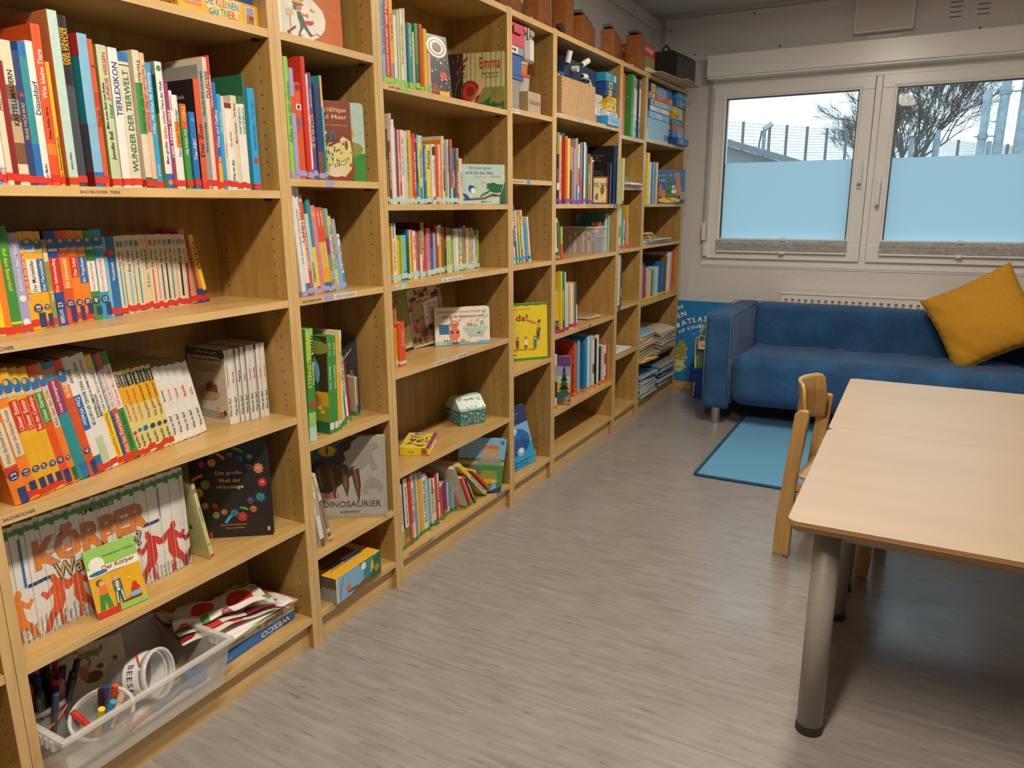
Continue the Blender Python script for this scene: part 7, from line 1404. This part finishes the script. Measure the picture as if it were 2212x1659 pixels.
def crease(w, nn):
    if nn.z > .2: w = w+Vector((0,0,.006*math.sin(w.x*38+6*noise.noise(w*3))*math.exp(-((w.y+oy*-1-.62)/.10)**2)))-Vector((0,0,.025*max(0,min(1,(w.y-oy-.1)/.5))))
    if nn.z > .2: w = w+Vector((0,0,.004*noise.noise(Vector((w.x*14,w.y*6,0)))))
    return w
softbox('seat', .149+ox,1.651+ox,-.004+oy,.67+oy,.125,.425,.075,DENIM,t,.006,5,seed=4,extra=crease)
SEAM = grain('denim_seam', (.06,.16,.30), (.16,.28,.42), 90, .8)
m = MB()
for xx in (.004,.146): m.tube([(xx+ox,-.001+oy,.11),(xx+ox,-.003+oy,.30),(xx+ox,-.003+oy,.625),(xx+ox,.010+oy,.642),(xx+ox,.03+oy,.648),(xx+ox,.4+oy,.650),(xx+ox,.80+oy,.650)], .0022, 5)
m.tube([(.156+ox,-.004+oy,.11),(.160+ox,-.004+oy,.25),(.153+ox,.0+oy,.40)], .002, 5)
m.tube([(.152+ox,.655+oy,.42),(.153+ox,.655+oy,.64),(.16+ox,.68+oy,.652),(.17+ox,.82+oy,.651)], .002, 5)
m.build('seam', SEAM, t, smooth=True)
for (a, b) in ((.078,.045),(1.72,.045),(.078,.77),(1.72,.77)):
    MB().lathe([(0,0),(.024,0),(.026,.004),(.026,.105),(0,.105)], c=(a+ox,b+oy,0), n=24).build('leg', STEEL, t, smooth=False)
# ------------------------------------------------------------ cushion
MUST = grain('mustard_cotton', (.50,.23,.008), (.60,.30,.015), 180, .85, detail=5)
def pillow():
    S_ = .235; n = 44; V = []; F = []
    for s_ in (1,-1):
        for j in range(n+1):
            for i in range(n+1):
                u, v = -1+2*i/n, -1+2*j/n; pin = .07; x = S_*u*(1-pin*(1-v*v)*abs(u)); y = S_*v*(1-pin*(1-u*u)*abs(v))
                e = max(0,1-u*u)*max(0,1-v*v); z = s_*(.088*e**.42+.002)
                z += .006*math.sin(14*u+9*v)*e**.3*(abs(u*v))*(1.4)+.008*noise.noise(Vector((u*2.2,v*2.2,s_)))*e**.3
                if max(abs(u),abs(v)) > .88: z += .004*math.sin(30*(u+v))
                V.append((x,y,z))
    N_ = (n+1)**2
    for j in range(n):
        for i in range(n): a = j*(n+1)+i; F += [(a,a+1,a+n+2,a+n+1),(N_+a,N_+a+n+1,N_+a+n+2,N_+a+1)]
    for i in range(n):
        a = n*(n+1)+i; F += [(i,N_+i,N_+i+1,i+1),(a,a+1,N_+a+1,N_+a)]; b = i*(n+1); c = b+n; F += [(b,b+n+1,N_+b+n+1,N_+b),(c,N_+c,N_+c+n+1,c+n+1)]
    t = thing('cushion', 'mustard yellow square cushion leaning in the right corner of the sofa', 'cushion')
    t.matrix_world = Matrix.Translation((1.775,4.775,.655)) @ Matrix.Rotation(math.radians(-14),4,'Z') @ Matrix.Rotation(math.radians(68),4,'X') @ Matrix.Rotation(math.radians(33),4,'Z')
    meshobj('cushion_body', V, F, MUST, None, t, True)
    r = S_*1.0; pts = []
    for k in range(81):
        a = k/80*4; s_ = int(a)%4; f = (a%1)*2-1 if k < 80 else -1
        u, v = [(f,-1),(1,f),(-f,1),(-1,-f)][s_ if k < 80 else 0]
        x = S_*u*(1-.07*(1-v*v)*abs(u)); y = S_*v*(1-.07*(1-u*u)*abs(v)); pts.append((x,y,.004*math.sin(30*(u+v)) if True else 0))
    MB().tube(pts, .003, 6).build('piping', MUST, t, smooth=True)
pillow()
# ------------------------------------------------------------ tables
TOPM = grain('beech_laminate', (.46,.345,.240), (.495,.376,.266), 5, .40, (.35,2.2,2), 4, coat=.4)
TOPM.node_tree.nodes['Principled BSDF'].inputs['Coat Roughness'].default_value = .30
def ply_mat():
    m = mat('plywood_edge', (.4,.2,.08), .5); nt = m.node_tree; tc = nt.nodes.new('ShaderNodeTexCoord'); wv = nt.nodes.new('ShaderNodeTexWave'); wv.bands_direction = 'Z'; wv.inputs['Scale'].default_value = 62; wv.inputs['Distortion'].default_value = .6; wv.inputs['Detail Scale'].default_value = 3
    cr = nt.nodes.new('ShaderNodeValToRGB'); cr.color_ramp.elements[0].color = (.22,.10,.035,1); cr.color_ramp.elements[1].color = (.48,.27,.12,1)
    nt.links.new(tc.outputs['Object'], wv.inputs[0]); nt.links.new(wv.outputs['Fac'], cr.inputs[0]); nt.links.new(cr.outputs[0], nt.nodes['Principled BSDF'].inputs['Base Color']); return m
PLYE = ply_mat()
def table(y0, y1, lab):
    x0, x1 = 1.246, 2.446; t = thing('table', lab, 'table', ((x0+x1)/2, (y0+y1)/2, 0), group='beech topped tables pushed together'); cx, cy = (x0+x1)/2, (y0+y1)/2; hx, hy = (x1-x0)/2, (y1-y0)/2
    def outl(i, r=.022):
        pts = []
        for (sx, sy, a0) in ((1,-1,-90),(1,1,0),(-1,1,90),(-1,-1,180)):
            for k in range(5): a = math.radians(a0+22.5*k); pts.append((sx*(hx-r)+(r-i)*math.cos(a), sy*(hy-r)+(r-i)*math.sin(a)))
        return pts
    A, B_, C_, D_ = outl(.0018), outl(0), outl(.001), outl(.013); n = len(A)
    V = [(x,y,.580) for x,y in A]+[(x,y,.5785) for x,y in B_]+[(x,y,.5775) for x,y in C_]+[(x,y,.568) for x,y in C_]+[(x,y,.5515) for x,y in D_]
    F = [tuple(range(n))]; M = [0]
    for l in range(4):
        for i in range(n): F.append((l*n+i,(l+1)*n+i,(l+1)*n+(i+1)%n,l*n+(i+1)%n)); M.append(0 if l < 1 else 1)
    F.append(tuple(reversed(range(4*n,5*n)))); M.append(1)
    meshobj('tabletop', V, F, [TOPM, PLYE], M, t)
    for sx in (-1,1):
        for sy in (-1,1):
            lx, ly = sx*(hx-.080), sy*(hy-.100)
            MB().lathe([(0,.014),(.030,.014),(.030,.5455),(0,.5455)], c=(lx,ly,0), n=36).build('leg', SILVERP, t, smooth=False)
            MB().lathe([(0,0),(.0325,0),(.0325,.006),(.031,.020),(.0302,.022),(0,.022)], c=(lx,ly,0), n=36).build('foot_cap', BLACKP, t)
            MB().box(lx-.045,lx+.045,ly-.045,ly+.045,.5458,.5512).build('mounting_plate', SILVERP, t)
    for o in [o for o in t.children if o.name.startswith('leg')]:
        for p in o.data.polygons: p.use_smooth = len(p.vertices) == 4 and abs(p.normal.z) < .5
    MB().box(-hx+.12,hx-.12,-hy+.085,-hy+.105,.515,.5512).box(-hx+.12,hx-.12,hy-.105,hy-.085,.515,.5512).box(-hx+.07,-hx+.09,-hy+.14,hy-.14,.515,.5512).box(hx-.09,hx-.07,-hy+.14,hy-.14,.515,.5512).build('apron', SILVERP, t)
table(1.651, 2.442, 'beech topped table nearest the camera with thick silver legs'); table(2.4445, 3.236, 'beech topped table nearer the sofa, touching the front table')
# ------------------------------------------------------------ child's chair
CH = grain('chair_beech', (.46,.255,.07), (.56,.335,.115), 10, .35, (5,5,.5), 5, coat=.3)
t = thing('chair', 'small wooden child chair with curved backrest pushed under the tables', 'chair', (1.103,2.695,0), (0,0,math.radians(-9)))
for y in (0, .300):
    MB().prism([(-.030,.006),(.028,.006),(.034,.30),(.058,.535),(.055,.556),(.047,.563),(.024,.560),(.010,.548),(-.026,.14)], y, y+.026, 0, 'y').build('rear_leg', CH, t, bevel=.005, seg=3)
    MB().prism([(.255,.006),(.298,.006),(.302,.06),(.302,.27),(.292,.286),(.258,.286)], y, y+.026, 0, 'y').build('front_leg', CH, t, bevel=.005, seg=3)
    MB().box(.0345,.256,y+.004,y+.022,.262,.292).build('side_rail', CH, t, bevel=.003)
    for x in (-.022,.262): MB().box(x,x+.030,y+.003,y+.023,0,.0065).build('glide', cm('tn'), t, bevel=.002)
MB().box(.262,.285,.0265,.2995,.235,.275).build('front_rail', CH, t, bevel=.003)
SEATM = grain('chair_ply', (.52,.31,.13), (.60,.38,.18), 8, .3, (1,5,5), 4, coat=.35)
V = []; nx_, ny_ = 12, 14
m = MB(); pts = []
for s_ in (0,1):
    for j in range(ny_+1):
        for i in range(nx_+1):
            u, v = i/nx_, j/ny_; z = .297+.010*(2*v-1)**2-.006*math.sin(math.pi*u); pts.append((.012+.31*u, .0275+.271*v, z+(.010 if s_ else 0)))
N_ = (nx_+1)*(ny_+1); F = []
for j in range(ny_):
    for i in range(nx_): a = j*(nx_+1)+i; F += [(a,a+nx_+1,a+nx_+2,a+1),(N_+a,N_+a+1,N_+a+nx_+2,N_+a+nx_+1)]
for i in range(nx_): a = ny_*(nx_+1)+i; F += [(i,i+1,N_+i+1,N_+i),(a,N_+a,N_+a+1,a+1)]
for j in range(ny_): a = j*(nx_+1); b = a+nx_; F += [(a,N_+a,N_+a+nx_+1,a+nx_+1),(b,b+nx_+1,N_+b+nx_+1,N_+b)]
m.raw(pts, F).build('seat', SEATM, t, smooth=True)
m = MB(); pts = []; F = []; n = 22; k = 12
for s_ in (0,1):
    for j in range(k+1):
        for i in range(n+1):
            u, v = i/n, j/k; yy = .0275+.271*u; e = abs(2*u-1)
            ztop = .648-.030*max(0,(e-.72)/.28)**2-.055*max(0,(e-.8)/.2)**4; zb = .470+.018*math.sin(math.pi*u)
            z = zb+(ztop-zb)*v; xx = .050-.060*math.sin(math.pi*min(1,max(0,u)))**.8-.028*max(0,v-.55)**1.3*1.2+.06*(z-.56)
            pts.append((xx-(.011 if s_ else 0), yy, z))
N_ = (n+1)*(k+1)
for j in range(k):
    for i in range(n): a = j*(n+1)+i; F += [(a,a+1,a+n+2,a+n+1),(N_+a,N_+a+n+1,N_+a+n+2,N_+a+1)]
for i in range(n): a = k*(n+1)+i; F += [(i,N_+i,N_+i+1,i+1),(a,a+1,N_+a+1,N_+a)]
for j in range(k): a = j*(n+1); b = a+n; F += [(a,a+n+1,N_+a+n+1,N_+a),(b,N_+b,N_+b+n+1,b+n+1)]
m.raw(pts, F).build('backrest', CH, t, smooth=True)
# ------------------------------------------------------------ rug
RUG = grain('rug_loop', (.07,.27,.47), (.16,.40,.62), 330, .95, detail=3, bump=.6)
RUGE = grain('rug_binding', (.01,.06,.14), (.02,.10,.20), 200, .9)
t = thing('rug', 'light blue rug with dark blue edging on the floor before the sofa', 'rug', (1.25,3.98,0))
MB().box(-.645,.645,-.575,.575,.0004,.0065).build('pile', RUG, t)
r = .02; x_, y_ = .655, .588
pts = []
for (sx, sy, a0) in ((1,-1,-90),(1,1,0),(-1,1,90),(-1,-1,180)):
    pts += [(sx*(x_-r)+r*math.cos(math.radians(a0+30*k)), sy*(y_-r)+r*math.sin(math.radians(a0+30*k)), .0065) for k in range(4)]
pts.append(pts[0]); m = MB().tube(pts, .0075, 8, cap=False); m.v = [(a,b,max(.0003,c)) for a,b,c in m.v]; m.build('binding', RUGE, t, smooth=True)
MB().box(-.652,.652,-.585,.585,.0003,.005).build('base', RUGE, t)
# ------------------------------------------------------------ corner: blue bin of books, atlas board
BB = mat('blue_bin', (.008,.05,.30), .35)
def bin_():
    t = thing('blue_bin', 'dark blue plastic bin of books in the corner beside the sofa', 'bin', (.262,4.975,0))
    def ring(hx, hy, z, r=.04, n=6): return [(sx*(hx-r)+r*math.cos(math.radians(a0+90*k/(n-1))), sy*(hy-r)+r*math.sin(math.radians(a0+90*k/(n-1))), z) for sx,sy,a0 in ((1,-1,-90),(1,1,0),(-1,1,90),(-1,-1,180)) for k in range(n)]
    L_ = [ring(.088,.11,0),ring(.108,.133,.195),ring(.117,.145,.196),ring(.119,.147,.214),ring(.106,.131,.214),ring(.086,.108,.006)]; V = [p for q in L_ for p in q]; n = len(L_[0])
    F = [tuple(reversed(range(n)))]+[(a*n+i,a*n+(i+1)%n,(a+1)*n+(i+1)%n,(a+1)*n+i) for a in range(5) for i in range(n)]+[tuple(range(5*n,6*n))]
    meshobj('bin_body', V, F, BB, None, t)
bin_()
B2 = 'books standing in the blue bin'
faceout('book','green book with dark photo at the front of the blue bin',(.20,4.865,.012),.16,.325,.02,-90,4,0,'dg',[('r',0,.55,1,1,'g'),('r',.08,.72,1,.98,'ob'),('e',.6,.84,.2,.05,'gy'),('t','n',.75,.60,.85,.66,'pl')],B2)
faceout('book','thin cream book with yellow spine pattern at the left of the blue bin',(.188,4.852,.012),.012,.40,.15,-90,1,0,'cr',[('r',.5,0,1,1,'k'),('r',.5,.2,1,.3,'gd'),('r',.5,.5,1,.7,'gd')],B2)
faceout('book','pink and white book lying across the top of the blue bin',(.205,4.858,.338),.16,.045,.14,-90,1,0,'pe',[('r',0,0,1,.12,'wh'),('t','ORIENTIERUNG',.1,.4,.9,.65,'dk')],B2)
for i,(c,a) in enumerate([('gd','green cover behind the pink one'),('r','red edged white cover'),('k','black edged cover'),('lb','pale blue cover with dark emblem')]):
    faceout('book',f'slanting book with {a}, top of the blue bin',(.205+.034*i,4.90+.022*i,.385),.10,.085,.008,-90,2,-28,c,[('r',.05,.05,.95,.95,['dg','wh','ob','mt'][i]),('e',.5,.5,.25,.2,['g','cr','gd','dk'][i])],B2)
at = []
rdm = random.Random(8)
land = [(.62,.20),(.66,.30),(.72,.42),(.80,.52),(.86,.60),(.93,.62),(1,.60),(1,.1),(.9,.05),(.7,.08),(.6,.12)]
at += [('r',0,0,1,1,'at'),('p',land,'ol'),('e',.4,.35,.06,.16,'ol'),('e',.36,.18,.09,.08,'yg')]+blobs(60,.62,.1,.98,.56,['yg','ol','lg','cr','tn','g'],.010,.028,3,.9,6)+blobs(24,.33,.1,.46,.46,['yg','lg','tn'],.008,.02,4,.9,6)+blobs(30,.35,.45,.85,.85,['wh','fl','cr','gy'],.004,.016,5,.35,6)
at += [('l',[(.57,.72),(.60,.66),(.58,.62)],.006,'wh'),('l',[(.60,.70),(.63,.66)],.005,'wh'),('l',[(.80,.86),(.84,.80)],.004,'wh')]
t = faceout('atlas_board','large blue map board lettered RIESEN EUROPA-ATLAS leaning in the corner',(-.25,5.125,.052),.66,.565,.012,-90,6,0,'at',at,cat='map board')
def arc_text(s, cx, cy, R, a0, hgt, w, h, col):                    # lettering set on a curve
    out = []; a = a0
    for ch_ in s:
        if ch_ == ' ': a -= hgt*.45/R; continue
        vs, ps, asp = textpolys(ch_, .03); wd = hgt*asp; am = a-wd/2/R
        for p in ps:
            poly = []
            for i in p:
                lx = (vs[i][0]-.5)*wd; ly = vs[i][1]*hgt; poly.append((cx+(R+ly)*math.cos(am)+lx*math.sin(am), cy+(R+ly)*math.sin(am)-lx*math.cos(am)))
            out.append((poly, col, 30))
        a -= (wd+hgt*.22)/R
    return out
pl_ = []
for s_, R, hh, a0 in (('Hermanns',.545,.024,2.30),('RIESEN',.487,.036,2.27),('EUROPA·ATLAS',.428,.036,2.66),('für Kinder',.385,.022,2.12)): pl_ += arc_text(s_, .445, .0, R, a0, hh, .66, .565, 'wh')
art_obj('title_lettering', pl_, ((0,0,0),(0,1,0),(0,0,1),(1,0,0)), t, lift=.003)
tag(bx('wooden_strip', -.24, .36, 5.10, 5.135, .0004, .050, WOODH, None, .002), 'narrow wooden strip on the floor under the blue map board', 'wooden strip')
# ------------------------------------------------------------ outside the window
struct(bx('ground_outside', -40, 50, 5.6, 90, -.4, -.3, grain('winter_ground', (.10,.11,.07), (.18,.17,.12), 3, .95)))
bank = MB().prism([(27,-.3),(29.5,2.55),(60,2.8),(60,-.3)], -40, 50, 0, 'x').build('embankment', grain('bank_soil', (.08,.08,.06), (.14,.13,.10), 2, .95)); struct(bank)
t = thing('outbuilding', 'low grey building with sloping roof outside the left window', 'building', (-4,15,-.3))
SID = mat('grey_siding', (.30,.34,.37), .6)
m = MB().prism([(-2.9,0),(4.45,0),(4.45,2.20),(-2.9,4.55)], 0, 3.0, 0, 'y'); m.xf(Matrix.Translation((-1.0,-1.0,0))); m.build('wall', SID, t)
m = MB()
for i in range(20): m.box(-3.9,3.44,-1.012,-1.001,.2+.22*i,.215+.22*i)
b = m.build('siding_joint', mat('joint_dark',(.08,.09,.10),.7), t)
for v in b.data.vertices:
    zt = 4.52-(v.co.x+3.9)*.3197
    if v.co.z > zt: v.co.z = zt
m = MB().prism([(-4.1,4.62),(3.75,2.11),(3.75,2.22),(-4.1,4.73)], -1.2, 2.2, 0, 'y'); m.build('roof', mat('roof_sheet',(.16,.20,.23),.5), t, bevel=.01)
GALV = grain('galvanised_steel', (.17,.25,.31), (.30,.40,.46), 9, .55)
FEN = mat('fence_steel', (.12,.17,.20), .6)
t = thing('fence', 'tall wire mesh fence on the bank outside', 'fence', (0,30,2.5))
xs = [-5.9,-4.97,-4.01,-3.40,-2.69,-2.02,-1.37,-.7,0,.7,1.4,2.1,2.8,3.5,4.2]
for i, x in enumerate(xs):
    z1 = 4.40-.16*(x+5.9)*.8 if x < -1 else 3.75-.14*(x+1)
    MB().box(x-.045,x+.045,-.04,.04,.15,z1-2.5+.05).build('post', FEN, t)
m = MB()
for i in range(13):
    f = i/12
    pts = [(x,0,(.35+f*((4.40-.128*(x+5.9) if x < -1 else 3.75-.14*(x+1))-2.5-.35))) for x in xs]; m.tube(pts, .007, 4)
for k in range(110):
    x = xs[0]+(xs[-1]-xs[0])*k/109; zt = (4.40-.128*(x+5.9) if x < -1 else 3.75-.14*(x+1))-2.5; m.tube([(x,0,.3),(x,0,zt)], .0035, 3)
m.build('wire_mesh', FEN, t)
t = thing('floodlight', 'floodlight on a pole beyond the low grey building', 'floodlight', (-3.44,26,2.0)); MB().tube([(0,0,-2.3),(0,0,1.75)], .06, 10).build('pole', GALV, t); MB().tube([(-.12,0,-2.3),(-.14,0,1.2),(-.08,0,1.6)], .03, 8).build('cable_pipe', FEN, t)
MB().box(-.02,.26,-.1,.1,-.05,.09).xf(Matrix.Translation((.03,0,1.66)) @ Matrix.Rotation(-.6,4,'Y')).build('lamp_head', mat('lamp_grey',(.5,.55,.58),.5), t, bevel=.01)
for i,(x0,x1,z1,lab) in enumerate([(1.95,1.99,2.69,'shortest steel pole outside the right window'),(2.135,2.15,3.6,'middle steel pole outside, passing the pane top'),(2.37,2.39,3.6,'rightmost thick steel pole outside')]):
    t = thing('steel_pole', lab, 'pole', (x0,12,-.3), (0,math.radians(.6),0), 'steel poles outside the right window'); r = [.050,.058,.066][i]
    MB().tube([(0,0,0),(.0,0,z1+.3)], r, 20).build('tube', GALV, t, smooth=True)
    if i < 2:
        zc = [2.50,3.02][i]; zc = [2.43,2.97][i]
        MB().lathe([(r,-.03),(r+.012,-.03),(r+.012,.03),(r,.03)], c=(0,0,zc), n=20).build('clamp', GALV, t); MB().tube([(-r-.05,-.03,zc),(r+.14,-.03,zc)], .008, 6).tube([(r+.13,-.03,zc-.04),(r+.13,-.03,zc+.04)], .02, 6).build('clamp_bolt', FEN, t)
for x, y, z1, lab in ((1.47,22,3.06,'short grey post right of the bare tree outside'),(.91,22,2.89,'thin grey post in front of the bare tree outside'),(2.57,22,2.74,'low grey post between the steel poles outside')):
    t = thing('grey_post', lab, 'post', (x,y,-.3)); MB().tube([(0,0,0),(0,0,z1+.3)], .06, 12).build('shaft', GALV, t)
BARK = grain('winter_bark', (.035,.04,.045), (.09,.09,.09), 12, .9)
def tree(loc, H, seed, lab, spread=1.0, depth=6, r0=.13, name='bare_tree'):
    rd = random.Random(seed); m = MB(); t = thing(name, lab, 'tree', loc)
    def br(p, d, L, r, k):
        n = 3; pts = [p]; q = p.copy(); dd = d.copy()
        for i in range(n):
            dd = (dd+Vector((rd.uniform(-1,1),rd.uniform(-1,1),rd.uniform(-.3,.7)))*.07).normalized(); q = q+dd*(L/n); pts.append(q.copy())
        m.tube(pts, [max(.006,r*(1-.35*i/n)) for i in range(n+1)], 5 if k < 3 else 3, cap=False)
        if k >= depth: return
        nb = 3 if k < 3 else (3 if rd.random() < .55 else 2)
        for i in range(nb):
            a = rd.uniform(0,6.283); tilt = rd.uniform(.14,.48)*spread; u = dd.cross(Vector((math.cos(a),math.sin(a),.2))).normalized()
            nd = (dd*math.cos(tilt)+u*math.sin(tilt)); nd.z = nd.z*.9+.12; br(pts[-1 if i else -2] if k else pts[-1], nd.normalized(), L*rd.uniform(.66,.84), r*.60, k+1)
    for i in range(7):
        a = i*.9+rd.uniform(-.2,.2); tl = rd.uniform(.1,.62)*spread*.8; br(Vector((0,0,0)), Vector((math.sin(tl)*math.cos(a),math.sin(tl)*math.sin(a),math.cos(tl))), H*.27*rd.uniform(.8,1.1), r0*.7, 1)
    m.build('branches', BARK, t, fix=False); return t
tree((.35,34,1.9), 5.0, 5, 'big bare winter tree behind the window mullion', 1.32, 8, .12)
tree((-1.3,44,2.2), 4.6, 9, 'smaller bare tree left of the big one outside', 1.2, 7, .06)
rb = random.Random(3)
BR = grain('winter_scrub', (.10,.09,.10), (.17,.14,.15), 9, .95)
t = thing('scrub', 'belt of bare brown scrub on the bank behind the fence', 'scrub', (0,40,2.4)); m = MB()
for i in range(900):
    x = rb.uniform(-9,9); h = rb.uniform(.25,.95)*(1 if x > -2 else .8); y = rb.uniform(-1,1); a = rb.uniform(-.3,.3); m.tube([(x,y,-.4),(x+a*.5,y,h*.5),(x+a,y,h)], [.02,.012,.005], 3, cap=False)
m.build('twigs', BR, t, fix=False); t['kind'] = 'stuff'
